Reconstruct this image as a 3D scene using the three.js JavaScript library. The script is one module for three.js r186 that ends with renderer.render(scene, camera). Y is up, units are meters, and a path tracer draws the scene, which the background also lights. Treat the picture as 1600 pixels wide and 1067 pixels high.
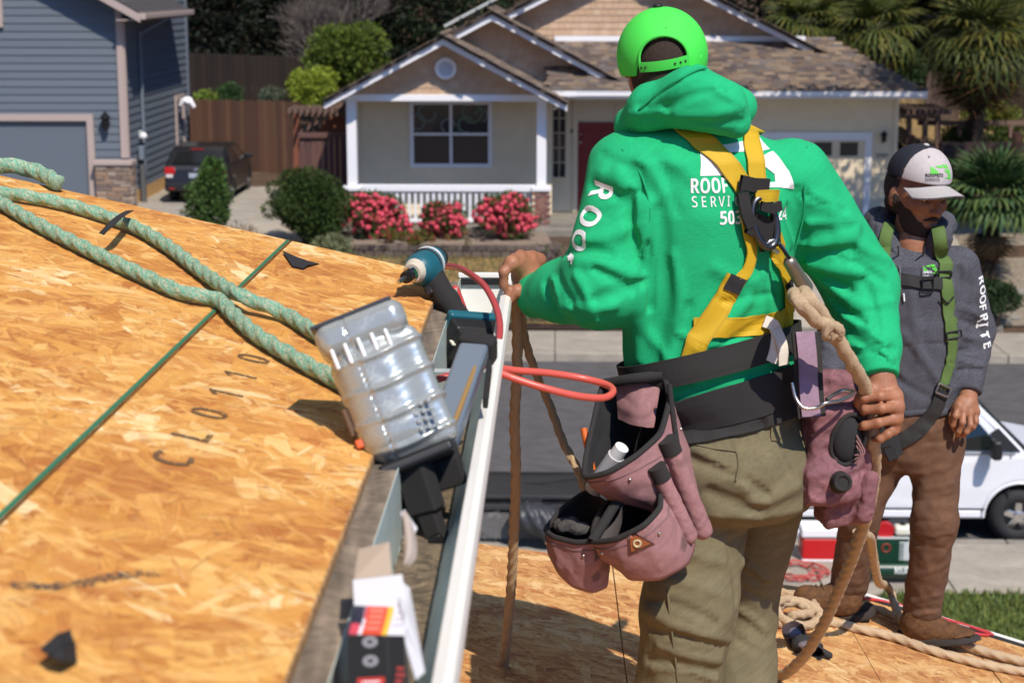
import * as THREE from 'three';
import { Sky } from 'three/addons/objects/Sky.js';
import { ImprovedNoise } from 'three/addons/math/ImprovedNoise.js';
import { RoundedBoxGeometry } from 'three/addons/geometries/RoundedBoxGeometry.js';
import { mergeGeometries } from 'three/addons/utils/BufferGeometryUtils.js';

// ---------------------------------------------------------------- camera, sky, sun, exposure
const scene = new THREE.Scene();
const F = 2800, PITCH = Math.atan(560 / F), YAW = THREE.MathUtils.degToRad(1.4), EYE = 7.4;
const camera = new THREE.PerspectiveCamera(2 * Math.atan(533.5 / F) * 180 / Math.PI, 1600 / 1067, 0.2, 600);
camera.rotation.order = 'YXZ'; camera.rotation.y = YAW; camera.rotation.x = -PITCH;
camera.position.set(0, EYE, 0);
camera.focus = 4.45; camera.userData.fStop = 6.5;
scene.add(camera);
const SUN = new THREE.Vector3(.36, 1, .75).normalize();
const sky = new Sky(); sky.name = 'sky'; sky.scale.setScalar(500); sky.userData.kind = 'structure';
Object.assign(sky.material.uniforms.turbidity, { value: 8 }); sky.material.uniforms.rayleigh.value = .5;
sky.material.uniforms.mieCoefficient.value = .004; sky.material.uniforms.sunPosition.value.copy(SUN);
scene.add(sky); scene.environmentIntensity = .15;
const sun = new THREE.DirectionalLight(0xfff1de, 4.2);
sun.position.copy(SUN).multiplyScalar(80); sun.position.z -= 22; sun.target.position.set(0, 0, -22);
sun.castShadow = true; sun.shadow.mapSize.set(4096, 4096);
Object.assign(sun.shadow.camera, { left: -34, right: 34, top: 34, bottom: -34, near: 1, far: 200 });
scene.add(sun, sun.target);
const renderer = new THREE.WebGLRenderer({ antialias: true });
renderer.toneMapping = THREE.LinearToneMapping; renderer.toneMappingExposure = 1.2;
renderer.shadowMap.enabled = true; renderer.setSize(1024, 682);

// ---------------------------------------------------------------- helpers
const V = (x, y, z) => new THREE.Vector3(x, y, z), PI = Math.PI;
function rng(s) { return () => { s = (s + 0x6d2b79f5) | 0; let t = Math.imul(s ^ (s >>> 15), 1 | s); t = (t + Math.imul(t ^ (t >>> 7), 61 | t)) ^ t; return ((t ^ (t >>> 14)) >>> 0) / 4294967296; }; }
const PN = new ImprovedNoise(), ns = (x, y, z = 0) => PN.noise(x, y, z);
const fbm = (x, y, z = 0) => ns(x, y, z) * .55 + ns(x * 2.1, y * 2.1, z * 2.1 + 7) * .28 + ns(x * 4.3, y * 4.3, z * 4.3 + 3) * .17;
const clamp = (v, a = 0, b = 1) => Math.min(b, Math.max(a, v)), mix = (a, b, t) => a + (b - a) * t, sstep = (a, b, v) => { const t = clamp((v - a) / (b - a)); return t * t * (3 - 2 * t); };
camera.updateMatrixWorld();
// the point that a sight line of the survey photograph reaches at distance d in front of the lens (metres along the street axis)
function at(px, py, d) {
  const v = V(px - 800, 533.5 - py, -F).applyQuaternion(camera.quaternion);
  return v.multiplyScalar(d / -v.z).add(camera.position);
}
const used = {};
function nm(name) { const k = used[name] = (used[name] ?? -1) + 1; return k ? name + '_' + String(k).padStart(3, '0') : name; }
function tag(o, label, category, group, kind) {
  if (label) o.userData.label = label; if (category) o.userData.category = category;
  if (group) o.userData.group = group; if (kind) o.userData.kind = kind; return o;
}
function shade(m) { m.castShadow = m.receiveShadow = true; return m; }
function thing(name, label, category, pos, turn = 0, group) {
  const o = new THREE.Group(); o.name = nm(name); if (pos) o.position.copy(pos); o.rotation.y = turn; scene.add(o);
  return tag(o, label, category, group);
}
function solo(name, geo, mat, label, category, group, kind) { const m = shade(new THREE.Mesh(geo, mat)); m.name = nm(name); scene.add(m); return tag(m, label, category, group, kind); }
const structure = (name, geo, mat) => solo(name, geo, mat, null, null, null, 'structure');
// a part: geometry given in WORLD or parent space (world = true subtracts the parent's place)
function part(name, geo, mat, parent, label) {
  const m = shade(new THREE.Mesh(geo, mat)); m.name = name; parent.add(m); if (label) m.userData.label = label; return m;
}
function copyOf(o, pos, turn, label) { const c = o.clone(); c.name = nm(o.name.replace(/_\d{3}$/, '')); c.position.copy(pos); c.rotation.y = turn; scene.add(c); c.userData = { ...o.userData }; if (label) c.userData.label = label; return c; }
const mv = (g, x, y, z) => g.translate(x, y, z);
function box(w, h, d, x = 0, y = 0, z = 0, r = 0) {
  const g = r ? new RoundedBoxGeometry(w, h, d, 1, Math.min(r, w * .49, h * .49, d * .49)) : new THREE.BoxGeometry(w, h, d);
  return boxUV(r ? g : g, x, y, z);
}
// uv in metres from the dominant direction of each face
function boxUV(g, x = 0, y = 0, z = 0) {
  g.translate(x, y, z); return metreUV(g);
}
function metreUV(g) {
  if (g.index) g = g.toNonIndexed();
  const p = g.attributes.position, uv = new Float32Array(p.count * 2), a = V(), b = V(), c = V();
  for (let i = 0; i < p.count; i += 3) {
    a.fromBufferAttribute(p, i); b.fromBufferAttribute(p, i + 1).sub(a); c.fromBufferAttribute(p, i + 2).sub(a); b.cross(c);
    const ax = Math.abs(b.x), ay = Math.abs(b.y), az = Math.abs(b.z);
    for (let k = i; k < i + 3; k++) {
      const X = p.getX(k), Y = p.getY(k), Z = p.getZ(k);
      if (ay >= ax && ay >= az) { uv[2 * k] = X; uv[2 * k + 1] = -Z; } else if (az >= ax) { uv[2 * k] = X; uv[2 * k + 1] = Y; } else { uv[2 * k] = Z; uv[2 * k + 1] = Y; }
    }
  }
  g.setAttribute('uv', new THREE.BufferAttribute(uv, 2)); if (!g.attributes.normal) g.computeVertexNormals(); return g;
}
// a bar of w x h section from a to b, its side as level as it can be
function bar(a, b, w, h, up = V(0, 1, 0), r = 0) {
  const d = b.clone().sub(a), L = d.length(); d.normalize();
  if (Math.abs(d.dot(up)) > .95) up = V(0, 0, 1);
  const s = d.clone().cross(up).normalize(), u = s.clone().cross(d);
  let g = r ? new RoundedBoxGeometry(w, h, L, 1, Math.min(r, w * .49, h * .49)) : new THREE.BoxGeometry(w, h, L);
  g = g.index ? g.toNonIndexed() : g;
  const p = g.attributes.position; const uv = new Float32Array(p.count * 2), n = g.attributes.normal;
  for (let i = 0; i < p.count; i++) { uv[2 * i] = Math.abs(n.getX(i)) > .5 ? p.getY(i) : p.getX(i); uv[2 * i + 1] = p.getZ(i); }
  g.setAttribute('uv', new THREE.BufferAttribute(uv, 2));
  g.applyMatrix4(new THREE.Matrix4().makeBasis(s, u, d.negate()).setPosition(a.clone().add(b).multiplyScalar(.5)));
  return g;
}
function cyl(a, b, r0, r1 = r0, seg = 12) {
  const d = b.clone().sub(a), g = new THREE.CylinderGeometry(r1, r0, d.length(), seg, 1);
  g.applyQuaternion(new THREE.Quaternion().setFromUnitVectors(V(0, 1, 0), d.clone().normalize()));
  return g.translate((a.x + b.x) / 2, (a.y + b.y) / 2, (a.z + b.z) / 2);
}
function tube(pts, r, seg = 60, rad = 8, closed = false) { return new THREE.TubeGeometry(new THREE.CatmullRomCurve3(pts, closed, 'centripetal'), seg, r, rad, closed); }
function merge(list) {
  list = list.filter(Boolean).map((g) => { const q = g.index ? g.toNonIndexed() : g; for (const k of Object.keys(q.attributes)) if (!['position', 'normal', 'uv', 'color'].includes(k)) q.deleteAttribute(k); return q; });
  const col = list.some((g) => g.attributes.color);
  for (const g of list) { if (!g.attributes.uv) g.setAttribute('uv', new THREE.BufferAttribute(new Float32Array(g.attributes.position.count * 2), 2)); if (!col) g.deleteAttribute('color'); else if (!g.attributes.color) g.setAttribute('color', new THREE.BufferAttribute(new Float32Array(g.attributes.position.count * 3).fill(1), 3)); g.morphAttributes = {}; }
  return mergeGeometries(list, false);
}
// a flat polygon (world points, counter-clockwise seen from outside) given thickness t against its normal
function slab(pts, t, uvS = 1, uDir) {
  const n = V(); for (let i = 0; i < pts.length; i++) { const a = pts[i], b = pts[(i + 1) % pts.length]; n.x += (a.y - b.y) * (a.z + b.z); n.y += (a.z - b.z) * (a.x + b.x); n.z += (a.x - b.x) * (a.y + b.y); } n.normalize();
  const u = (uDir ? uDir.clone() : pts[1].clone().sub(pts[0])); u.addScaledVector(n, -u.dot(n)).normalize(); const v = n.clone().cross(u);
  const flat = pts.map((p) => new THREE.Vector2(p.dot(u), p.dot(v))), tri = THREE.ShapeUtils.triangulateShape(flat, []);
  const P = [], UV = []; const put = (q, f) => { P.push(q.x, q.y, q.z); UV.push(f[0] * uvS, f[1] * uvS); };
  const low = pts.map((p) => p.clone().addScaledVector(n, -t)), f2 = flat.map((f) => [f.x, f.y]);
  for (const [a, b, c] of tri) { put(pts[a], f2[a]); put(pts[b], f2[b]); put(pts[c], f2[c]); if (t) { put(low[a], f2[a]); put(low[c], f2[c]); put(low[b], f2[b]); } }
  if (t) for (let i = 0; i < pts.length; i++) { const j = (i + 1) % pts.length, L = pts[i].distanceTo(pts[j]); put(pts[i], [0, 0]); put(low[i], [0, t]); put(low[j], [L, t]); put(pts[i], [0, 0]); put(low[j], [L, t]); put(pts[j], [L, 0]); }
  const g = new THREE.BufferGeometry(); g.setAttribute('position', new THREE.Float32BufferAttribute(P, 3)); g.setAttribute('uv', new THREE.Float32BufferAttribute(UV, 2)); g.computeVertexNormals(); return g;
}
function gridGeo(nu, nv, fn, uvfn) {   // fn(u, v) -> Vector3
  const P = [], UV = [], I = [];
  for (let j = 0; j <= nv; j++) for (let i = 0; i <= nu; i++) { const u = i / nu, v = j / nv, p = fn(u, v); P.push(p.x, p.y, p.z); const q = uvfn ? uvfn(u, v, p) : [u, v]; UV.push(q[0], q[1]); }
  for (let j = 0; j < nv; j++) for (let i = 0; i < nu; i++) { const a = j * (nu + 1) + i, b = a + 1, c = a + nu + 1, d = c + 1; I.push(a, b, d, a, d, c); }
  const g = new THREE.BufferGeometry(); g.setAttribute('position', new THREE.Float32BufferAttribute(P, 3)); g.setAttribute('uv', new THREE.Float32BufferAttribute(UV, 2)); g.setIndex(I); g.computeVertexNormals(); return g;
}
function paint(g, fn) { const p = g.attributes.position, c = new Float32Array(p.count * 3), v = V(); for (let i = 0; i < p.count; i++) { const q = fn(v.fromBufferAttribute(p, i), i); c.set(q, 3 * i); } g.setAttribute('color', new THREE.BufferAttribute(c, 3)); return g; }

// ---------------------------------------------------------------- solids from distance fields
const smin = (a, b, k) => { const h = Math.max(k - Math.abs(a - b), 0) / k; return Math.min(a, b) - h * h * k * .25; };
const smax = (a, b, k) => -smin(-a, -b, k);
function capS(a, b, ra, rb = ra, sq = 1) {   // tapered capsule
  const dx = b.x - a.x, dy = b.y - a.y, dz = b.z - a.z, L = dx * dx + dy * dy + dz * dz || 1e-9;
  return (x, y, z) => { const t = clamp(((x - a.x) * dx + (y - a.y) * dy + (z - a.z) * dz) / L), ex = x - a.x - dx * t, ey = y - a.y - dy * t, ez = z - a.z - dz * t; return Math.sqrt(ex * ex + ey * ey + ez * ez) - (ra + (rb - ra) * t); };
}
function ellS(c, rx, ry, rz, q) {   // ellipsoid, q an optional turn
  const m = q ? new THREE.Matrix3().setFromMatrix4(new THREE.Matrix4().makeRotationFromQuaternion(q.clone().invert())).elements : null;
  return (x, y, z) => { x -= c.x; y -= c.y; z -= c.z; if (m) { const X = m[0] * x + m[3] * y + m[6] * z, Y = m[1] * x + m[4] * y + m[7] * z; z = m[2] * x + m[5] * y + m[8] * z; x = X; y = Y; }
    const a = x / rx, b = y / ry, d = z / rz, k0 = Math.sqrt(a * a + b * b + d * d), k1 = Math.sqrt((a / rx) ** 2 + (b / ry) ** 2 + (d / rz) ** 2); return k1 < 1e-9 ? -Math.min(rx, ry, rz) : k0 * (k0 - 1) / k1; };
}
function boxS(c, hx, hy, hz, r, q) {
  const m = q ? new THREE.Matrix3().setFromMatrix4(new THREE.Matrix4().makeRotationFromQuaternion(q.clone().invert())).elements : null;
  return (x, y, z) => { x -= c.x; y -= c.y; z -= c.z; if (m) { const X = m[0] * x + m[3] * y + m[6] * z, Y = m[1] * x + m[4] * y + m[7] * z; z = m[2] * x + m[5] * y + m[8] * z; x = X; y = Y; }
    const a = Math.abs(x) - hx + r, b = Math.abs(y) - hy + r, d = Math.abs(z) - hz + r; return Math.hypot(Math.max(a, 0), Math.max(b, 0), Math.max(d, 0)) + Math.min(Math.max(a, b, d), 0) - r; };
}
function loftS(sec, yaw) {   // sec: [centre, rx, rz] by falling height; elliptic sections turned by yaw
  const c = Math.cos(yaw), s = Math.sin(yaw), n = sec.length;
  return (x, y, z) => {
    let i = 0; while (i < n - 2 && y < sec[i + 1][0].y) i++;
    const A = sec[i], B = sec[i + 1], t0 = (A[0].y - y) / (A[0].y - B[0].y), t = clamp(t0), e = t * t * (3 - 2 * t);
    const dx = x - mix(A[0].x, B[0].x, t), dz = z - mix(A[0].z, B[0].z, t), X = c * dx - s * dz, Z = s * dx + c * dz, rx = mix(A[1], B[1], e), rz = mix(A[2], B[2], e);
    const a = X / rx, b = Z / rz, k0 = Math.sqrt(a * a + b * b), k1 = Math.sqrt((a / rx) ** 2 + (b / rz) ** 2), d = k1 < 1e-9 ? -Math.min(rx, rz) : k0 * (k0 - 1) / k1;
    const over = Math.max(y - sec[0][0].y, sec[n - 1][0].y - y); return over > 0 ? smax(d, over, .04) : smax(d, over, .04);
  };
}
const unionS = (list, k) => (x, y, z) => { let d = list[0](x, y, z); for (let i = 1; i < list.length; i++) d = smin(d, list[i](x, y, z), k); return d; };
function surf(sdf, lo, hi, cell, uv) {
  const nx = Math.ceil((hi.x - lo.x) / cell) + 1, ny = Math.ceil((hi.y - lo.y) / cell) + 1, nz = Math.ceil((hi.z - lo.z) / cell) + 1, G = new Float32Array(nx * ny * nz), S = 4;
  for (let K = 0; K < nz; K += S) for (let J = 0; J < ny; J += S) for (let I = 0; I < nx; I += S) {
    const h = cell * S * .5, d = sdf(lo.x + I * cell + h, lo.y + J * cell + h, lo.z + K * cell + h), far = Math.abs(d) > cell * S * 1.6 + .035;
    for (let k = K; k < Math.min(K + S, nz); k++) for (let j = J; j < Math.min(J + S, ny); j++) for (let i = I; i < Math.min(I + S, nx); i++) G[(k * ny + j) * nx + i] = far ? d : sdf(lo.x + i * cell, lo.y + j * cell, lo.z + k * cell);
  }
  const id = new Int32Array(nx * ny * nz).fill(-1), P = [], at3 = (i, j, k) => (k * ny + j) * nx + i;
  for (let k = 0; k < nz - 1; k++) for (let j = 0; j < ny - 1; j++) for (let i = 0; i < nx - 1; i++) {
    let n = 0, sx = 0, sy = 0, sz = 0, mask = 0; const v = [];
    for (let c = 0; c < 8; c++) { v[c] = G[at3(i + (c & 1), j + (c >> 1 & 1), k + (c >> 2))]; if (v[c] < 0) mask |= 1 << c; }
    if (!mask || mask === 255) continue;
    for (let c = 0; c < 8; c++) for (const b of [1, 2, 4]) if (!(c & b)) { const e = c | b; if ((v[c] < 0) !== (v[e] < 0)) { const t = v[c] / (v[c] - v[e]); sx += (c & 1) + (b === 1 ? t : 0); sy += (c >> 1 & 1) + (b === 2 ? t : 0); sz += (c >> 2) + (b === 4 ? t : 0); n++; } }
    id[at3(i, j, k)] = P.length / 3; P.push(lo.x + (i + sx / n) * cell, lo.y + (j + sy / n) * cell, lo.z + (k + sz / n) * cell);
  }
  const I = [];
  for (let k = 1; k < nz - 1; k++) for (let j = 1; j < ny - 1; j++) for (let i = 1; i < nx - 1; i++) {
    const a = G[at3(i, j, k)] < 0;
    const quad = (p, q, r, s, f) => { p = id[p]; q = id[q]; r = id[r]; s = id[s]; if (p < 0 || q < 0 || r < 0 || s < 0) return; f ? I.push(p, q, r, p, r, s) : I.push(p, r, q, p, s, r); };
    if (a !== (G[at3(i + 1, j, k)] < 0)) quad(at3(i, j - 1, k - 1), at3(i, j, k - 1), at3(i, j, k), at3(i, j - 1, k), a);
    if (a !== (G[at3(i, j + 1, k)] < 0)) quad(at3(i - 1, j, k - 1), at3(i - 1, j, k), at3(i, j, k), at3(i, j, k - 1), a);
    if (a !== (G[at3(i, j, k + 1)] < 0)) quad(at3(i - 1, j - 1, k), at3(i, j - 1, k), at3(i, j, k), at3(i - 1, j, k), a);
  }
  const g = new THREE.BufferGeometry(); g.setAttribute('position', new THREE.Float32BufferAttribute(P, 3)); g.setIndex(I);
  const N = new Float32Array(P.length), U = new Float32Array(P.length / 3 * 2), e = cell * .6;
  for (let i = 0; i < P.length; i += 3) {
    const x = P[i], y = P[i + 1], z = P[i + 2]; let a = sdf(x + e, y, z) - sdf(x - e, y, z), b = sdf(x, y + e, z) - sdf(x, y - e, z), c = sdf(x, y, z + e) - sdf(x, y, z - e); const L = Math.hypot(a, b, c) || 1;
    N[i] = a / L; N[i + 1] = b / L; N[i + 2] = c / L;
    const q = uv ? uv(x, y, z) : [x * .85 + z * .55, y + z * .3 - x * .1]; U[i / 3 * 2] = q[0]; U[i / 3 * 2 + 1] = q[1];
  }
  g.setAttribute('normal', new THREE.BufferAttribute(N, 3)); g.setAttribute('uv', new THREE.BufferAttribute(U, 2)); return g;
}
function grad(sdf, p, e = .003) { return V(sdf(p.x + e, p.y, p.z) - sdf(p.x - e, p.y, p.z), sdf(p.x, p.y + e, p.z) - sdf(p.x, p.y - e, p.z), sdf(p.x, p.y, p.z + e) - sdf(p.x, p.y, p.z - e)).normalize(); }
function onto(sdf, p, off = 0) { p = p.clone(); for (let i = 0; i < 8; i++) { const d = sdf(p.x, p.y, p.z) - off; p.addScaledVector(grad(sdf, p), -d * .9); } return p; }
function hitS(sdf, px, py, from = 2.5, to = 8) { let d = from; for (let i = 0; i < 200 && d < to; i++) { const p = at(px, py, d), s = sdf(p.x, p.y, p.z); if (s < .0008) return p; d += Math.max(s * .7, .0006); } return at(px, py, to); }
// a webbing strap laid on a solid: path points, width, lift
function strap(sdf, pts, w, lift = .004, th = .003, seg = 40, hints) {
  const cur = new THREE.CatmullRomCurve3(pts, false, 'centripetal'), L = cur.getLength(), rows = [];
  for (let i = 0; i <= seg; i++) {
    const t = i / seg, c = sdf ? onto(sdf, cur.getPoint(t), lift) : cur.getPoint(t), T = cur.getTangent(t), n = sdf ? grad(sdf, c, .012) : hints.clone(), s = T.clone().cross(n).normalize(), row = [];
    const n2 = s.clone().cross(T).normalize(); if (n2.dot(n) < 0) n2.negate();
    for (let k = 0; k <= 4; k++) { let p = c.clone().addScaledVector(s, (k / 4 - .5) * w); if (sdf) { const q = onto(sdf, p, lift); p.lerp(q, .75); } row.push([p, n2]); }
    rows.push(row);
  }
  const ring = (r) => [...r.map(([p, n]) => p.clone().addScaledVector(n, th)), ...r.slice().reverse().map(([p]) => p)], R = rows.map(ring), m = R[0].length, P = [], UV = [], I = [];
  R.forEach((r, i) => { for (let k = 0; k <= m; k++) { const p = r[k % m]; P.push(p.x, p.y, p.z); UV.push(k < 5 ? (k / 4) * w : (1 - (k - 5) / 4) * w, i / seg * L); } });
  for (let i = 0; i < seg; i++) for (let k = 0; k < m; k++) { const a = i * (m + 1) + k, b = a + 1, c = a + m + 1, d = c + 1; I.push(a, c, b, b, c, d); }
  const g = new THREE.BufferGeometry(); g.setAttribute('position', new THREE.Float32BufferAttribute(P, 3)); g.setAttribute('uv', new THREE.Float32BufferAttribute(UV, 2)); g.setIndex(I); const q = g.toNonIndexed(); q.computeVertexNormals(); return q;
}
// laid rope: three strands twisted round each other
function rope(pts, R, pitch = R * 7, closed = false, fuzz = .06) {
  const cur = new THREE.CatmullRomCurve3(pts, closed, 'centripetal'), L = cur.getLength(), n = Math.min(1400, Math.ceil(L / (R * .55))), fr = cur.computeFrenetFrames(n, closed), m = 18, P = [], UV = [], I = [], seed = pts[0].x * 31;
  for (let i = 0; i <= n; i++) {
    const c = cur.getPointAt(i / n), s = i / n * L;
    for (let k = 0; k <= m; k++) {
      const th = k / m * 2 * PI, ph = th * 1.5 - s / pitch * PI * 1.5 * 2 / 1.5, lob = Math.abs(Math.cos(ph));
      const r = R * (.6 + .42 * Math.pow(lob, .75) + fuzz * fbm(s / R * .7 + seed, Math.cos(th) * 2, Math.sin(th) * 2)); const a = Math.cos(th) * r, b = Math.sin(th) * r;
      P.push(c.x + fr.normals[i].x * a + fr.binormals[i].x * b, c.y + fr.normals[i].y * a + fr.binormals[i].y * b, c.z + fr.normals[i].z * a + fr.binormals[i].z * b); UV.push(ph / PI, s / R * .2);
    }
  }
  for (let i = 0; i < n; i++) for (let k = 0; k < m; k++) { const a = i * (m + 1) + k, b = a + 1, c = a + m + 1, d = c + 1; I.push(a, b, c, b, d, c); }
  const g = new THREE.BufferGeometry(); g.setAttribute('position', new THREE.Float32BufferAttribute(P, 3)); g.setAttribute('uv', new THREE.Float32BufferAttribute(UV, 2)); for (const i of closed ? [] : [0, n]) { const c = P.length / 3, q = cur.getPointAt(i / n), b = i * (m + 1); P.push(q.x, q.y, q.z); UV.push(.5, .5); for (let k = 0; k < m; k++) I.push(c, b + k, b + k + 1); }
  g.setAttribute('position', new THREE.Float32BufferAttribute(P, 3)); g.setAttribute('uv', new THREE.Float32BufferAttribute(UV, 2)); g.setIndex(I); g.computeVertexNormals(); return g;
}

// ---------------------------------------------------------------- materials
const lin = (r, g, b) => new THREE.Color().setRGB(r, g, b);
const M = (c, rough = .8, o = {}) => new (o.transmission || o.clearcoat || o.sheen ? THREE.MeshPhysicalMaterial : THREE.MeshStandardMaterial)({ color: Array.isArray(c) ? lin(...c) : c, roughness: rough, ...o });
function tex(w, h, fn, srgb = true, rep = 1) {   // fn(u, v, x, y) -> [r, g, b] in 0..1 (sRGB) or a number
  const d = new Uint8Array(w * h * 4);
  for (let y = 0; y < h; y++) for (let x = 0; x < w; x++) { const q = fn(x / w, y / h, x, y), i = (y * w + x) * 4; if (typeof q === 'number') d[i] = d[i + 1] = d[i + 2] = clamp(q) * 255; else { d[i] = clamp(q[0]) * 255; d[i + 1] = clamp(q[1]) * 255; d[i + 2] = clamp(q[2]) * 255; } d[i + 3] = 255; }
  const t = new THREE.DataTexture(d, w, h); t.wrapS = t.wrapT = THREE.RepeatWrapping; t.magFilter = THREE.LinearFilter; t.minFilter = THREE.LinearMipmapLinearFilter; t.generateMipmaps = true; if (srgb) t.colorSpace = THREE.SRGBColorSpace; t.repeat.set(rep, rep); t.needsUpdate = true; return t;
}
function canvasTex(w, h, draw, srgb = true, rep = 1) { const c = document.createElement('canvas'); c.width = w; c.height = h; draw(c.getContext('2d'), w, h); const t = new THREE.CanvasTexture(c); t.wrapS = t.wrapT = THREE.RepeatWrapping; if (srgb) t.colorSpace = THREE.SRGBColorSpace; t.repeat.set(rep, rep); return t; }
// noise that tiles over one texture
const pnoise = (u, v, f, s = 0) => { const a = u * 2 * PI, b = v * 2 * PI, r = f / (2 * PI); return fbm(Math.cos(a) * r + s, Math.sin(a) * r + Math.cos(b) * r * 1.3 + s * 2, Math.sin(b) * r * 1.3); };
const speck = (base, amp, f1, f2, s = 0, size = 512) => { const R = rng(s * 97 + 5); return tex(size, size, (u, v) => { const k = 1 + amp * (pnoise(u, v, f1, s) * 1.2 + pnoise(u, v, f2, s + 4) * .8 + (R() - .5) * .7); return base.map((c) => c * k); }); };
const bumpT = (f1, f2, s, size = 256) => { const R = rng(s + 11); return tex(size, size, (u, v) => .5 + .35 * pnoise(u, v, f1, s) + .3 * pnoise(u, v, f2, s + 2) + (R() - .5) * .3, false); };
const rp = (t, a, b = a) => { const c = t.clone(); c.repeat.set(a, b); c.needsUpdate = true; return c; };
const sortPal = (p) => p.sort((a, b) => parseInt(a.slice(1, 3), 16) - parseInt(b.slice(1, 3), 16));
const osbCanvas = (seed, pal, n, flakeL) => (g, w, h) => {
  const R = rng(seed); g.fillStyle = pal[0]; g.fillRect(0, 0, w, h); const big = (x, y) => pnoise(x / w, y / h, 7, seed) + .5 * pnoise(x / w, y / h, 17, seed + 3);
  for (let i = 0; i < n; i++) {
    const x = R() * w, y = R() * h, a = (R() + R() + R() - 1.5) * 2.3 + (R() < .12 ? 1.2 : 0), L = (flakeL * (.35 + R() * R() * 1.3)) * w, W = L * (.14 + .4 * R()), c = pal[Math.floor(clamp(R() * .8 + .1 + big(x, y) * .7, 0, .999) * pal.length)], al = .32 + .46 * R(), bend = (R() - .5) * W, cut = [R(), R(), R(), R()];
    for (const ox of [-w, 0, w]) for (const oy of [-h, 0, h]) {
      if (x + ox < -L || x + ox > w + L || y + oy < -L || y + oy > h + L) continue;
      g.save(); g.translate(x + ox, y + oy); g.rotate(a); g.globalAlpha = al; g.fillStyle = c; g.beginPath();
      g.moveTo(-L / 2 - cut[0] * W, -W / 2); g.quadraticCurveTo(0, -W / 2 + bend, L / 2, -W / 2 * cut[1]); g.lineTo(L / 2 + cut[2] * W, W / 2); g.quadraticCurveTo(0, W / 2 + bend, -L / 2, W / 2 * cut[3]); g.closePath(); g.fill();
      g.globalAlpha = .22; g.strokeStyle = R() < .5 ? '#5e3410' : '#f3dcae'; g.lineWidth = 1 + R();
      for (let k = 0; k < 3; k++) { const yy = (R() - .5) * W; g.beginPath(); g.moveTo(-L * .45, yy); g.lineTo(L * .45, yy + bend * .4); g.stroke(); }
      if (R() < .5) { g.globalAlpha = .35; g.strokeStyle = '#5a3312'; g.lineWidth = 1; g.beginPath(); g.moveTo(-L / 2, W / 2); g.quadraticCurveTo(0, W / 2 + bend, L / 2, W / 2); g.stroke(); }
      g.restore();
    }
  }
};
const palA = sortPal(['#d2994a', '#dca655', '#c98a3c', '#e3b468', '#d69a4a', '#bb7a34', '#f2d8a6', '#cf9243', '#dfa95c', '#c58541', '#e8bf7c', '#b06d30']), palB = sortPal(['#cfa063', '#c28c50', '#dbb278', '#b57b43', '#d3a468', '#a0673a', '#e6c691', '#c6945a', '#b06f42', '#d9a96a']);
 const T_osb = canvasTex(2048, 2048, osbCanvas(7, palA, 12000, .043)), T_osb2 = canvasTex(2048, 2048, osbCanvas(19, palB, 11000, .05));
const T_osbB = bumpT(30, 90, 3, 512);
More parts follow.
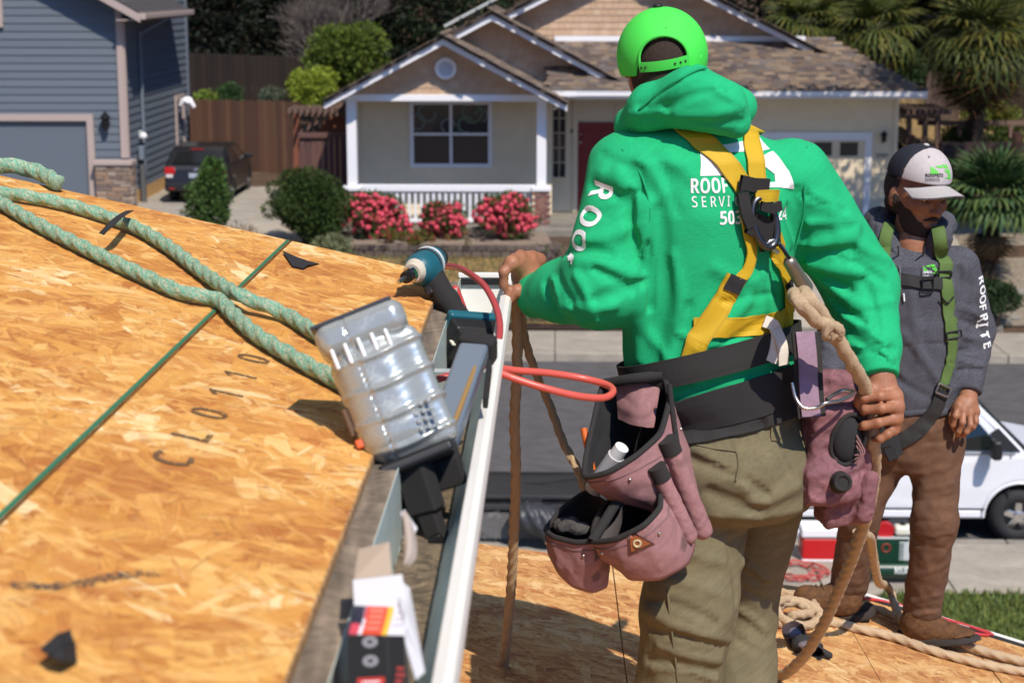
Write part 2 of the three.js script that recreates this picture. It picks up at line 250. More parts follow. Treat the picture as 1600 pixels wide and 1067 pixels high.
const MAT = {
  osb: M(0xffffff, .82, { map: rp(T_osb, 1 / 1.7), bumpMap: rp(T_osbB, 1 / .7), bumpScale: .0012 }),
  osb2: M(0xffffff, .85, { map: rp(T_osb2, 1 / 1.5), bumpMap: rp(T_osbB, 1 / .7), bumpScale: .0012 }),
  osbEdge: M(0xffffff, .9, { map: rp(speck([.62, .48, .32], .5, 40, 90, 2), 3) }),
  weathered: M(0xffffff, .95, { map: (() => { const R = rng(4); const c = new Float32Array(64).map(() => R()); return tex(256, 1024, (u, v) => { const g = pnoise(u * 3, v * .3, 14, 3) * .9 + pnoise(u, v, 60, 6) * .5 + (c[Math.floor(u * 63)] - .5) * .2; const k = .46 + g * .26; return [k * 1.06, k * .95, k * .82]; }, true); })() }),
  greenPaint: M([.03, .17, .09], .6),
  galv: M([.62, .65, .63], .42, { metalness: .25, roughnessMap: speck([.5, .5, .5], .3, 5, 40, 8, 256) }),
  galvIn: M(0xffffff, .5, { map: rp(speck([.74, .79, .77], .09, 4, 30, 9), 1.3), metalness: .1 }),
  whiteMetal: M([.82, .81, .76], .35),
  whitePaint: M([.8, .8, .82], .55), black: M([.012, .012, .013], .5), blackMatte: M([.016, .015, .015], .9), blackMetal: M([.02, .02, .022], .35, { metalness: .5 }),
  debris: M(0xffffff, 1, { map: rp(speck([.4, .35, .28], .55, 30, 90, 12), 2.5) }),
  tar: M([.018, .018, .02], .8),
  steel: M([.55, .54, .52], .3, { metalness: 1 }), chrome: M([.75, .75, .76], .16, { metalness: 1 }),
  asphalt: M(0xffffff, .93, { map: rp(speck([.33, .325, .33], .16, 12, 80, 21), .25) }),
  concrete: M(0xffffff, .92, { map: rp(speck([.61, .58, .53], .13, 8, 60, 22), .22) }),
  concreteOld: M(0xffffff, .93, { map: rp(speck([.52, .5, .46], .16, 8, 60, 23), .25) }),
  soil: M(0xffffff, 1, { map: rp(speck([.31, .24, .18], .35, 16, 80, 24), .22) }),
  dryLawn: M(0xffffff, 1, { map: rp(speck([.52, .43, .27], .28, 10, 70, 25), .3) }),
  lawn: M(0xffffff, 1, { map: rp(speck([.25, .32, .12], .3, 10, 70, 26), .3) }),
  gravel: M(0xffffff, 1, { map: rp(speck([.5, .46, .4], .4, 40, 100, 27), .5) }),
  cream: M(0xffffff, .75, { map: rp(speck([.88, .82, .7], .035, 5, 40, 91), .5) }), creamTrim: M([.74, .64, .47], .7), tan: M([.5, .35, .235], .85), tan2: M([.47, .32, .21], .85), tan3: M([.53, .38, .26], .85),
  blue: M([.115, .14, .17], .75), blue2: M([.108, .133, .162], .75), blueDoor: M([.115, .135, .165], .6), mauve: M([.4, .32, .29], .75), stone: [M([.3, .2, .14], .9), M([.22, .16, .12], .9), M([.38, .29, .21], .9), M([.17, .13, .11], .9), M([.33, .27, .22], .9)],
  brick: [M([.24, .1, .075], .9), M([.2, .085, .07], .9), M([.29, .14, .1], .9), M([.17, .09, .08], .9)], mortar: M([.42, .38, .33], .95),
  block: [M([.1, .075, .06], .95), M([.13, .1, .08], .95), M([.085, .065, .055], .95)],
  glass: M([.03, .035, .04], .06, { clearcoat: 1, clearcoatRoughness: .03 }), doorRed: M([.2, .012, .01], .5),
  shingleBase: M([.07, .055, .05], .95), roofDark: M(0xffffff, .95, { map: rp(speck([.3, .29, .3], .25, 20, 90, 31), .8) }),
  fence: [M([.085, .04, .022], .9), M([.1, .048, .026], .9), M([.072, .034, .02], .9), M([.115, .058, .032], .9)],
  fence2: [M([.1, .05, .045], .9), M([.085, .043, .04], .9), M([.12, .06, .05], .9)], redwood: M([.19, .065, .035], .85), oldWood: M([.16, .1, .075], .95),
  bark: M(0xffffff, 1, { map: rp(speck([.25, .2, .16], .5, 20, 70, 41, 256), 2) }),
};
const leafM = (rough = .6) => new THREE.MeshPhysicalMaterial({ color: 0xffffff, vertexColors: true, roughness: rough, side: THREE.DoubleSide, transmission: .25, thickness: 0, specularIntensity: .5 });
MAT.leaf = leafM(); MAT.petal = M(0xffffff, .7, { vertexColors: true, side: THREE.DoubleSide });
// n small folded leaves; spot(R) gives [point, outward direction]; col(R, p) a linear colour
function leaves(n, spot, len, wid, col, seed, fold = .25) {
  const R = rng(seed), P = new Float32Array(n * 18 * 1), C = new Float32Array(n * 18), Nn = new Float32Array(n * 18), a = V(), b = V(), c = V();
  for (let i = 0; i < n; i++) {
    const [p, o] = spot(R), k = .6 + .8 * R(); a.set(R() - .5, R() - .5, R() - .5).multiplyScalar(1.5).add(o).normalize(); b.set(R() - .5, R() - .5, R() - .5).cross(a).normalize(); c.copy(a).cross(b);
    const L = len * k, W = wid * k * .5, q = col(R, p);
    const t0 = p, t1 = p.clone().addScaledVector(a, L), l = p.clone().addScaledVector(a, L * .5).addScaledVector(b, W).addScaledVector(c, W * fold), r = p.clone().addScaledVector(a, L * .5).addScaledVector(b, -W).addScaledVector(c, W * fold);
    [t0, l, t1, t0, t1, r].forEach((v, j) => { P.set([v.x, v.y, v.z], i * 18 + j * 3); C.set(q, i * 18 + j * 3); });
  }
  const g = new THREE.BufferGeometry(); g.setAttribute('position', new THREE.BufferAttribute(P, 3)); g.setAttribute('color', new THREE.BufferAttribute(C, 3)); g.computeVertexNormals(); return g;
}
// leaves gathered in uneven clumps about lobes [centre, radius]
function lobes(list, clump = .35, lo = .55) {
  const tot = list.reduce((s, l) => s + l[1] ** 2, 0);
  return (R) => {
    let k = R() * tot, i = 0; while (i < list.length - 1 && (k -= list[i][1] ** 2) > 0) i++;
    const [c, r, sq = 1] = list[i]; let u, q, tries = 0;
    do { const z = R() * 2 - 1, a = R() * 2 * PI, s = Math.sqrt(1 - z * z); u = V(s * Math.cos(a), z, s * Math.sin(a)); q = fbm(u.x * 2.3 + c.x, u.y * 2.3 + c.y, u.z * 2.3 + c.z); } while (q < -clump && tries++ < 4);
    const rad = r * (1 + q * .45) * (lo + (1 - lo) * Math.cbrt(R()));
    return [V(c.x + u.x * rad, c.y + u.y * rad * sq, c.z + u.z * rad), u];
  };
}
const tone = (r, g, b, v = .35) => (R, p) => { const k = 1 - v + 2 * v * R(), y = .85 + .3 * R(); return [r * k * y, g * k, b * k * (1.7 - y * .8)]; };
// ================================================================ the street and the far houses
const SURF = (x, D) => {   // height of the ground
  let y;
  if (D < 20.8) y = .13 + .06 * (20.8 - D); else if (D < 22.85) y = .12; else if (D < 35.1) y = -.02; else if (D < 37.5) y = .12;
  else { const drive = sstep(2.6, 3.2, x) * (1 - sstep(9.4, 10.2, x)) + (1 - sstep(-6.2, -5.6, x)) * sstep(-18, -17, x); const a = mix(.2, 1.62, clamp((D - 37.5) / 5.5)), b = D < 40.5 ? mix(.25, 1.27, sstep(37.5, 40.5, D)) : 1.55; y = mix(b, a, clamp(drive)); if (D > 43) y = 1.62; }
  if (D > 50) y += (D - 50) * .1;
  if (x > 10.4 && D > 38) y += sstep(10.4, 14, x) * clamp((D - 38) / 10) * 1.1;
  return y;
};
{
  const P = [], I = [], UV = [], xs = [], ds = [];
  for (let x = -40; x <= 40; x += x > -14 && x < 16 ? .5 : 2) xs.push(x);
  xs.unshift(-300, -100); xs.push(100, 300);
  for (const d of [-300, -60, -10, 0, 6, 12, 16, 19, 20, 20.79, 20.81, 21.8, 22.84, 22.86, 27, 31, 35.09, 35.11, 36.3, 37.49, 37.6, 38.1, 38.6, 39.1, 39.6, 40, 40.45, 40.55, 41, 41.6, 42.2, 43, 44, 46, 48, 50, 53, 57, 62, 70, 90, 140, 300]) ds.push(d);
  for (const d of ds) for (const x of xs) { P.push(x, SURF(x, d) - .012 + (d > 37.6 && d < 60 ? .03 * fbm(x * .8, d * .8) : 0), -d); UV.push(x, d); }
  const n = xs.length; for (let j = 0; j < ds.length - 1; j++) for (let i = 0; i < n - 1; i++) { const a = j * n + i; I.push(a, a + 1, a + n, a + 1, a + n + 1, a + n); }
  const g = new THREE.BufferGeometry(); g.setAttribute('position', new THREE.Float32BufferAttribute(P, 3)); g.setAttribute('uv', new THREE.Float32BufferAttribute(UV, 2)); g.setIndex(I); g.computeVertexNormals(); structure('ground', g, MAT.soil);
}
const flat = (x0, x1, d0, d1, y, m = .0) => slab([V(x0, y, -d0), V(x1, y, -d0), V(x1, y, -d1), V(x0, y, -d1)], m);
structure('street', flat(-60, 60, 22.98, 34.98, .0, .2), MAT.asphalt);
{ // kerbs and slabs of pavement
  const k1 = thing('kerb'); k1.userData = { kind: 'structure' }; const k2 = thing('kerb'); k2.userData = { kind: 'structure' };
  const s1 = thing('sidewalk'); s1.userData = { kind: 'structure' }; const s2 = thing('sidewalk'); s2.userData = { kind: 'structure' };
  for (let x = -30; x < 30; x += 3) { part('kerb_stone', box(2.985, .3, .16, x + 1.5, .0, -22.92, .015), MAT.concreteOld, k1); part('kerb_stone', box(2.985, .3, .17, x + 1.5, .015, -35.08, .02), MAT.concrete, k2); }
  for (let x = -18; x < 18; x += 1.5) part('paving_slab', box(1.485, .2, 2.2, x + .75, .055, -36.3, .012), MAT.concrete, s2);
  for (let x = -6; x < 10; x += 1.6) part('paving_slab', box(1.585, .2, 1.98, x + .5, .04, -21.84, .012), MAT.concrete, s1);
  const h = []; for (const [px, py] of [[873, 574], [885, 574]]) { const p = at(px, py, 34.99); h.push(cyl(p.clone().setZ(-34.995), p.clone().setZ(-34.9), .045, .045, 10)); }
  part('drain_hole', merge(h.slice(0, 1)), MAT.black, k2); part('drain_hole', h[1], MAT.black, k2);
}
structure('driveway', flat(-2.5, 3.9, 12, 20.83, .15, .12), MAT.concrete);
structure('driveway', slab([V(2.9, .24, -37.45), V(9.5, .24, -37.45), V(9.5, 1.7, -43.2), V(2.9, 1.7, -43.2)], .15), MAT.concrete);
structure('driveway', slab([V(-16.5, .24, -37.45), V(-5.9, .24, -37.45), V(-5.9, 1.7, -43.2), V(-16.5, 1.7, -43.2)], .15), MAT.concrete);
structure('driveway', flat(-16.5, -5.9, 43.21, 51, 1.7, .15), MAT.concrete);
structure('driveway', flat(2.9, 9.5, 43.21, 44.05, 1.7, .15), MAT.concrete);
structure('lawn', (() => gridGeo(30, 14, (u, v) => { const x = mix(3.95, 14, u), D = mix(20.78, 15, v); return V(x, SURF(x, D) + .03, -D); }, (u, v, p) => [p.x, p.z]))(), MAT.lawn);
structure('lawn', (() => gridGeo(40, 12, (u, v) => { const x = mix(-5.6, 2.6, u), D = mix(37.6, 40.4, v); return V(x, SURF(x, D) + .025 + .02 * fbm(x, D), -D); }, (u, v, p) => [p.x, p.z]))(), MAT.dryLawn);
structure('gravel_bed', (() => gridGeo(24, 20, (u, v) => { const x = mix(9.5, 17, u), D = mix(37.6, 44, v); return V(x, SURF(x, D) + .03, -D); }, (u, v, p) => [p.x, p.z]))(), MAT.gravel);
{ // grass
  const R0 = tone(.17, .215, .06, .4);
  solo('grass', leaves(16000, (R) => { const x = 3.98 + R() * 5, D = 20.78 - R() * 4; return [V(x, SURF(x, D) + .02, -D), V(0, 1.6, 0)]; }, .085, .02, R0, 5), MAT.leaf, 'bright green lawn grass behind the far edge of the lower roof', 'grass', null, 'stuff');
  solo('grass', leaves(9000, (R) => { const x = -5.6 + R() * 8.3, D = 37.6 + R() * 2.8; return [V(x, SURF(x, D) + .01, -D), V(0, 1.4, 0)]; }, .1, .025, (R) => { const k = .6 + .6 * R(), g = R() < .3 ? .8 : 0; return [.3 * k * (1 - g * .5), .235 * k, .1 * k]; }, 6), MAT.leaf, 'dry straw coloured grass on the bank below the flower bed', 'grass', null, 'stuff');
}
// ---------------------------------------------------------------- walls of boards
// boards on a wall facing +z in the frame of matrix m; holes: [x0, x1, y0, y1]; top(x) an optional sloping limit given as y for x
function boards(parent, m, x0, x1, y0, y1, exp, mats, holes = [], name = 'siding_board', proud = .016) {
  let k = 0;
  for (let y = y0; y < y1 - .01; y += exp, k++) {
    const t = Math.min(exp + .012, y1 - y), cuts = holes.filter((h) => h[2] < y + exp * .5 && h[3] > y + exp * .5).sort((a, b) => a[0] - b[0]); let a = x0; const runs = [];
    for (const h of cuts) { if (h[0] > a + .02) runs.push([a, h[0]]); a = Math.max(a, h[1]); } if (a < x1 - .02) runs.push([a, x1]);
    for (const [p, q] of runs) {
      const g = new THREE.BufferGeometry(), w = proud, b = .003;
      const v = [[p, y, 0], [q, y, 0], [q, y, w], [p, y, w], [p, y + t, 0], [q, y + t, 0], [q, y + t, b], [p, y + t, b]], f = [[3, 2, 6, 7], [0, 1, 2, 3], [7, 6, 5, 4], [0, 3, 7, 4], [2, 1, 5, 6]], P = [];
      for (const [i, j, l, n] of f) for (const e of [i, j, l, i, l, n]) P.push(...v[e]);
      g.setAttribute('position', new THREE.Float32BufferAttribute(P, 3)); g.computeVertexNormals(); metreUV(g); g.applyMatrix4(m); part(name, g, mats[k % mats.length], parent);
    }
  }
}
// shingles on a gable triangle facing +z: apex (ax, ay), slope s, base y0
function gableShingles(parent, z, ax, ay, s, y0, exp, wid, mats, seed, xl = -99, xr = 99) {
  const R = rng(seed);
  for (let y = y0; y < ay - .06; y += exp) {
    const half = (ay - y) / s; let x = Math.max(xl, ax - half) - R() * wid * .5;
    while (x < Math.min(xr, ax + half)) {
      const w = wid * (.75 + .5 * R()), a = Math.max(x, xl), b = Math.min(x + w - .008, xr);
      let pts = [[a, y], [b, y], [b, y + exp], [a, y + exp]];
      const clip = (sg) => { const o = []; pts.forEach((p, i) => { const q = pts[(i + 1) % pts.length], f = (r) => ay - r[1] - s * sg * (r[0] - ax), d1 = f(p), d2 = f(q); if (d1 >= 0) o.push(p); if (d1 * d2 < 0) { const t = d1 / (d1 - d2); o.push([mix(p[0], q[0], t), mix(p[1], q[1], t)]); } }); pts = o; };
      clip(1); if (pts.length > 2) clip(-1);
      if (pts.length > 2 && b - a > .02) part('wall_shingle', slab(pts.map((p) => V(p[0], p[1], z + (1 - (p[1] - y) / exp) * .016 + .004)), .012), mats[Math.floor(R() * mats.length)], parent);
      x += w;
    }
  }
}
const roofTab = [[.16, .115, .085], [.12, .09, .075], [.2, .145, .1], [.09, .07, .065], [.23, .175, .125], [.14, .12, .11]];
// courses of roofing tabs on a plane: origin o (eave, left), u along the eave, v up the slope, extents; inside(a, b) keeps a tab
function roofTabs(parent, o, u, v, U, W, seed, inside = () => true, exp = .14) {
  const R = rng(seed), n = u.clone().cross(v).normalize(), tabs = [];
  for (let b = 0, r = 0; b < W; b += exp, r++) for (let a = -R() * .2; a < U;) { const w = .14 + .16 * R(); if (inside(a + w / 2, b + exp / 2)) tabs.push([a, b, w]); a += w; }
  const g = new THREE.BoxGeometry(1, .012, exp + .03), mat = M(0xffffff, .95), im = new THREE.InstancedMesh(g, mat, tabs.length), m = new THREE.Matrix4(), c = new THREE.Color();
  tabs.forEach(([a, b, w], i) => { const p = o.clone().addScaledVector(u, a + w / 2).addScaledVector(v, b + exp / 2).addScaledVector(n, .008 + .006 * R()); const tl = n.clone().addScaledVector(v, .09).normalize(), vv = u.clone().cross(tl).negate(); m.makeBasis(u.clone().multiplyScalar(w - .004), tl, vv.clone().negate()).setPosition(p); im.setMatrixAt(i, m); const q = roofTab[Math.floor(R() * 6)], k = .8 + .4 * R(); im.setColorAt(i, c.setRGB(q[0] * k, q[1] * k, q[2] * k)); });
  im.name = 'roof_shingles'; im.castShadow = im.receiveShadow = true; im.userData.kind = 'stuff'; parent.add(im);
}
const ID = new THREE.Matrix4();
const hx = (px, D) => at(px, 200, D).x, hy = (py, D) => at(870, py, D).y;

// ================================================================ the cream house
{
  const h = thing('cream_house', 'cream house with tan shingled gables, red front door and white porch railing', 'house');
  const D0 = 42.6, DW = 44.6, W = MAT.whitePaint, floor = hy(352, D0);
  const bl = hx(541, D0), br = hx(853, D0), yb0 = hy(158.5, D0), yb1 = hy(148, D0);
  part('foundation', box(hx(1405, 44) - bl + .1, 1.4, 9, (hx(1405, 44) + bl) / 2, floor - .72, -D0 - 4.9), MAT.concreteOld, h);
  part('porch_floor', box(br - bl + .2, .12, 2.4, (bl + br) / 2, floor - .06, -D0 - .9), MAT.concreteOld, h);
  // posts, caps, brick piers
  for (const [p0, p1] of [[541, 556], [839, 853.5]]) {
    const x = (hx(p0, D0) + hx(p1, D0)) / 2, yc = hy(292, D0);
    part('porch_post', box(.23, yb0 - yc, .23, x, (yb0 + yc) / 2, -D0 - .12, .012), W, h);
    part('pier_cap', box(.46, .1, .46, x, yc - .05, -D0 - .12, .015), W, h);
    const pier = part('brick_pier', box(.35, yc - .1 - floor + .05, .35, x, (yc - .1 + floor - .05) / 2, -D0 - .12), MAT.mortar, h), R = rng(3 + p0);
    for (let y = floor - .02, r = 0; y < yc - .16; y += .075, r++) for (let s = 0; s < 2; s++) for (const [ax, az] of [[1, 0], [0, 1]]) { const o = (s - .5) * .19 + (r % 2 ? .04 : -.04); part('brick', ax ? box(.175, .062, .02, x + o, y + .035, -D0 + .06, .004) : box(.02, .062, .175, x + .18, y + .035, -D0 - .12 + o, .004), MAT.brick[Math.floor(R() * 4)], pier); }
  }
  part('porch_beam', box(br - bl + .1, yb1 - yb0, .26, (bl + br) / 2, (yb0 + yb1) / 2, -D0 - .12, .01), W, h);
  // railing
  const rl = part('top_rail', box(br - bl - .5, .16, .14, (bl + br) / 2, hy(295, D0), -D0 - .12, .015), W, h);
  part('bottom_rail', box(br - bl - .5, .08, .09, (bl + br) / 2, hy(346, D0), -D0 - .12, .01), W, h);
  for (let x = bl + .3; x < br - .25; x += .146) part('baluster', box(.062, hy(300, D0) - hy(345, D0), .05, x, (hy(300, D0) + hy(345, D0)) / 2, -D0 - .12, .006), W, h);
  // porch back wall with its window
  const wx0 = hx(556, DW), wx1 = hx(850, DW), wy1 = hy(140, DW), kx = [hx(640, DW), hx(769, DW)], ky = [hy(262, DW), hy(157, DW)];
  part('wall', box(wx1 - wx0 + .4, 2.9, .12, (wx0 + wx1) / 2, floor + 1.45, -DW - .08), MAT.cream, h);
  boards(h, new THREE.Matrix4().makeTranslation(0, 0, -DW - .02), wx0, wx1, floor, wy1, .165, [MAT.cream], [[kx[0], kx[1], ky[0], ky[1]]]);
  part('corner_trim', box(.1, 2.9, .04, wx0 + .04, floor + 1.45, -DW + .02), MAT.creamTrim, h);
  function window_(p, x0, x1, y0, y1, z, nx, ny, fr, mull, fm = W) {
    const w = part('window', merge([box(x1 - x0, fr, .08, (x0 + x1) / 2, y0 + fr / 2, z, .006), box(x1 - x0, fr, .08, (x0 + x1) / 2, y1 - fr / 2, z, .006), box(fr, y1 - y0 - 2 * fr, .08, x0 + fr / 2, (y0 + y1) / 2, z, .006), box(fr, y1 - y0 - 2 * fr, .08, x1 - fr / 2, (y0 + y1) / 2, z, .006)]), fm, p);
    const ix0 = x0 + fr, ix1 = x1 - fr, iy0 = y0 + fr, iy1 = y1 - fr, dx = (ix1 - ix0) / nx, dy = (iy1 - iy0) / ny;
    for (let i = 1; i < nx; i++) part('mullion', box(mull, iy1 - iy0, .05, ix0 + i * dx, (iy0 + iy1) / 2, z - .005), fm, w);
    for (let j = 1; j < ny; j++) part('glazing_bar', box(ix1 - ix0, mull * .9, .044, (ix0 + ix1) / 2, iy0 + j * dy, z - .006), fm, w);
    for (let i = 0; i < nx; i++) for (let j = 0; j < ny; j++) part('pane', box(dx, dy, .012, ix0 + (i + .5) * dx, iy0 + (j + .5) * dy, z - .028), MAT.glass, w);
    return w;
  }
  const win = window_(h, kx[0], kx[1], ky[0], ky[1], -DW + .03, 2, 2, .1, .07);
  // pale ring shapes hung inside the upper panes
  { const ring = []; for (const [px, py, r, a] of [[667, 163, .21, .03], [652, 190, .18, .03], [700, 196, .17, .035], [738, 165, .24, .03], [728, 195, .19, .035], [752, 180, .16, .03]]) { const p = at(px, py, DW - .012); ring.push(new THREE.TorusGeometry(r, a, 4, 22, r === .24 ? 6.28 : 4.4).rotateZ(px * .7).scale(1, 1, .25).translate(p.x, Math.min(p.y, ky[1] - .3), p.z)); } part('hanging_ring', merge(ring.slice(0, 3)), M([.16, .19, .185], .7), win); part('hanging_ring', merge(ring.slice(3)), M([.12, .19, .14], .7), win); }
  // gables: [apex px, apex py, slope, base half px.., wall D, barge D, left px, right px]
  function gable(ax, ay, s, xl, xr, dB, dW, dEnd, y0, seed, vent, clipL, clipR) {
    const T = .19, A = V(ax, ay, 0), yl = ay - s * (ax - xl), yr = ay - s * (xr - ax), back = -dEnd;
    for (const [x, y, sg] of [[xl, yl, -1], [xr, yr, 1]]) {
      const pts = [V(ax, ay, -dB), V(x, y, -dB), V(x, y - T, -dB), V(ax, ay - T * 1.12, -dB)]; if (sg > 0) pts.reverse();
      part('barge_board', slab(pts, .06), W, h);
      const u = V(x - ax, y - ay, 0), roof = [V(ax, ay + .012, -dB + .06), V(x, y + .012, -dB + .06), V(x, y + .012, back), V(ax, ay + .012, back)]; if (sg < 0) roof.reverse(); if (sg < 0) { } const n = sg > 0 ? roof.slice().reverse() : roof.slice().reverse();
      const q = slab(roof, .001); q.computeVertexNormals(); const up = q.attributes.normal.getY(0) > 0; part('roof', slab(up ? roof : roof.slice().reverse(), .07), MAT.shingleBase, h);
      const e = V(0, 0, -1), v = V(ax - x, ay - y, 0), L = v.length(); v.normalize();
      if (sg > 0) roofTabs(h, V(x, y + .02, -dB + .06), e, v, dEnd - dB, L, seed + 3); else roofTabs(h, V(x, y + .02, back), e.clone().negate(), v, dEnd - dB, L, seed + 4);
      part('soffit', (() => { const r = [V(ax, ay - .1, -dB - .05), V(x, y - .1, -dB - .05), V(x, y - .1, -dW), V(ax, ay - .1, -dW)]; return slab(sg > 0 ? r : r.reverse(), .02); })(), W, h);
    }
    const wl = Math.max(clipL ?? -99, ax - (ay - .14 - y0) / s), wr = Math.min(clipR ?? 99, ax + (ay - .14 - y0) / s);
    part('gable_wall', slab([V(ax, ay - .14, -dW - .02), V(ax - (ay - .14 - y0) / s, y0, -dW - .02), V(ax + (ay - .14 - y0) / s, y0, -dW - .02)], .1), MAT.tan2, h);
    gableShingles(h, -dW - .016, ax, ay - .13, s, y0, .165, .19, [MAT.tan, MAT.tan2, MAT.tan, MAT.tan3], seed, wl, wr);
  }
  { // porch gable
    const ax = hx(693, 42), ay = hy(56, 42), s = .535; gable(ax, ay, s, hx(507, 42), hx(886, 42), 42.0, 42.62, 48, yb1 - .01, 11);
    const c = at(696, 107, 42.55); const vent = part('gable_vent', new THREE.TorusGeometry(.215, .045, 8, 28).translate(c.x, c.y, c.z), W, h);
    part('louvre_back', new THREE.CylinderGeometry(.2, .2, .02, 24).rotateX(PI / 2).translate(c.x, c.y, c.z - .03), M([.2, .19, .18], .9), vent);
    for (let i = -3; i <= 3; i++) { const w = 2 * Math.sqrt(.04 - (i * .053) ** 2); part('louvre_slat', new THREE.BoxGeometry(w, .012, .06).rotateX(.7).translate(c.x, c.y + i * .053, c.z - .002), W, vent); }
  }
  { const ax = hx(769, 43.6), ay = hy(18, 43.6); gable(ax, ay, .535, ax - 2.2, hx(985, 43.6), 43.6, 44.15, 49, hy(150, 44.15), 23, null, hx(780, 44), 99);
    part('entry_beam', box(hx(1000, 44.1) - hx(870, 44.1), .17, .2, (hx(1000, 44.1) + hx(870, 44.1)) / 2, hy(149.5, 44.1), -44.12), W, h); }
  { const ax = hx(976, 45), ay = hy(-76, 45), y0 = hy(66, 45.4); gable(ax, ay, .5, ax - 5.2, hx(1294, 45), 45, 45.55, 52, y0, 37, null, hx(800, 45.4), 99);
    part('gable_trim', box(hx(1254, 45.5) - hx(866, 45.5), .17, .07, (hx(1254, 45.5) + hx(866, 45.5)) / 2, y0 + .07, -45.48), W, h);
    // panel with a pale rail that lies on the left slope
    const p0 = at(694, 41, 46.2), p1 = at(778, -4, 46.2), pan = part('roof_panel', bar(p0.clone().add(V(0, 0, -.5)), p1.clone().add(V(0, 0, -.5)), 1, .04), MAT.black, h); part('panel_rail', bar(p0, p1, .05, .07), MAT.galv, pan);
    for (const t of [.3, .6, .85]) { const q = p0.clone().lerp(p1, t); part('panel_foot', bar(q, q.clone().add(V(.05, -.28, 0)), .05, .05), MAT.blackMetal, pan); } }
  { // garage roof with its hip
    const dE = 43.0, yE = hy(141.5, dE), xL = hx(862, dE), xR = hx(1447, dE), dT = 45.6, yT = hy(62, 45.6), v = V(0, yT - yE, -(dT - dE)), L = v.length(), hip = (xR - hx(1298, dT)) / L; v.normalize();
    part('roof', slab([V(xL, yE, -dE), V(xR, yE, -dE), V(xR - hip * L, yT, -dT), V(xL, yT, -dT)], .1), MAT.shingleBase, h);
    part('roof', slab([V(xR, yE, -dE), V(xR, yE, -52), V(xR - hip * L, yT, -dT - 2)  , V(xR - hip * L, yT, -dT)], .1), MAT.roofDark, h);
    roofTabs(h, V(xL, yE + .01, -dE), V(1, 0, 0), v, xR - xL, L, 71, (a, b) => a < xR - xL - hip * b - .02);
    const gut = part('gutter', merge([box(xR - xL, .12, .1, (xL + xR) / 2, yE - .07, -dE + .05, .015)]), W, h); part('gutter_lip', bar(V(xL, yE - .012, -dE + .1), V(xR, yE - .012, -dE + .1), .02, .02), W, gut);
    part('soffit', box(xR - xL, .03, 1.2, (xL + xR) / 2, yE - .16, -dE - .55), W, h);
    // garage wall, door
    const dG = 44.1, gx0 = hx(1130, dG), gx1 = hx(1404, dG), g0 = 1.66, top = hy(146, dG), f0 = hx(1232, dG), f1 = hx(1364, dG), ft = hy(206, dG);
    part('wall', box(gx1 - gx0, top - g0 + .2, .12, (gx0 + gx1) / 2, (top + g0) / 2 + .1, -dG - .1), MAT.cream, h); part('wall', box(.12, top - g0 + .2, 8, gx1 - .06, (top + g0) / 2 + .1, -dG - 4.1), MAT.cream, h);
    boards(h, new THREE.Matrix4().makeTranslation(0, 0, -dG - .03), gx0, gx1, g0, top, .165, [MAT.cream], [[f0 - .5, f1, g0, ft]]);
    part('corner_trim', box(.1, top - g0, .05, gx1 - .05, (top + g0) / 2, -dG), MAT.creamTrim, h);
    const bx0 = f0 - 2.2; part('door_frame', merge([box(f1 - bx0, .19, .06, (f1 + bx0) / 2, ft - .095, -dG + .01), box(.17, ft - g0 - .19, .06, f1 - .085, (ft - .19 + g0) / 2, -dG + .01)]), W, h);
    const dr = part('garage_door', box(f1 - .17 - bx0, ft - .19 - g0, .04, (f1 - .17 + bx0) / 2, (ft - .19 + g0) / 2, -dG - .02), MAT.creamTrim, h);
    for (let i = 0; i < 4; i++) for (let r = 0; r < 4; r++) { const px0 = 1314 - i * 41, a = hx(px0, dG), b = hx(px0 + 28.5, dG), y1 = hy(221 + r * 36, dG), y0 = hy(242.5 + r * 36, dG); if (r === 0) { part('pane', box(b - a, y1 - y0, .02, (a + b) / 2, (y0 + y1) / 2, -dG + .004), MAT.glass, dr); part('pane_frame', merge([box(b - a + .06, .03, .03, (a + b) / 2, y1 + .015, -dG + .006), box(b - a + .06, .03, .03, (a + b) / 2, y0 - .015, -dG + .006), box(.03, y1 - y0, .03, a - .015, (y0 + y1) / 2, -dG + .006), box(.03, y1 - y0, .03, b + .015, (y0 + y1) / 2, -dG + .006)]), MAT.creamTrim, dr); } else part('door_panel', box(b - a, y1 - y0, .016, (a + b) / 2, (y0 + y1) / 2, -dG + .002, .006), MAT.creamTrim, dr); }
    // lantern and number
    const lp = at(1382, 216, dG - .1), lan = part('wall_lantern', new THREE.CylinderGeometry(.07, .055, .17, 6).translate(lp.x, lp.y, lp.z), MAT.blackMetal, h); part('lantern_top', new THREE.ConeGeometry(.1, .12, 6).translate(lp.x, lp.y + .14, lp.z), MAT.blackMetal, lan); part('lantern_arm', bar(lp.clone().add(V(0, -.05, 0)), lp.clone().add(V(0, -.12, -.1)), .03, .03), MAT.blackMetal, lan);
    const np = at(1379, 243, dG), nt = canvasTex(256, 96, (g, w, hh) => { g.fillStyle = '#000'; g.fillRect(0, 0, w, hh); g.fillStyle = '#fff'; g.font = 'bold 84px serif'; g.textAlign = 'center'; g.textBaseline = 'middle'; g.fillText('2797', w / 2, hh / 2 + 4); }, false);
    part('house_number', new THREE.PlaneGeometry(.4, .15).translate(np.x, np.y, -dG + .004), M([.05, .045, .045], .6, { alphaMap: nt, alphaTest: .5 }), h);
  }
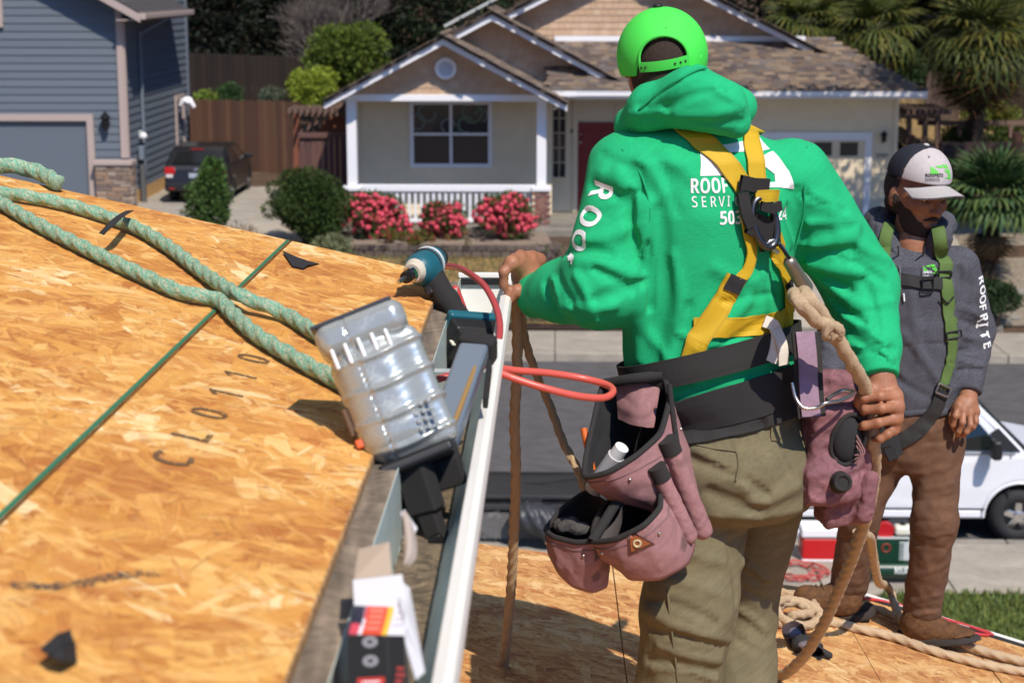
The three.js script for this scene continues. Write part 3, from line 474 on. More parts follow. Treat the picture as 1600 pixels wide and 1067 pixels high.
  { // entry: sidelight and door
    const dE = 45.2, x0 = hx(846, dE), x1 = hx(1010, dE), y1 = hy(146, dE), s0 = hx(861, dE), s1 = hx(887, dE), d0 = hx(903, dE), d1 = hx(962, dE);
    part('wall', box(x1 - x0, y1 - floor, .1, (x0 + x1) / 2, (y1 + floor) / 2, -dE - .08), MAT.creamTrim, h);
    window_(h, s0, s1, hy(280, dE), hy(158, dE), -dE + .0, 2, 5, .055, .022, MAT.creamTrim);
    part('door_frame', merge([box(.12, y1 - floor - .1, .06, d0 - .06, (y1 - .1 + floor) / 2, -dE), box(.12, y1 - floor - .1, .06, d1 + .06, (y1 - .1 + floor) / 2, -dE)]), MAT.creamTrim, h);
    const dr = part('front_door', box(d1 - d0, 2.25, .05, (d0 + d1) / 2, floor + 1.13, -dE, .008), MAT.doorRed, h);
    for (const [a, b] of [[.16, .75], [.9, 2.05]]) for (const s of [-1, 1]) part('door_panel', box((d1 - d0) * .34, b - a, .02, (d0 + d1) / 2 + s * (d1 - d0) * .23, floor + (a + b) / 2, -dE + .025, .008), MAT.doorRed, dr);
    const kp = at(907.5, 222, dE - .06); part('door_knob', new THREE.SphereGeometry(.04, 10, 8).translate(kp.x, kp.y, kp.z), MAT.steel, dr); part('door_lock', new THREE.SphereGeometry(.03, 10, 8).translate(kp.x, kp.y + .2, kp.z - .01), MAT.steel, dr);
    const bp = at(893.5, 205, dE - .05); part('door_bell', box(.05, .08, .02, bp.x, bp.y, -dE - .01), MAT.black, h);
    const cp = at(888, 151, 42.3); part('downspout', merge([bar(cp, V(hx(866, 43.8), hy(170, 43.8), -43.9), .07, .06), box(.3, .1, .14, cp.x + .05, cp.y + .06, cp.z)]), W, h);
    for (let i = 0; i < 3; i++) part('entry_step', box(1.5, .18, .4, hx(885, 42), floor - .1 - .18 * i, -42.1 + .38 * i, .02), MAT.concreteOld, h);
    part('entry_path', slab([V(hx(850, 41), .95, -39.2), V(hx(940, 41), .95, -39.2), V(hx(940, 41), floor - .5, -41.2), V(hx(850, 41), floor - .5, -41.2)], .15), MAT.concreteOld, h);
  }
}
// ================================================================ the blue house
{
  const h = thing('blue_house', 'blue grey house with lap siding, pale mauve trim and a stone pier beside its garage', 'house');
  const DF = 46, X = hx(196, DF), DB = 54, g0 = 1.6, yT = 10.5;
  const mats = [MAT.blue, MAT.blue2], gx0 = hx(-20, DF) - 4.3, gx1 = hx(136, DF), gt = hy(190, DF), ey = hy(24, DF);
  part('wall', box(11, yT - g0, .14, X - 5.5, (yT + g0) / 2, -DF - .09), MAT.blue2, h); part('wall', box(.14, yT - g0, DB - DF, X - .09, (yT + g0) / 2, -(DF + DB) / 2), MAT.blue2, h);
  boards(h, new THREE.Matrix4().makeTranslation(0, 0, -DF - .02), X - 10, X - .02, g0, yT, .2, mats, [[gx0, gx1 + .17, g0, gt + .17]], 'siding_board', .03);
  const mS = new THREE.Matrix4().makeRotationY(PI / 2).setPosition(X - .02, 0, 0), vx = [at(275, 180, 52.4), at(284, 180, 53.1)];
  boards(h, mS, DF + .1, DB, g0 + .45, yT, .2, mats, [], 'siding_board', .03);
  part('corner_trim', merge([box(.16, yT - hy(248, DF), .06, X - .06, (yT + hy(248, DF)) / 2, -DF + .04), box(.05, yT - hy(248, DF), .13, X + .035, (yT + hy(248, DF)) / 2, -DF - .04)]), MAT.mauve, h);
  part('corner_trim', box(.06, yT - g0, .14, X + .03, (yT + g0) / 2, -DB + .05), MAT.blueDoor, h);
  part('skirting', box(.05, .5, DB - DF, X - .01, g0 + .2, -(DF + DB) / 2), M([.5, .3, .12], .9), h);
  // garage door
  const T = .17; part('door_frame', merge([box(gx1 + T - gx0, T, .1, (gx1 + T + gx0) / 2, gt + T / 2, -DF + .05), box(T, gt - g0, .1, gx1 + T / 2, (gt + g0) / 2, -DF + .05)]), MAT.mauve, h);
  const dr = part('garage_door', box(gx1 - gx0, gt - g0, .05, (gx1 + gx0) / 2, (gt + g0) / 2, -DF - .3), MAT.blueDoor, h), pw = hx(86, DF) - hx(37, DF);
  part('door_reveal', merge([box(.03, gt - g0, .3, gx1 + .012, (gt + g0) / 2, -DF - .14), box(gx1 - gx0, .03, .3, (gx1 + gx0) / 2, gt + .012, -DF - .14)]), MAT.blueDoor, h);
  for (let r = 0; r < 5; r++) for (let i = 0; i < 4; i++) { const x = gx1 - .12 - pw / 2 - i * (pw + .16), y = gt - .32 - r * .53; part('door_panel', box(pw, .36, .05, x, y, -DF - .268, .02), MAT.blueDoor, dr); }
  for (let r = 1; r < 5; r++) part('door_joint', box(gx1 - gx0, .012, .012, (gx1 + gx0) / 2, gt - .32 - r * .53 + .265, -DF - .272), MAT.black, dr);
  // stone pier
  { const x0 = hx(150, DF), x1 = X + .16, yt = hy(258, DF), pr = part('stone_pier', box(x1 - x0 - .06, yt - g0, .4, (x0 + x1) / 2, (yt + g0) / 2, -DF + .1), MAT.mortar, h), R = rng(8);
    part('pier_cap', box(x1 - x0 + .1, .12, .6, (x0 + x1) / 2, yt + .06, -DF + .12, .02), MAT.mauve, h);
    for (let y = g0; y < yt - .05;) { const t = .05 + .07 * R(); for (let x = x0; x < x1 - .05;) { const w = Math.min(.15 + .3 * R(), x1 - x); part('stone', box(w - .012, t - .01, .1 + .05 * R(), x + w / 2, y + t / 2, -DF + .3, .015), MAT.stone[Math.floor(R() * 5)], pr); x += w; } part('stone', box(.1, t - .01, .4, x1 - .01, y + t / 2, -DF + .12, .015), MAT.stone[Math.floor(R() * 5)], pr); y += t; } }
  // lower roof over the corner
  { const xe = X + .62, dF = DF - .55, dB = 51.6, s = .56, A = V(xe, ey + .05, 0), xr = X - 2.6, q = (x) => ey + .05 + (xe - x) * s;
    part('roof', slab([V(xe, q(xe), -dF), V(xe, q(xe), -dB), V(xr, q(xr), -dB), V(xr, q(xr), -dF)], .1), MAT.roofDark, h);
    const R = rng(5), v = V(-1, s, 0).normalize(); { const n = v.clone().cross(V(0, 0, -1)).negate(); for (let b = 0, r = 0; b < 3.6; b += .16, r++) part('roof_course', slab([V(xe, q(xe), -dF + .02).addScaledVector(v, b).add(V(0, .035, 0)), V(xe, q(xe), -dB).addScaledVector(v, b).add(V(0, .035, 0)), V(xe, q(xe), -dB).addScaledVector(v, b + .17).add(V(0, .012, 0)), V(xe, q(xe), -dF + .02).addScaledVector(v, b + .17).add(V(0, .012, 0))], .01), MAT.roofDark, h); }
    part('barge_board', slab([V(xe, q(xe) - .02, -dF + .03), V(xr, q(xr) - .02, -dF + .03), V(xr, q(xr) - .22, -dF + .03), V(xe, q(xe) - .22, -dF + .03)].reverse(), .05), MAT.mauve, h);
    const gut = part('gutter', box(.14, .14, dB - dF, xe + .06, q(xe) - .06, -(dF + dB) / 2, .02), MAT.mauve, h); part('gutter_end', box(.16, .16, .03, xe + .06, q(xe) - .06, -dF + .02), MAT.mauve, gut);
    part('soffit', box(.6, .03, dB - dF, xe - .32, q(xe) - .16, -(dF + dB) / 2), MAT.mauve, h);
    const a = at(237, 30, 48.6); const dsx = X + .07; part('downspout', merge([bar(V(xe, q(xe) - .15, -48.9), V(dsx, q(xe) - .55, -47.7), .07, .07), bar(V(dsx, q(xe) - .5, -47.7), V(dsx, 2.4, -47.7), .07, .09)]), M([.14, .17, .21], .6), h);
  }
  // side fittings
  { const p = V(X + .12, at(218, 212, 47.5).y, -47.4), b = part('side_lamp', new THREE.SphereGeometry(.1, 12, 8).translate(p.x, p.y, p.z), MAT.whitePaint, h); part('lamp_base', box(.08, .2, .12, p.x - .06, p.y + .05, p.z), MAT.galv, b);
    const m = V(X + .12, g0 + 1.2, -47.2); const mb = part('meter_box', box(.14, .36, .3, m.x, m.y + .2, m.z, .02), M([.15, .18, .22], .5), h); part('conduit', merge([cyl(m.clone().add(V(0, .1, -.05)), m.clone().add(V(0, -1.1, -.05)), .035), bar(m.clone().add(V(.02, -.1, .1)), m.clone().add(V(.03, -1.1, .1)), .12, .1)]), M([.09, .09, .09], .6), mb);
    const d = V(X + .05, 0, -52.5), y1 = at(283, 152, 52.5).y; part('side_door_frame', merge([box(.06, y1 - g0 - .1, .16, d.x, (y1 + g0) / 2, d.z - .55), box(.06, .16, 1.2, d.x, y1, d.z - .03), box(.05, y1 - g0 - .1, .16, d.x, (y1 + g0) / 2, d.z + .5)]), MAT.mauve, h);
    const f = V(X + .3, y1 - .1, d.z + .1), fl = part('flood_light', new THREE.SphereGeometry(.13, 12, 10).scale(1.3, 1, 1).translate(f.x, f.y, f.z), MAT.whitePaint, h); part('lamp_head', new THREE.CylinderGeometry(.09, .06, .2, 10).rotateZ(.6).translate(f.x + .16, f.y - .1, f.z + .1), MAT.whitePaint, fl); part('lamp_head', new THREE.CylinderGeometry(.09, .06, .2, 10).rotateZ(-.6).translate(f.x - .12, f.y - .04, f.z + .2), MAT.whitePaint, fl);
  }
  { const p = at(164, 193, DF - .18), l = part('wall_lantern', new THREE.CylinderGeometry(.11, .08, .3, 6).translate(p.x, p.y, p.z), MAT.blackMetal, h); part('lantern_top', new THREE.ConeGeometry(.16, .18, 6).translate(p.x, p.y + .23, p.z), MAT.blackMetal, l); part('lantern_arm', bar(p.clone().add(V(0, -.15, 0)), p.clone().add(V(0, -.05, -.18)), .05, .05), MAT.blackMetal, l); }
  { const a = at(-12, -10, DF), b = at(5, 38, DF); part('window', merge([box(.14, a.y - b.y, .08, b.x - .07, (a.y + b.y) / 2, -DF + .05), box(1.4, .14, .08, b.x - .7, b.y, -DF + .052)]), MAT.mauve, h); }
}
// ================================================================ fences, gate, arbour
function fence(label, pts, top, hgt, w, mats, seed, rails = true, group) {
  const f = thing('board_fence', label, 'fence', null, 0, group), R = rng(seed);
  for (let i = 0; i < pts.length - 1; i++) {
    const a = pts[i], b = pts[i + 1], L = a.distanceTo(b), d = b.clone().sub(a).normalize(), n = V(-d.z, 0, d.x); if (n.z < 0) n.negate();
    for (let s = 0; s < L - w * .5; s += w) { const p = a.clone().addScaledVector(d, s), q = a.clone().addScaledVector(d, s + w - .012), y = mix(top[i], top[i + 1], s / L) + (R() - .5) * .03, o = n.clone().multiplyScalar((R() - .5) * .012); part('fence_board', slab([p.clone().setY(y - hgt).add(o), q.clone().setY(y - hgt).add(o), q.clone().setY(y).add(o), p.clone().setY(y).add(o)], .02), mats[Math.floor(R() * mats.length)], f); }
    if (rails) for (const k of [.25, hgt - .3]) part('fence_rail', bar(a.clone().setY(top[i] - k).addScaledVector(n, -.07), b.clone().setY(top[i + 1] - k).addScaledVector(n, -.07), .05, .09), mats[0], f);
  }
  return f;
}
fence('dark brown board fence behind the parked car, its boards full height', [V(hx(296, 53.5), 0, -53.5), V(hx(470, 52.5), 0, -52.5)], [at(300, 157, 53).y, at(470, 157, 53).y], 2.5, .15, MAT.fence, 3);
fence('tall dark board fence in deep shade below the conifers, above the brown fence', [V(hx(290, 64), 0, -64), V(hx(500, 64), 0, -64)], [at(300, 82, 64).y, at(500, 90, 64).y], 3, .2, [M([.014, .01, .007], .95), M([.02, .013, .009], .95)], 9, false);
{ // arbour and low fence beside the porch
  const D = 46, f = fence('reddish brown low fence with a flat cap left of the porch', [V(hx(467, D), 0, -D), V(hx(545, D), 0, -D)], [at(480, 214, D).y, at(545, 214, D).y], 1.7, .15, MAT.fence2, 5, false);
  part('cap_rail', bar(at(466, 211, D), at(546, 211, D), .16, .12), MAT.fence2[2], f);
  const a = thing('garden_arbour', 'redwood arbour with rafter ends and a slanting brace behind the low fence', 'arbour'), d2 = 47.2;
  part('post', bar(at(463, 290, d2), at(463, 172, d2), .14, .14), MAT.redwood, a); part('post', bar(at(541, 290, d2), at(541, 172, d2), .14, .14), MAT.redwood, a);
  part('back_panel', slab([at(494, 207, d2 + .4), at(545, 207, d2 + .4), at(545, 158, d2 + .4), at(530, 160, d2 + .4)], .05), MAT.redwood, a);
  part('brace', bar(at(470, 207, d2 + .1), at(541, 158, d2 + .1), .12, .1), MAT.oldWood, a); part('beam', bar(at(453, 177, d2), at(548, 177, d2), .1, .14), MAT.oldWood, a);
  for (let i = 0; i < 10; i++) { const p = at(458 + i * 9.5, 170, d2); part('rafter', box(.06, .12, 1.4, p.x, p.y, p.z + .1), MAT.oldWood, a); }
}
fence('weathered fence among the palms beyond the garage, stepping down to the right', [V(hx(1445, 54), 0, -54), V(hx(1500, 54), 0, -54), V(hx(1620, 52), 0, -52)], [at(1445, 110, 54).y, at(1500, 122, 54).y, at(1620, 150, 53).y], 1.9, .17, [M([.09, .06, .045], .95), M([.075, .05, .038], .95)], 15, false);
{ const D = 47, a = thing('garden_pergola', 'dark wooden pergola on posts right of the garage corner', 'pergola');
  for (const px of [1421, 1446, 1466]) part('post', bar(at(px, 262, D), at(px, 172, D), .13, .13), MAT.oldWood, a); part('beam', bar(at(1404, 180, D), at(1470, 180, D), .1, .16), MAT.oldWood, a);
  for (let i = 0; i < 8; i++) { const p = at(1406 + i * 9, 170, D); part('rafter', box(.07, .13, 2.4, p.x, p.y, p.z), MAT.oldWood, a); } part('side_rail', bar(at(1404, 205, D + .3), at(1445, 235, D - .5), .1, .3), MAT.oldWood, a);
  const w = thing('planter_wall', 'low dark timber wall below the big palm', 'wall'); for (let i = 0; i < 3; i++) part('timber', bar(at(1468, 246 - i * 8 - 4, 46.5), at(1640, 246 - i * 8 - 4, 46.5), .2, .12, V(0, 1, 0), .01), M([.05, .03, .028], .9), w);
  solo('timber_post', bar(at(1592, 275, 45.5), at(1590, 206, 45.5), .2, .2, V(0, 1, 0), .01), M([.3, .12, .06], .85), 'orange brown square post at the right end beside the small fan palm', 'post');
  const bk = thing('planter_wall', 'thin dark rail of a raised terrace behind the big palm trunk', 'rail'); part('rail', bar(at(1435, 192, 47.2), at(1640, 192, 47.2), .12, .12), MAT.oldWood, bk); for (const px of [1500, 1580]) part('post', bar(at(px, 215, 47.2), at(px, 190, 47.2), .1, .1), MAT.oldWood, bk);
}
structure('hillside', gridGeo(20, 10, (u, v) => { const x = mix(hx(1405, 50), 24, u), D = mix(48, 62, v); return V(x, mix(2.9, 4.0, v) + .3 * fbm(x * .4, D * .4), -D); }, (u, v, p) => [p.x, p.z]), MAT.dryLawn);
// ================================================================ plants
function bush(name, label, cat, px, py, D, rx, ry, n, col, len, seed, group, mat = MAT.leaf, extra) {
  const c = at(px, py, D), t = thing(name, label, cat, V(c.x, SURF(c.x, D), -D), 0, group), R = rng(seed), y = c.y - SURF(c.x, D), ls = [];
  for (let i = 0; i < 14; i++) { const a = R() * 6.28, k = .55 * Math.sqrt(R()); ls.push([V(Math.cos(a) * rx * k, y + (R() - .5) * ry * 1.0, Math.sin(a) * rx * k), Math.min(rx, ry) * (.5 + .25 * R())]); }
  for (let i = 0; i < 16; i++) { const a = R() * 6.28, e = R() * 1.5 - .35; ls.push([V(Math.cos(a) * Math.cos(e) * rx * .92, y + Math.sin(e) * ry * .98, Math.sin(a) * Math.cos(e) * rx * .92), Math.min(rx, ry) * (.16 + .14 * R())]); }
  part('foliage', leaves(n, lobes(ls), len, len * .5, col, seed + 1), mat, t);
  const st = []; for (let i = 0; i < 6; i++) { const a = i * 1.05; st.push(cyl(V(Math.cos(a) * .05, -.05, Math.sin(a) * .05), V(Math.cos(a) * rx * .5, y + ry * .3, Math.sin(a) * rx * .5), .02, .008, 5)); } part('stem', merge(st), MAT.bark, t);
  if (extra) extra(t, ls, R, y); return t;
}
bush('round_bush', 'dense rounded green hedge bush left of the porch', 'bush', 478, 318, 41, .92, .72, 30000, tone(.042, .075, .014, .5), .075, 51);
bush('garden_shrub', 'pointed bright green young shrub in front of the dark car', 'shrub', 322, 320, 40.3, .5, .55, 4200, tone(.065, .12, .03, .45), .09, 52, null, MAT.leaf, (t, ls, R, y) => { part('foliage', leaves(2600, lobes([[V(.15, y + .65, 0), .28], [V(.17, y + .85, 0), .2], [V(.1, y + .35, 0), .33]]), .09, .045, tone(.07, .14, .03, .4), 77), MAT.leaf, t); });
{ const c = at(372, 345, 40), t = thing('bare_shrub', 'reddish brown nearly leafless shrub beside the driveway', 'shrub', V(c.x, SURF(c.x, 40), -40)), R = rng(31), g = []; for (let i = 0; i < 240; i++) { const a = R() * 6.28, b = R() * .7, L = .7 + .6 * R(), d = V(Math.cos(a) * Math.sin(b), Math.cos(b), Math.sin(a) * Math.sin(b)); g.push(cyl(V((R() - .5) * .5, 0, (R() - .5) * .3), d.multiplyScalar(L).add(V((R() - .5) * .5, 0, 0)), .009, .003, 3)); } part('twigs', merge(g), M([.16, .09, .06], .9), t); part('foliage', leaves(1600, lobes([[V(0, .75, 0), .5], [V(-.3, .5, 0), .4], [V(.35, .6, 0), .4]], .1), .05, .02, tone(.15, .09, .05), 8), MAT.leaf, t); }
bush('low_plant', 'pale grey green low plant at the left end of the block wall', 'plant', 520, 384, 39.8, .5, .2, 2400, tone(.2, .22, .12), .07, 53);
bush('low_plant', 'grey pink flowering low plant near the entry path', 'plant', 855, 398, 39.4, .5, .22, 2600, (R) => R() < .35 ? [.35, .22, .28] : [.16, .17, .09], .06, 54);
bush('yellow_bush', 'rounded yellow green bush above the brown fence', 'bush', 493, 138, 56, .85, .62, 11000, tone(.27, .34, .04, .4), .09, 55);
bush('green_tree', 'mid green spreading small tree behind the yellow bush', 'tree', 545, 88, 58, 1.35, .95, 12000, tone(.1, .15, .02, .5), .12, 56);
bush('small_bush', 'small bright yellow green bush just above the left end of the brown fence', 'bush', 320, 154, 56, .4, .25, 1800, tone(.2, .28, .05), .08, 57);
bush('small_bush', 'small dark green bush with one pink flower above the fence', 'bush', 358, 148, 56.5, .42, .32, 2200, tone(.04, .09, .025), .08, 58);
bush('small_bush', 'small grey green bush above the middle of the brown fence', 'bush', 425, 150, 56.5, .5, .28, 2200, tone(.1, .13, .09), .07, 59);
bush('terrace_bush', 'yellowish bush right of the big palm trunk on the terrace', 'bush', 1552, 182, 50, .85, .35, 5000, tone(.16, .19, .03), .09, 60);
bush('terrace_bush', 'yellow green bush left of the big palm trunk below the rail', 'bush', 1500, 217, 48, .5, .3, 3200, tone(.16, .19, .04), .09, 61);
bush('terrace_bush', 'dark leafy bush right of the big palm trunk below the rail', 'bush', 1572, 218, 48.5, .6, .3, 4200, tone(.07, .1, .02), .09, 62);
bush('ground_shrub', 'low dark green shrub in the gravel under the small fan palm', 'shrub', 1555, 468, 37.5, .6, .32, 6000, tone(.03, .06, .02), .07, 63);
bush('terrace_bush', 'dark green bush between the garage roof and the palms', 'bush', 1415, 105, 54, .6, .5, 5000, tone(.035, .07, .02), .1, 64);
for (const [i, px, py, rx, ry, lab] of [[0, 590, 340, .78, .52, 'leftmost of the three red flowering shrubs below the porch railing'], [1, 695, 345, .62, .42, 'middle and smallest of the three red flowering shrubs below the railing'], [2, 787, 338, .85, .5, 'rightmost and widest of the three red flowering shrubs beside the right brick pier']])
  bush('rose_shrub', lab, 'shrub', px, py, 41.3, rx, ry, 7000, tone(.06, .1, .02, .5), .07, 70 + i, 'red flowering shrubs in front of the porch', MAT.leaf, (t, ls, R, y) => {
    const at2 = lobes(ls, .35, .92), g = []; for (let i = 0; i < 300; i++) { const [p, u] = at2(R); p.z = Math.abs(p.z) * .9; const k = .035 + .04 * R(); g.push(paint(new THREE.IcosahedronGeometry(k, 1).translate(p.x * 1.04, p.y, p.z), (v) => { const s = .6 + .6 * R(); return [.6 * s, .035 * s + .05 * R(), .07 * s + .05 * R()]; })); }
    const m = part('blossoms', merge(g), MAT.petal, t); m.userData.kind = 'stuff';
  });
bush('ground_plants', 'low leafy plants and red flowers along the top of the block wall', 'plants', 650, 368, 40.9, 1.6, .14, 5000, (R) => R() < .12 ? [.5, .04, .07] : [.09 + .1 * R(), .1 + .08 * R(), .03], .06, 75);
{ // block wall under the flowers
  const w = thing('block_wall', 'low curved wall of dark split blocks below the flower bed', 'wall'), R = rng(12), D = 40.4, n = 22;
  for (let r = 0; r < 3; r++) for (let i = 0; i < n; i++) { const t0 = (i + (r % 2) * .5) / n, f = (t) => { const x = mix(hx(528, D), hx(868, D), t), b = Math.max(0, .12 - t) + Math.max(0, t - .88); return V(x, 1.2 + r * .145, -D - b * b * 60 * .8); }, a = f(t0), b = f(Math.min(1.02, t0 + 1 / n)); part('block', bar(a, b.lerp(a, .03), .24, .135, V(0, 1, 0), .02), MAT.block[Math.floor(R() * 3)], w); }
  structure('flower_bed', slab([V(hx(532, D), 1.57, -D), V(hx(864, D), 1.57, -D), V(hx(850, 42.4), 1.66, -42.5), V(hx(545, 42.4), 1.66, -42.5)], .1), M(0xffffff, 1, { map: rp(speck([.52, .46, .4], .4, 40, 100, 28), .6) }));
}
structure('mulch_strip', gridGeo(30, 4, (u, v) => { const x = mix(-5.5, 2.9, u), D = mix(37.48, 38.5, v); return V(x, SURF(x, D) + .05 + .03 * fbm(x * 3, D * 3), -D); }, (u, v, p) => [p.x, p.z]), M(0xffffff, 1, { map: rp(speck([.17, .12, .1], .5, 30, 90, 33), .6) }));
// big dark trees beyond
function tree(name, label, x, D, h, r, n, col, len, seed, group, base) {
  const t = thing(name, label, 'tree', V(x, base ?? SURF(x, D), -D), 0, group), R = rng(seed), ls = [], tr = [];
  tr.push(cyl(V(0, -.2, 0), V(.1, h * .9, 0), r * .09 + .08, .04, 8));
  for (let i = 0; i < 34; i++) { const k = .08 + .9 * i / 34, a = i * 2.4, rr = r * (1 - k * .75) * (.45 + .3 * R()), c = V(Math.cos(a) * rr, h * k, Math.sin(a) * rr); ls.push([c, r * (.28 + .16 * R()) * (1.15 - k * .6), .6]); tr.push(cyl(V(0, h * k - .3, 0), c, .05, .015, 5)); }
  part('trunk', merge(tr), MAT.bark, t); part('crown', leaves(n, lobes(ls, .3, .35), len, len * .42, col, seed + 1), MAT.leaf, t);
}
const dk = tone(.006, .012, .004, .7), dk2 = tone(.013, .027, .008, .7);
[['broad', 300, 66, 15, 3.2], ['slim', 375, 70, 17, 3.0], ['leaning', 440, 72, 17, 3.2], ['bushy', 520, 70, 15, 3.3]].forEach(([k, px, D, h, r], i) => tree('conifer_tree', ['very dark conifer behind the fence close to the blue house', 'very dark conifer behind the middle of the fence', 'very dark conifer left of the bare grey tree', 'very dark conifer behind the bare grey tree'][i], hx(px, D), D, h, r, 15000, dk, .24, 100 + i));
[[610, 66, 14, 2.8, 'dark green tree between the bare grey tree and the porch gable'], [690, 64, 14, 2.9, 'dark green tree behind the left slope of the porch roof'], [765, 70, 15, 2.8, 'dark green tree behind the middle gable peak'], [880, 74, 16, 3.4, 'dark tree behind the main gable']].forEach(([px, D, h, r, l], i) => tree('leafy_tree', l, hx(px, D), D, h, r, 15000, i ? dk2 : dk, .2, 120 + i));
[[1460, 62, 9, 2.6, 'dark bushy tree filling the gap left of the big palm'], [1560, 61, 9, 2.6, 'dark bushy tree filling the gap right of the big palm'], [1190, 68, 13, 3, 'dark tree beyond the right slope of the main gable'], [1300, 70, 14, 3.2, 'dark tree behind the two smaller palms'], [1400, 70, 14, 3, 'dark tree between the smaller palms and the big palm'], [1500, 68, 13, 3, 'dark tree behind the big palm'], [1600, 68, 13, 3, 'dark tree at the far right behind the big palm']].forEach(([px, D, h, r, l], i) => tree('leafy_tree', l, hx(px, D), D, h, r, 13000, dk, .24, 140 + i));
{ // bare grey tree: branching twigs
  const c = at(515, 120, 60), t = thing('bare_tree', 'leafless grey tree with a haze of fine twigs', 'tree', V(c.x, SURF(c.x, 60), -60)), R = rng(77), g = [];
  (function grow(p, d, L, r, k) { const q = p.clone().addScaledVector(d, L); g.push(cyl(p, q, r, r * .7, k > 2 ? 5 : 3)); if (k) { const n = k > 3 ? 4 : 3; for (let i = 0; i < n; i++) grow(p.clone().lerp(q, .5 + .5 * R()), d.clone().add(V(R() - .5, (R() - .35) * .7, R() - .5).multiplyScalar(1.25)).normalize(), L * (.62 + .2 * R()), r * .6, k - 1); } })(V(0, 0, 0), V(.02, 1, 0), 1.9, .12, 6);
  for (let i = 0; i < 700; i++) { const a = R() * 6.28, e = R() * 1.4, r0 = .5 + 1.1 * R(), p = V(Math.cos(a) * Math.sin(e) * r0, 1.9 + Math.cos(e) * r0 * 1.7, Math.sin(a) * Math.sin(e) * r0), q = p.clone().add(V(Math.cos(a) * .3 + (R() - .5) * .3, .35 * R() + .05, (R() - .5) * .4)); g.push(cyl(p, q, .012, .005, 3)); }
  part('branches', merge(g), M([.15, .13, .115], .95), t);
}
// fan palms
const frondMat = leafM(.55);
function frondGeo(R, L, droop, col, pet = .6, blades = 17) {   // grows along +z from the origin, up is y
  const g = [cyl(V(0, 0, 0), V(0, -.03, pet), .018, .012, 5)]; const P = [], C = [];
  for (let i = 0; i < blades; i++) {
    const a = mix(-1.9, 1.9, i / (blades - 1)), l = L * (1 - .25 * Math.abs(a) / 1.9) * (.9 + .2 * R()), w = .03 + .012 * R(), k = .7 + .6 * R(), c = col.map((q) => q * k), tip = R() < .5 ? [1.8, 1.25, .9] : [1, 1, 1]; let prev = null;
    for (let s = 0; s <= 4; s++) { const u = s / 4, rad = l * u, dy = -droop * l * u * u * u * (1 + R() * .2) + .05 * u, W = w * (s === 0 ? .35 : s === 4 ? .1 : 1 - .25 * u), x = Math.sin(a) * rad, z = pet + Math.cos(a) * rad * (1 - .3 * u * u * droop), px = Math.cos(a) * W, pz = -Math.sin(a) * W, q = [[x - px, dy, z - pz], [x, dy + W * .5, z], [x + px, dy, z + pz]]; if (prev) for (const [m, n] of [[0, 1], [1, 2]]) for (const v of [prev[m], prev[n], q[n], prev[m], q[n], q[m]]) { P.push(...v); C.push(...c.map((e, j) => e * mix(1, tip[j], u))); } prev = q; }
  }
  const b = new THREE.BufferGeometry(); b.setAttribute('position', new THREE.Float32BufferAttribute(P, 3)); b.setAttribute('color', new THREE.Float32BufferAttribute(C, 3)); b.computeVertexNormals();
  return merge([paint(g[0], () => [.12, .13, .05]), b]);
}
function palm(name, label, px, py, D, L, n, col, seed, trunkR, lo, group, dead = 0, base) {
  const c = at(px, py, D), gy = base ?? SURF(c.x, D), t = thing(name, label, 'palm tree', V(c.x, gy, -D), 0, group), R = rng(seed), h = c.y - gy, kinds = [0, 1, 2].map((k) => frondGeo(R, L, .15 + .22 * k, col)), deadG = frondGeo(R, L * .8, .9, [.1, .075, .04]);
  const tk = [cyl(V(0, -.2, 0), V(0, h, 0), trunkR * .8, trunkR, 12)]; for (let i = 0; i < 160; i++) { const y = h * (.1 + .9 * R()), a = R() * 6.28; tk.push(cyl(V(Math.cos(a) * trunkR * .8, y, Math.sin(a) * trunkR * .8), V(Math.cos(a) * trunkR * 1.35, y - .22, Math.sin(a) * trunkR * 1.35), .014, .005, 3)); } part('trunk', merge(tk), M([.045, .032, .022], 1), t);
  for (let i = 0; i < n + dead; i++) { const isD = i >= n, a = i * 2.399, e = isD ? -1.15 - .25 * R() : mix(1.25, lo, Math.pow(i / n, .8)) + (R() - .5) * .25, m = part('frond', isD ? deadG : kinds[e > .5 ? 0 : e > 0 ? 1 : 2], frondMat, t); m.position.set(0, h + (isD ? -.2 : .1), 0); m.rotation.order = 'YXZ'; m.rotation.set(-e, a, (R() - .5) * .5); }
}
palm('fan_palm', 'smaller fan palm right beside the slope of the main gable', 1262, 42, 56, 1.05, 22, [.085, .115, .022], 201, .16, -.7, null, 3);
palm('fan_palm', 'fan palm above the garage roof hip, left of the big palm', 1372, 48, 54, 1.1, 24, [.075, .105, .022], 202, .17, -.9, null, 8);
palm('big_fan_palm', 'big fan palm with a shaggy dark trunk and drooping fronds at the right', 1533, 62, 47, 1.45, 34, [.075, .1, .022], 203, .24, -1.1, null, 22, 2.6);
palm('fan_palm', 'fan palm partly out of view at the upper right, beyond the big palm', 1600, 10, 56, 1.2, 20, [.075, .1, .022], 205, .17, -.6, null, 4);
palm('small_fan_palm', 'small bushy blue green fan palm in the gravel bed behind the second worker', 1552, 318, 39, .78, 60, [.055, .115, .04], 204, .16, -.35, null, 8);
{ const R = rng(3), st = thing('garden_rocks', 'scattered pale rocks on the gravel bed', 'rocks'); for (let i = 0; i < 26; i++) { const x = 9.6 + R() * 4, D = 37.8 + R() * 3, k = .06 + .12 * R(); part('rock', new THREE.IcosahedronGeometry(k, 1).scale(1.3, .7, 1).translate(x, SURF(x, D) + k * .3, -D), MAT.concreteOld, st); } }
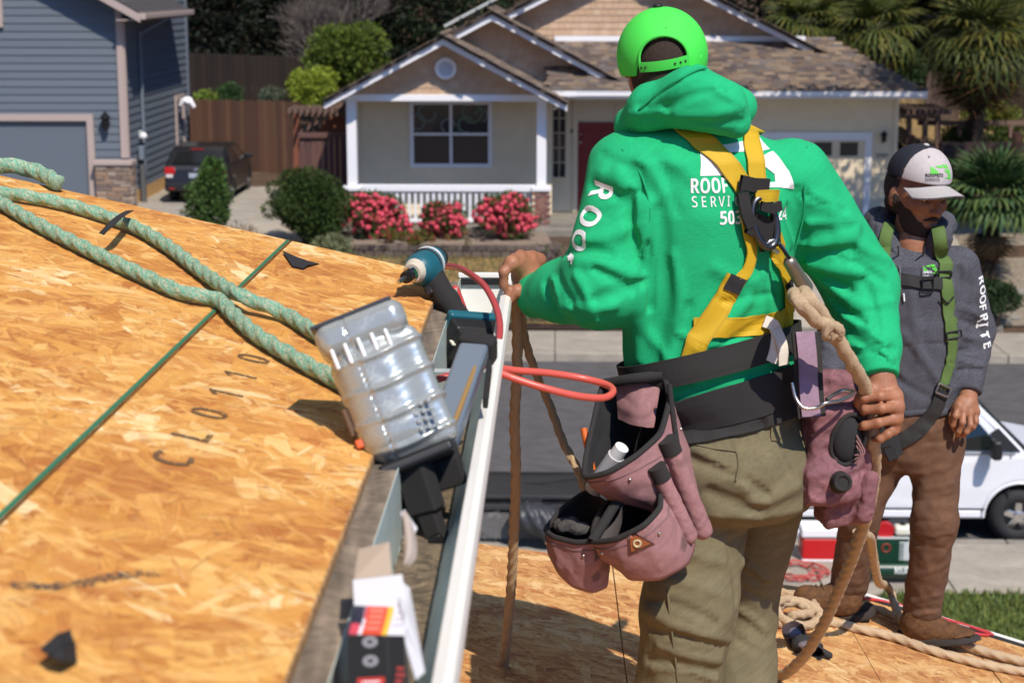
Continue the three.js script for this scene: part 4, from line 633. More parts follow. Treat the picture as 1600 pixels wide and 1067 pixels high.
{ // street tree at the right, out of the picture; its boughs shade the garage front
  const t = thing('street_tree', 'leafy street tree outside the picture, whose boughs shade the garage front', 'tree', V(13.2, .9, -38.6)), R = rng(66), ls = [], br = [cyl(V(0, -.2, 0), V(-.1, 6.8, 0), .24, .16, 10)];
  for (let i = 0; i < 26; i++) { const u = i / 26, x = mix(-9.0, 1, u), c = V(x, 7.75 + .4 * R(), (R() - .5) * 1.8); ls.push([c, .95, .62]); br.push(cyl(V(-.1, 5.5 + R(), 0), c, .07, .02, 5)); }
  for (let i = 0; i < 16; i++) { const c = V(mix(-2.3, 1.8, R()), 10.4 + 2.2 * R(), (R() - .5) * 2.4); ls.push([c, 1.0, .7]); br.push(cyl(V(-.1, 6, 0), c, .07, .02, 5)); }
  part('trunk', merge(br), MAT.bark, t); part('crown', leaves(22000, lobes(ls, .4, .2), .17, .09, tone(.05, .09, .02, .4), 67), MAT.leaf, t);
}
// ================================================================ vehicles
function wheel(parent, x, y, z, r, w, side) {   // axle along z; side +1 shows its face to +z
  const t = part('wheel', new THREE.TorusGeometry(r - w * .42, w * .48, 12, 32).scale(1, 1, 1.05).translate(x, y, z), MAT.tar, parent), f = z + side * w * .3;
  part('rim', new THREE.CylinderGeometry(r * .62, r * .58, w * .5, 28, 1).rotateX(PI / 2).translate(x, y, f - side * .05), MAT.blackMetal, t);
  const sp = []; for (let i = 0; i < 5; i++) { const a = i * 1.2566 + .3; sp.push(bar(V(x, y, f), V(x + Math.cos(a) * r * .6, y + Math.sin(a) * r * .6, f - side * .01), r * .26, .04, V(0, 0, 1), .01)); } sp.push(new THREE.TorusGeometry(r * .6, r * .05, 8, 30).translate(x, y, f), new THREE.CylinderGeometry(r * .18, r * .2, .06, 16).rotateX(PI / 2).translate(x, y, f + side * .02)); part('spokes', merge(sp), MAT.chrome, t);
}
function bodyShell(profile, arches, W, tumble, bev = .07) {   // side view in x, y; width along z
  const s = new THREE.Shape(profile.map((p) => new THREE.Vector2(...p))); const g = new THREE.ExtrudeGeometry(s, { depth: W - 2 * bev, bevelEnabled: true, bevelThickness: bev, bevelSize: bev, bevelOffset: -bev, bevelSegments: 4, curveSegments: 16 }); g.translate(0, 0, -W / 2 + bev);
  const p = g.attributes.position; for (let i = 0; i < p.count; i++) { const q = tumble(p.getX(i), p.getY(i), p.getZ(i)); p.setXYZ(i, ...q); } g.computeVertexNormals(); return g;
}
const arc = (cx, cy, r, a0, a1, n = 12) => Array.from({ length: n + 1 }, (_, i) => { const a = mix(a0, a1, i / n); return [cx + Math.cos(a) * r, cy + Math.sin(a) * r]; });
{ // the white van, nose to the right
  const D = 23.3, wp = at(1592, 810, D), t = thing('white_van', 'white passenger van parked along the near kerb behind the second worker', 'van', V(wp.x, .0, -D - .95));
  const white = M([.78, .8, .84], .28, { clearcoat: .6, clearcoatRoughness: .1 }), hub = .37, wb = -3.43, half = 1.0;
  const tum = (x, y, z) => [x, y, z * (1 - .13 * sstep(1.25, 2.1, y) - .03 * sstep(.9, .4, y)) * (1 - .1 * sstep(.3, 1.0, x))];
  const prof = [[.95, .45], [1.0, .75], [.92, 1.05], [.5, 1.17], [.06, 1.25], [-.34, 1.66], [-.68, 1.98], [-1.0, 2.07], [-2.5, 2.1], [-4.45, 2.06], [-4.62, 1.95], [-4.66, 1.2], [-4.66, .42], ...arc(wb, hub, .47, PI, 0), [wb + .47, .33], [-.47, .33], ...arc(0, hub, .47, PI, 0), [.6, .36]].reverse();
  part('body', bodyShell(prof, 0, 2 * half, tum), white, t);
  const side = (pts, z = half + .004) => slab(pts.map(([x, y]) => V(...tum(x, y, z))), .012);
  const gl = M([.012, .016, .015], .05, { clearcoat: 1, clearcoatRoughness: .02 });
  part('side_window', side([[-1.5, 1.3], [-.28, 1.3], [-.46, 1.52], [-.74, 1.83], [-1.5, 1.85]]), gl, t); part('side_window', side([[-2.9, 1.3], [-1.62, 1.3], [-1.62, 1.85], [-2.9, 1.86]]), gl, t); part('side_window', side([[-4.4, 1.3], [-3.02, 1.3], [-3.02, 1.86], [-4.4, 1.84]]), gl, t);
  part('quarter_panel', side([[-.26, 1.29], [-.03, 1.29], [-.33, 1.6], [-.44, 1.53]], half + .007), MAT.black, t);
  const ws = [V(...tum(-.02, 1.28, half - .1)), V(...tum(-.02, 1.28, -half + .1)), V(...tum(-.64, 1.95, -half + .12)), V(...tum(-.64, 1.95, half - .12))].map((p) => p.add(V(.045, .03, 0))); part('windshield', slab(ws, .015), M([.035, .05, .055], .04, { clearcoat: 1, clearcoatRoughness: .02 }), t); part('cowl', bar(V(.05, 1.255, .85), V(.05, 1.255, -.85), .12, .05), MAT.black, t);
  for (const x of [-.16, -1.56, -2.95]) part('door_seam', side([[x - .008, .45], [x + .008, .45], [x + .008, 1.28], [x - .008, 1.28]], half + .003), MAT.black, t);
  part('sill', box(2.4, .1, .06, -1.72, .42, half - .02, .015), white, t); part('sill_line', box(2.5, .012, .03, -1.72, .49, half - .004), MAT.black, t);
  part('belt_moulding', side([[-4.6, 1.245], [-.1, 1.245], [-.1, 1.27], [-4.6, 1.27]], half + .006), M([.3, .31, .33], .4), t); part('door_handle', box(.14, .035, .04, -1.4, 1.1, half + .02, .01), MAT.black, t);
  const mi = part('side_mirror', new RoundedBoxGeometry(.14, .27, .24, 3, .05).translate(-.42, 1.38, half + .24), MAT.black, t); part('mirror_arm', bar(V(-.4, 1.32, half - .02), V(-.42, 1.3, half + .2), .06, .05), MAT.black, mi);
  part('bumper', box(.16, .24, 1.9, .98, .55, 0, .05), MAT.galv, t); part('tail_light', box(.05, .5, .12, -4.64, 1.15, half - .1, .02), M([.4, .01, .01], .3), t); part('head_light', box(.06, .2, .34, .93, .88, half - .3, .03), MAT.glass, t);
  part('arch_trim', new THREE.TorusGeometry(.48, .022, 6, 24, PI).translate(0, hub, half - .02), white, t); part('arch_trim', new THREE.TorusGeometry(.48, .022, 6, 24, PI).translate(wb, hub, half - .02), white, t);
  for (const x of [0, wb]) { wheel(t, x, hub, half - .14, .37, .24, 1); wheel(t, x, hub, -half + .14, .37, .24, -1); } part('underbody', box(4.6, .16, 1.5, -1.7, .36, 0), MAT.black, t);
}
{ // dark hatchback, tail towards us
  const D = 46.8, c = at(299, 320, D), t = thing('dark_hatchback', 'dark charcoal hatchback parked between the houses, seen from behind', 'car', V(c.x + .1, SURF(c.x, D) + .02, -D), PI / 2);
  const dkp = M([.012, .0125, .014], .35, { clearcoat: .35, clearcoatRoughness: .15 }), tum = (x, y, z) => [x, y, z * (1 - .2 * sstep(.95, 1.5, y)) * (1 - .09 * sstep(.4, 0, x) - .12 * sstep(3.7, 4.4, x))];
  const prof = [[.0, .45], [-.02, .62], [.04, .95], [.1, 1.05], [.5, 1.42], [.75, 1.5], [1.9, 1.53], [2.5, 1.46], [3.2, 1.02], [4.1, .9], [4.38, .7], [4.38, .3], ...arc(3.5, .32, .37, 0, PI).map((p) => p), [3.1, .25], [1.35, .25], ...arc(.92, .32, .37, 0, PI), [.4, .32]];
  part('body', bodyShell(prof, 0, 1.75, tum, .08), dkp, t);
  const gl = M([.01, .012, .013], .05, { clearcoat: 1, clearcoatRoughness: .02 }), rear = (pts, lift = .012) => slab(pts.map(([y, z]) => { const x = y < 1.05 ? mix(.02, .1, clamp((y - .62) / .43)) : mix(.1, .5, (y - 1.05) / .37); return V(...tum(x, y, z)).add(V(-lift - .05 * 0, lift * .6, 0)); }), .01);
  part('rear_window', rear([[1.08, -.66], [1.08, .66], [1.37, .6], [1.37, -.6]].reverse(), .03), gl, t); part('brake_light', box(.04, .03, .36, .49, 1.45, 0, .01), M([.35, .02, .02], .3), t);
  for (const s of [-1, 1]) { const l = part('tail_light', box(.12, .2, .28, .05, .92, s * .66, .04), M([.45, .012, .015], .2, { clearcoat: 1 }), t); part('reverse_lamp', box(.1, .1, .2, .03, .78, s * .67, .03), M([.6, .55, .55], .2), l);
    const sd = (pts) => slab((s > 0 ? pts : pts.slice().reverse()).map(([x, y]) => V(...tum(x, y, s * .882))), .01); part('side_window', sd([[.62, 1.08], [1.5, 1.05], [1.5, 1.42], [.85, 1.42]]), gl, t); part('side_window', sd([[1.58, 1.05], [3.0, 1.03], [2.45, 1.4], [1.58, 1.43]]), gl, t); part('side_mirror', new RoundedBoxGeometry(.12, .13, .2, 2, .04).translate(2.9, 1.06, s * .95), dkp, t);
    for (const x of [.92, 3.5]) wheel(t, x, .32, s * .74, .32, .2, s); }
  part('licence_plate', box(.02, .13, .34, .0, .8, .02, .005), M([.32, .36, .42], .5), t); part('emblem', new THREE.SphereGeometry(.06, 10, 6).scale(.3, .5, 1).translate(-.0, .95, .02), MAT.chrome, t); part('bumper', box(.1, .22, 1.6, .0, .5, 0, .05), dkp, t); for (const s of [-1, 1]) part('reflector', box(.02, .05, .14, -.055, .46, s * .6, .01), M([.3, .01, .01], .3), t);
}
// ================================================================ things on the ground below
{ const p = at(1287, 871, 22.2), t = thing('drink_cooler', 'red drink cooler with a white lid standing on the pavement', 'cooler', V(p.x, .14, -22.2)), red = M([.5, .012, .015], .4), wh = MAT.whitePaint;
  part('body', box(.6, .3, .36, 0, .16, 0, .03), red, t); part('lid', box(.64, .13, .4, 0, .38, 0, .03), wh, t); part('lid_dome', new THREE.SphereGeometry(.14, 16, 8, 0, 6.3, 0, 1.6).scale(1, .5, 1).translate(.12, .43, .02), M([.5, .49, .46], .4), t); part('handle', box(.05, .1, .2, -.34, .33, 0, .02), wh, t); part('base', box(.6, .03, .36, 0, .015, 0, .01), wh, t); }
{ const p = at(1392, 920, 21.4), t = thing('air_compressor', 'dark green gasoline air compressor with a white tank cap on the pavement', 'compressor', V(p.x, .14, -21.4)), gr = M([.008, .04, .022], .35);
  part('air_tank', merge([new THREE.CapsuleGeometry(.13, .62, 6, 18).rotateZ(PI / 2).translate(0, .2, .2)]), gr, t); part('air_tank', merge([new THREE.CapsuleGeometry(.13, .62, 6, 18).rotateZ(PI / 2).translate(0, .2, -.14)]), gr, t);
  const cv = part('belt_guard', box(.5, .36, .1, -.06, .5, .2, .02), gr, t); for (let i = 0; i < 8; i++) part('grille_bar', box(.4, .012, .015, -.08, .36 + i * .036, .258), M([.012, .07, .035], .4), cv); part('guard_edge', box(.52, .018, .12, -.06, .69, .2, .005), MAT.galv, cv); part('notice', box(.15, .28, .006, .13, .5, .254), M([.55, .57, .56], .5), cv); part('badge', new THREE.TorusGeometry(.06, .012, 6, 20).translate(-.14, .55, .262), M([.3, .03, .02], .5), cv);
  part('engine', box(.3, .26, .26, .1, .74, -.05, .03), MAT.black, t); part('starter_cover', new THREE.CylinderGeometry(.12, .13, .1, 16).rotateX(PI / 2).translate(-.14, .78, .14), M([.45, .01, .015], .4), t); part('fuel_tank', new RoundedBoxGeometry(.26, .14, .22, 3, .05).translate(.12, .79, .12), M([.75, .72, .6], .4), t); part('fuel_cap', new THREE.CylinderGeometry(.04, .04, .05, 12).translate(.12, .88, .12), MAT.black, t); part('pump_head', merge([box(.14, .3, .18, .36, .62, .08, .02), ...[0, 1, 2, 3, 4].map((i) => box(.18, .014, .22, .36, .52 + i * .05, .08))]), MAT.galv, t);
  const rub = M([.3, .26, .2], .8); for (const [x, z] of [[-.3, .2], [.3, .2], [-.3, -.14], [.3, -.14]]) part('foot', cyl(V(x, 0, z), V(x, .09, z), .04, .035, 10), rub, t);
  const nt = canvasTex(512, 96, (g, w, h) => { g.fillStyle = '#000'; g.fillRect(0, 0, w, h); g.fillStyle = '#fff'; g.font = 'bold 86px sans-serif'; g.textAlign = 'center'; g.textBaseline = 'middle'; g.fillText('ROLAIR', w / 2, h / 2 + 4); }, false);
  t.scale.setScalar(.84); part('lettering', gridGeo(8, 6, (u, v) => { const a = mix(-.35, .75, v); return V(mix(-.1, .32, u), .2 + Math.sin(a) * .1325, .2 + Math.cos(a) * .1325); }), M([.75, .78, .76], .5, { alphaMap: nt, alphaTest: .5 }), t); }
{ // utility trailer of expanded metal at the kerb
  const D = 22.7, x0 = at(700, 800, D).x, x1 = at(960, 800, D).x, t = thing('mesh_trailer', 'black utility trailer of expanded metal mesh beyond the lower roof', 'trailer', V((x0 + x1) / 2, .15, -D)), w = x1 - x0, bm = M([.03, .03, .032], .6), yd = .62;
  const mesh = (W, H, s, wd) => { const g = [], n = Math.ceil((W + H * 1.8) / s); for (let i = 0; i < n; i++) for (const k of [1, -1]) { let a = -W / 2 + i * s - (k > 0 ? H * 1.8 : 0), b = a + H * 1.8; let p = [k > 0 ? a : b - H * 1.8, 0], q = [k > 0 ? b : a, H]; p = k > 0 ? [a, 0] : [b, 0]; q = k > 0 ? [b, H] : [a, H]; const cl = (P, Q) => { const L = -W / 2, Rr = W / 2; let t0 = 0, t1 = 1; const dx = Q[0] - P[0]; const ta = (L - P[0]) / dx, tb = (Rr - P[0]) / dx; t0 = Math.max(t0, Math.min(ta, tb)); t1 = Math.min(t1, Math.max(ta, tb)); return t1 > t0 ? [[P[0] + dx * t0, P[1] + (Q[1] - P[1]) * t0], [P[0] + dx * t1, P[1] + (Q[1] - P[1]) * t1]] : null; }; const c = cl(p, q); if (c) g.push(bar(V(c[0][0], c[0][1], 0), V(c[1][0], c[1][1], 0), wd, wd)); } return merge(g); };
  part('deck_mesh', mesh(w, 1.1, .09, .03).rotateX(-PI / 2).translate(0, yd, -.1), bm, t); for (let i = 0; i < 5; i++) part('deck_bar', box(w, .03, .05, 0, yd - .025, -.2 - i * .25), bm, t);
  part('deck_plate', box(w, .02, .35, 0, yd - .02, -1.02), bm, t);
  part('side_mesh', mesh(w, .36, .07, .012).translate(0, .06, .02), M([.22, .22, .22], .5), t); part('side_mesh', mesh(w, .2, .07, .014).translate(0, yd - .18, .02), bm, t); part('side_rail', box(w, .07, .06, 0, yd - .12, .04, .01), bm, t); part('side_rail', box(w, .05, .06, 0, yd + .02, .04, .01), bm, t); for (let x = -w / 2 + .2; x < w / 2; x += .55) part('upright', box(.05, .6, .05, x, .33, 0, .005), bm, t);
  for (const s of [-.5, .4]) wheel(t, s, .28, -.6, .28, .2, 1);
  const bg = at(842, 806, D - .1), bs = unionS([ellS(V(0, 0, 0), .3, .2, .2), ellS(V(.22, -.12, .05), .26, .2, .18), ellS(V(-.18, .04, 0), .2, .16, .18)], .12); const ng = surf((x, y, z) => bs(x, y, z) + .02 * fbm(x * 9, y * 9, z * 9) + .01 * Math.sin(x * 40 + y * 22), V(-.55, -.45, -.35), V(.6, .35, .35), .025); ng.translate(bg.x, bg.y, bg.z + .12);
  solo('black_bag', ng, M([.03, .034, .04], .5), 'crumpled black bag lying on the mesh trailer behind the pouches', 'bag');
  const cd = at(782, 787, D + .4), R = rng(6), pts = []; for (let i = 0; i < 60; i++) { const a = i * .9; pts.push(V(cd.x + Math.cos(a) * (.16 + .08 * R()), cd.y + .12 * Math.sin(a * 1.3) + .04 * R(), cd.z + .1 * Math.sin(a * .7))); } solo('cable_coil', tube(pts, .018, 500, 6), MAT.black, 'tangled coil of black cable on the mesh trailer left of the bag', 'cable');
}
{ // air hose loops on the pavement by the compressor
  const R = rng(9), pts = []; for (let i = 0; i < 90; i++) { const a = i * .35, p = at(1262 + 34 * Math.cos(a) * (1 + .3 * Math.sin(i * .21)) - i * .3, 908 + 7 * Math.sin(a) + 4 * Math.sin(i * .13), 21.5); pts.push(V(p.x, .16 + .012 * (i % 7), -21.5 - .3 * Math.sin(a))); } pts.push(at(1345, 908, 21.4).setY(.16)); solo('red_hose_coil', tube(pts, .009, 600, 6), M([.5, .06, .05], .45), 'thin red air hose looped on the pavement beside the compressor', 'hose');
}
// ================================================================ the roof we stand on
const UH = (x) => EYE - (.739 + .223 * x), LH = (x, D) => EYE - (1.4915 + .22 * x + .07 * D);
const onU = (px, py, lift = 0) => { const r = at(px, py, 1), a = r.x, b = EYE - r.y; return at(px, py, (.739 - lift) / (b - .223 * a)); };
const onL = (px, py, lift = 0) => { const r = at(px, py, 1), a = r.x, b = EYE - r.y; return at(px, py, (1.4915 - lift) / (b - .22 * a - .07)); };
const nh = thing('unfinished_house', 'near house stripped to bare orange OSB sheathing, with a white gutter along the upper eave', 'house');
{
  const U = (x, D) => V(x, UH(x), -D), XE = -.268, XG = -.628, RK = 4.2;
  const panel = (x0, x1, d0, d1, name = 'osb_panel') => { const g = slab([U(x0, d0), U(x1, d0), U(x1, d1), U(x0, d1)], .012, 1, V(1, -.223, 0)); return part(name, g, MAT.osb, nh); };
  panel(XG + .003, XE, .5, RK); panel(XG - 1.215, XG - .002, .5, RK); panel(XG - 2.434, XG - 1.219, .5, RK);
  // factory green edge paint along the seam
  part('painted_edge', slab([U(XG - .0085, .5), U(XG - .002, .5), U(XG - .002, RK - .01), U(XG - .0085, RK - .01)].map((p) => p.add(V(0, .0022, 0))), .002), MAT.greenPaint, nh);
  part('underlayment', slab([U(-3.2, .4), U(XE - .02, .4), U(XE - .02, RK - .03), U(-3.2, RK - .03)].map((p) => p.add(V(0, -.0135, 0))), .02), MAT.osbEdge, nh);
  part('rake_flashing', slab([U(-2.3, RK - .1), U(-1.42, RK - .1), U(-1.42, RK), U(-2.3, RK)].map((p) => p.add(V(0, .012, 0))), .006), MAT.whitePaint, nh);
  part('rake_board', slab([U(-3.2, RK + .002), U(XE, RK + .002), U(XE, RK + .002).add(V(0, -.16, 0)), U(-3.2, RK + .002).add(V(0, -.16, 0))].map((p) => p.add(V(0, -.013, 0))).reverse(), .03), MAT.weathered, nh);
  part('panel_edge', bar(V(XE + .0015, UH(XE) - .0062, -.5), V(XE + .0015, UH(XE) - .0062, -RK), .003, .0122), MAT.osbEdge, nh);
  // fascia: weathered board seen along its top
  part('fascia_board', bar(V(-.2475, EYE - .69 - .08, -.5), V(-.2475, EYE - .69 - .08, -RK), .038, .15), MAT.weathered, nh);
  part('soffit', box(.5, .02, 3.7, -.55, EYE - .86, -2.35), MAT.whitePaint, nh);
  part('wall', box(.15, 4.4, 3.6, -.75, EYE - 3.05, -2.3), MAT.cream, nh); part('wall', box(2.6, 4.6, .15, -2.1, EYE - 3.0, -RK + .35), MAT.cream, nh);
  // stencil and scuffs on the sheathing
  const onPanel = (c, along, up, w, h, alpha, col, name) => { const n = along.clone().cross(up).normalize(); const g = slab([[-w / 2, -h / 2], [w / 2, -h / 2], [w / 2, h / 2], [-w / 2, h / 2]].map(([a, b]) => c.clone().addScaledVector(along, a).addScaledVector(up, b).addScaledVector(n, .0016)), 0); const uv = g.attributes.uv, p = g.attributes.position, q = V(); for (let i = 0; i < p.count; i++) { q.fromBufferAttribute(p, i).sub(c); uv.setXY(i, q.dot(along) / w + .5, q.dot(up) / h + .5); } part(name, g, M(col, .9, { alphaMap: alpha, alphaTest: .4 }), nh); };
  const upU = V(-1, .223, 0).normalize(), alU = V(0, 0, -1);
  { const a = onU(232, 735), b = onU(418, 552), L = a.distanceTo(b); onPanel(a.clone().lerp(b, .5), alU, upU, L, .075, canvasTex(1024, 128, (g, w, h) => { g.fillStyle = '#000'; g.fillRect(0, 0, w, h); g.fillStyle = '#fff'; g.font = 'bold 122px monospace'; g.textBaseline = 'middle'; g.textAlign = 'center'; [...'CL0110'].forEach((ch, i) => g.fillText(ch, (i + .5) * w / 6, h / 2 + 4)); g.fillStyle = '#000'; const R = rng(5); for (let i = 0; i < 900; i++) g.fillRect(R() * w, R() * h, 3 + R() * 7, 1 + R() * 3); for (let i = 0; i < 6; i++) g.fillRect((i + .46) * w / 6, 0, 7, h); }, false), [.16, .09, .04], 'stencil_lettering'); }
  { const a = onU(10, 915), b = onU(250, 902), L = a.distanceTo(b), al = b.clone().sub(a).normalize(), n = V(.223, 1, 0).normalize(); onPanel(a.clone().lerp(b, .5), al, n.clone().cross(al), L, .05, canvasTex(512, 128, (g, w, h) => { g.fillStyle = '#000'; g.fillRect(0, 0, w, h); const R = rng(15); for (let i = 0; i < 420; i++) { const x = R() * w, y = h * .5 + 26 * Math.sin(x / 90) + (R() - .5) * 46; g.fillStyle = '#fff'; g.globalAlpha = .4 + .6 * R(); g.fillRect(x, y, 4 + R() * 14, 1 + R() * 4); } }, false), [.09, .07, .06], 'scuff_mark'); }
  // gutter
  const y0 = EYE - .7, prof = [[-.2265, .008], [-.2265, -.112], [-.165, -.115], [-.148, -.085], [-.132, -.07], [-.126, -.02], [-.1225, -.004]], G0 = .5, G1 = 4.25, w = part('gutter', (() => { const g = []; for (let i = 0; i < prof.length - 1; i++) { const [a, b] = [prof[i], prof[i + 1]]; g.push(slab([V(a[0], y0 + a[1], -G0), V(b[0], y0 + b[1], -G0), V(b[0], y0 + b[1], -G1), V(a[0], y0 + a[1], -G1)], .0015)); } return merge(g); })(), MAT.galvIn, nh);
  part('gutter_lip', (() => { const g = []; const c = [[-.124, .0], [-.1215, .006], [-.112, .008], [-.103, .004], [-.1, -.006], [-.1015, -.03], [-.112, -.06], [-.13, -.085]]; for (let i = 0; i < c.length - 1; i++) { const [a, b] = [c[i], c[i + 1]]; g.push(slab([V(a[0], y0 + a[1], -G0), V(b[0], y0 + b[1], -G0), V(b[0], y0 + b[1], -G1), V(a[0], y0 + a[1], -G1)].reverse(), .0015)); } return merge(g); })(), MAT.whiteMetal, w);
  part('gutter_end', slab([V(-.2265, y0 + .006, -G1), V(-.2265, y0 - .112, -G1), V(-.165, y0 - .115, -G1), V(-.132, y0 - .07, -G1), V(-.1, y0 - .03, -G1), V(-.1, y0 + .006, -G1)], .003), MAT.whiteMetal, w); part('end_lip', box(.135, .012, .02, -.166, y0 + .012, -G1, .003), MAT.whiteMetal, w); part('end_seal', box(.122, .012, .006, -.166, y0 - .004, -G1 + .006), MAT.black, w);
  part('gutter_debris', gridGeo(6, 160, (u, v) => { const x = mix(-.224, -.152, u), D = mix(.6, 4.2, v); return V(x, y0 - .106 + .006 * fbm(x * 40, D * 25), -D); }, (u, v, p) => [p.x, p.z]), MAT.debris, w);
  part('gutter_hanger', merge([bar(V(-.2255, y0 - .012, -3.28), V(-.122, y0 - .012, -3.28), .018, .003)]), MAT.galv, w);
  // lower roof: panels laid level with the eave, seams along and down the slope
  const E = [[-.62, 5.62], [-.27, 5.74], [.78, 6.09], [1.124, 6.19], [1.644, 5.98], [2.6, 5.62]], far = (x) => { for (let i = 0; i < E.length - 1; i++) if (x <= E[i + 1][0]) return mix(E[i][1], E[i + 1][1], (x - E[i][0]) / (E[i + 1][0] - E[i][0])); return 5.62; };
  const L = (x, D) => V(x, LH(x, D), -D), rows = [-.62, .2, .6, .99, 1.43, 1.9, 2.6], cuts = [[1.0, 3.1, 5.35], [1.0, 2.2, 4.66], [1.0, 3.3, 5.12], [1.0, 2.4, 4.72], [1, 3.4, 5.3], [1, 2.6, 4.9]];
  for (let r = 0; r < rows.length - 1; r++) { const x0 = rows[r] + .002, x1 = rows[r + 1] - .002, c = [...cuts[r], null]; for (let k = 0; k < c.length - 1; k++) { const d0 = c[k] + .002, mid = E.filter((e) => e[0] > x0 && e[0] < x1).map((e) => L(e[0], e[1])).reverse(); const pts = c[k + 1] ? [L(x0, d0), L(x1, d0), L(x1, c[k + 1] - .002), L(x0, c[k + 1] - .002)] : [L(x0, d0), L(x1, d0), L(x1, far(x1)), ...mid, L(x0, far(x0))]; const o = .0012 * ((r * 7 + k * 3) % 3 - 1); part('osb_panel', slab(pts.map((p) => p.add(V(0, o, 0))), .012, 1, V(1, -.22, 0)), MAT.osb2, nh); } }
  part('roof_underside', slab([L(-.6, 1.0), L(2.55, 1.0), L(2.55, far(2.55) - .03), L(1.12, far(1.12) - .03), L(-.6, far(-.6) - .03)].map((p) => p.add(V(0, -.016, 0))), .14), MAT.osbEdge, nh);
  part('lower_wall', slab([L(-.6, 5.4), L(2.4, 5.4), L(2.4, 5.4).setY(.5), L(-.6, 5.4).setY(.5)].map((p) => p.add(V(0, -.17, 0))), .15), MAT.cream, nh); part('lower_wall', box(.15, 4, 4.2, 2.3, 2.6, -3.3), MAT.cream, nh);
  const de = [[1.0, far(1.0)], [1.124, 6.19], [1.644, 5.98], [2.6, 5.62]]; for (let i = 0; i < 3; i++) { const a = L(...de[i]), b = L(...de[i + 1]); part('drip_edge', bar(a.clone().add(V(0, .002, -.012)), b.clone().add(V(0, .002, -.012)), .022, .012), MAT.whiteMetal, nh); part('drip_flange', bar(a.clone().add(V(0, .003, .016)), b.clone().add(V(0, .003, .016)), .03, .003), MAT.tar, nh); part('rake_fascia', bar(a.clone().add(V(0, -.1, .0)), b.clone().add(V(0, -.1, .0)), .02, .16), MAT.whitePaint, nh); }
  part('felt_strip', slab([onL(1195, 914), onL(1262, 930), onL(1256, 938), onL(1192, 923)].map((p) => p.add(V(0, .004, 0))), .003), MAT.tar, nh);
}
// ---------------------------------------------------------------- ropes on the upper roof
const ropeGreen = M(0xffffff, .9, { map: (() => { const R = rng(44); return tex(256, 256, (u, v) => { const n = pnoise(u, v, 12, 5) + .5 * pnoise(u, v, 40, 6), k = .85 + .35 * n + (R() - .5) * .22, w = sstep(-.05, .4, pnoise(u * 2, v, 9, 9) + .15); return [mix(.45, .84, w) * k, mix(.76, .84, w) * k, mix(.64, .7, w) * k]; }); })(), bumpMap: bumpT(60, 120, 7), bumpScale: .0015 });
const ropeTan = M(0xffffff, .95, { map: rp(speck([.76, .66, .53], .4, 20, 80, 45, 256), 2), bumpMap: bumpT(60, 120, 8), bumpScale: .002 });
const pathU = (l, lift) => l.map(([x, y, k = 0]) => onU(x, y, lift + k));
solo('green_rope', rope(pathU([[-60, 288], [-20, 305], [50, 345], [130, 386], [210, 424], [290, 458], [335, 466], [365, 492], [400, 522], [450, 553], [500, 580], [560, 612]], .02), .0148, .115), ropeGreen, 'nearer strand of thick green rope, looped lower across the upper roof', 'rope');
solo('green_rope', rope(pathU([[-60, 296], [20, 303], [100, 318], [200, 350], [258, 382], [320, 428], [385, 466, .012], [440, 488], [490, 518], [560, 560]], .02), .0148, .115), ropeGreen, 'upper strand of thick green rope that crosses over the nearer one', 'rope');
solo('green_rope', rope(pathU([[-60, 258], [0, 258], [40, 263], [70, 274], [88, 285]], .024), .02, .13), ropeGreen, 'short cut end of green rope near the upper left roof edge', 'rope');
function scrap(label, pts, seed, lift = .012) { const R = rng(seed), c = pts.reduce((a, p) => [a[0] + p[0] / pts.length, a[1] + p[1] / pts.length], [0, 0]), P = pts.map((p) => onU(p[0], p[1], lift * R())), C = onU(c[0], c[1], lift * .8), g = []; for (let i = 0; i < P.length; i++) g.push(slab([C, P[i], P[(i + 1) % P.length]].map((p) => p.clone()), .002)); solo('felt_scrap', merge(g), MAT.tar, label, 'scrap'); }
scrap('torn scrap of black roofing felt right of the green seam', [[441, 393], [462, 402], [478, 408], [498, 413], [480, 415], [474, 420], [456, 416]], 3, .008);
scrap('crumpled dark scrap lying on the sheathing at the lower left', [[62, 1016], [92, 990], [108, 985], [114, 1002], [117, 1036], [95, 1034], [76, 1026]], 5, .03);
solo('felt_scrap', strap(null, [onU(158, 366, .04), onU(172, 352, .06), onU(188, 338, .06), onU(202, 330, .045)], .016, 0, .002, 10, V(0, 1, .3)), MAT.tar, 'dark strip of felt lying over the upper green rope', 'scrap');
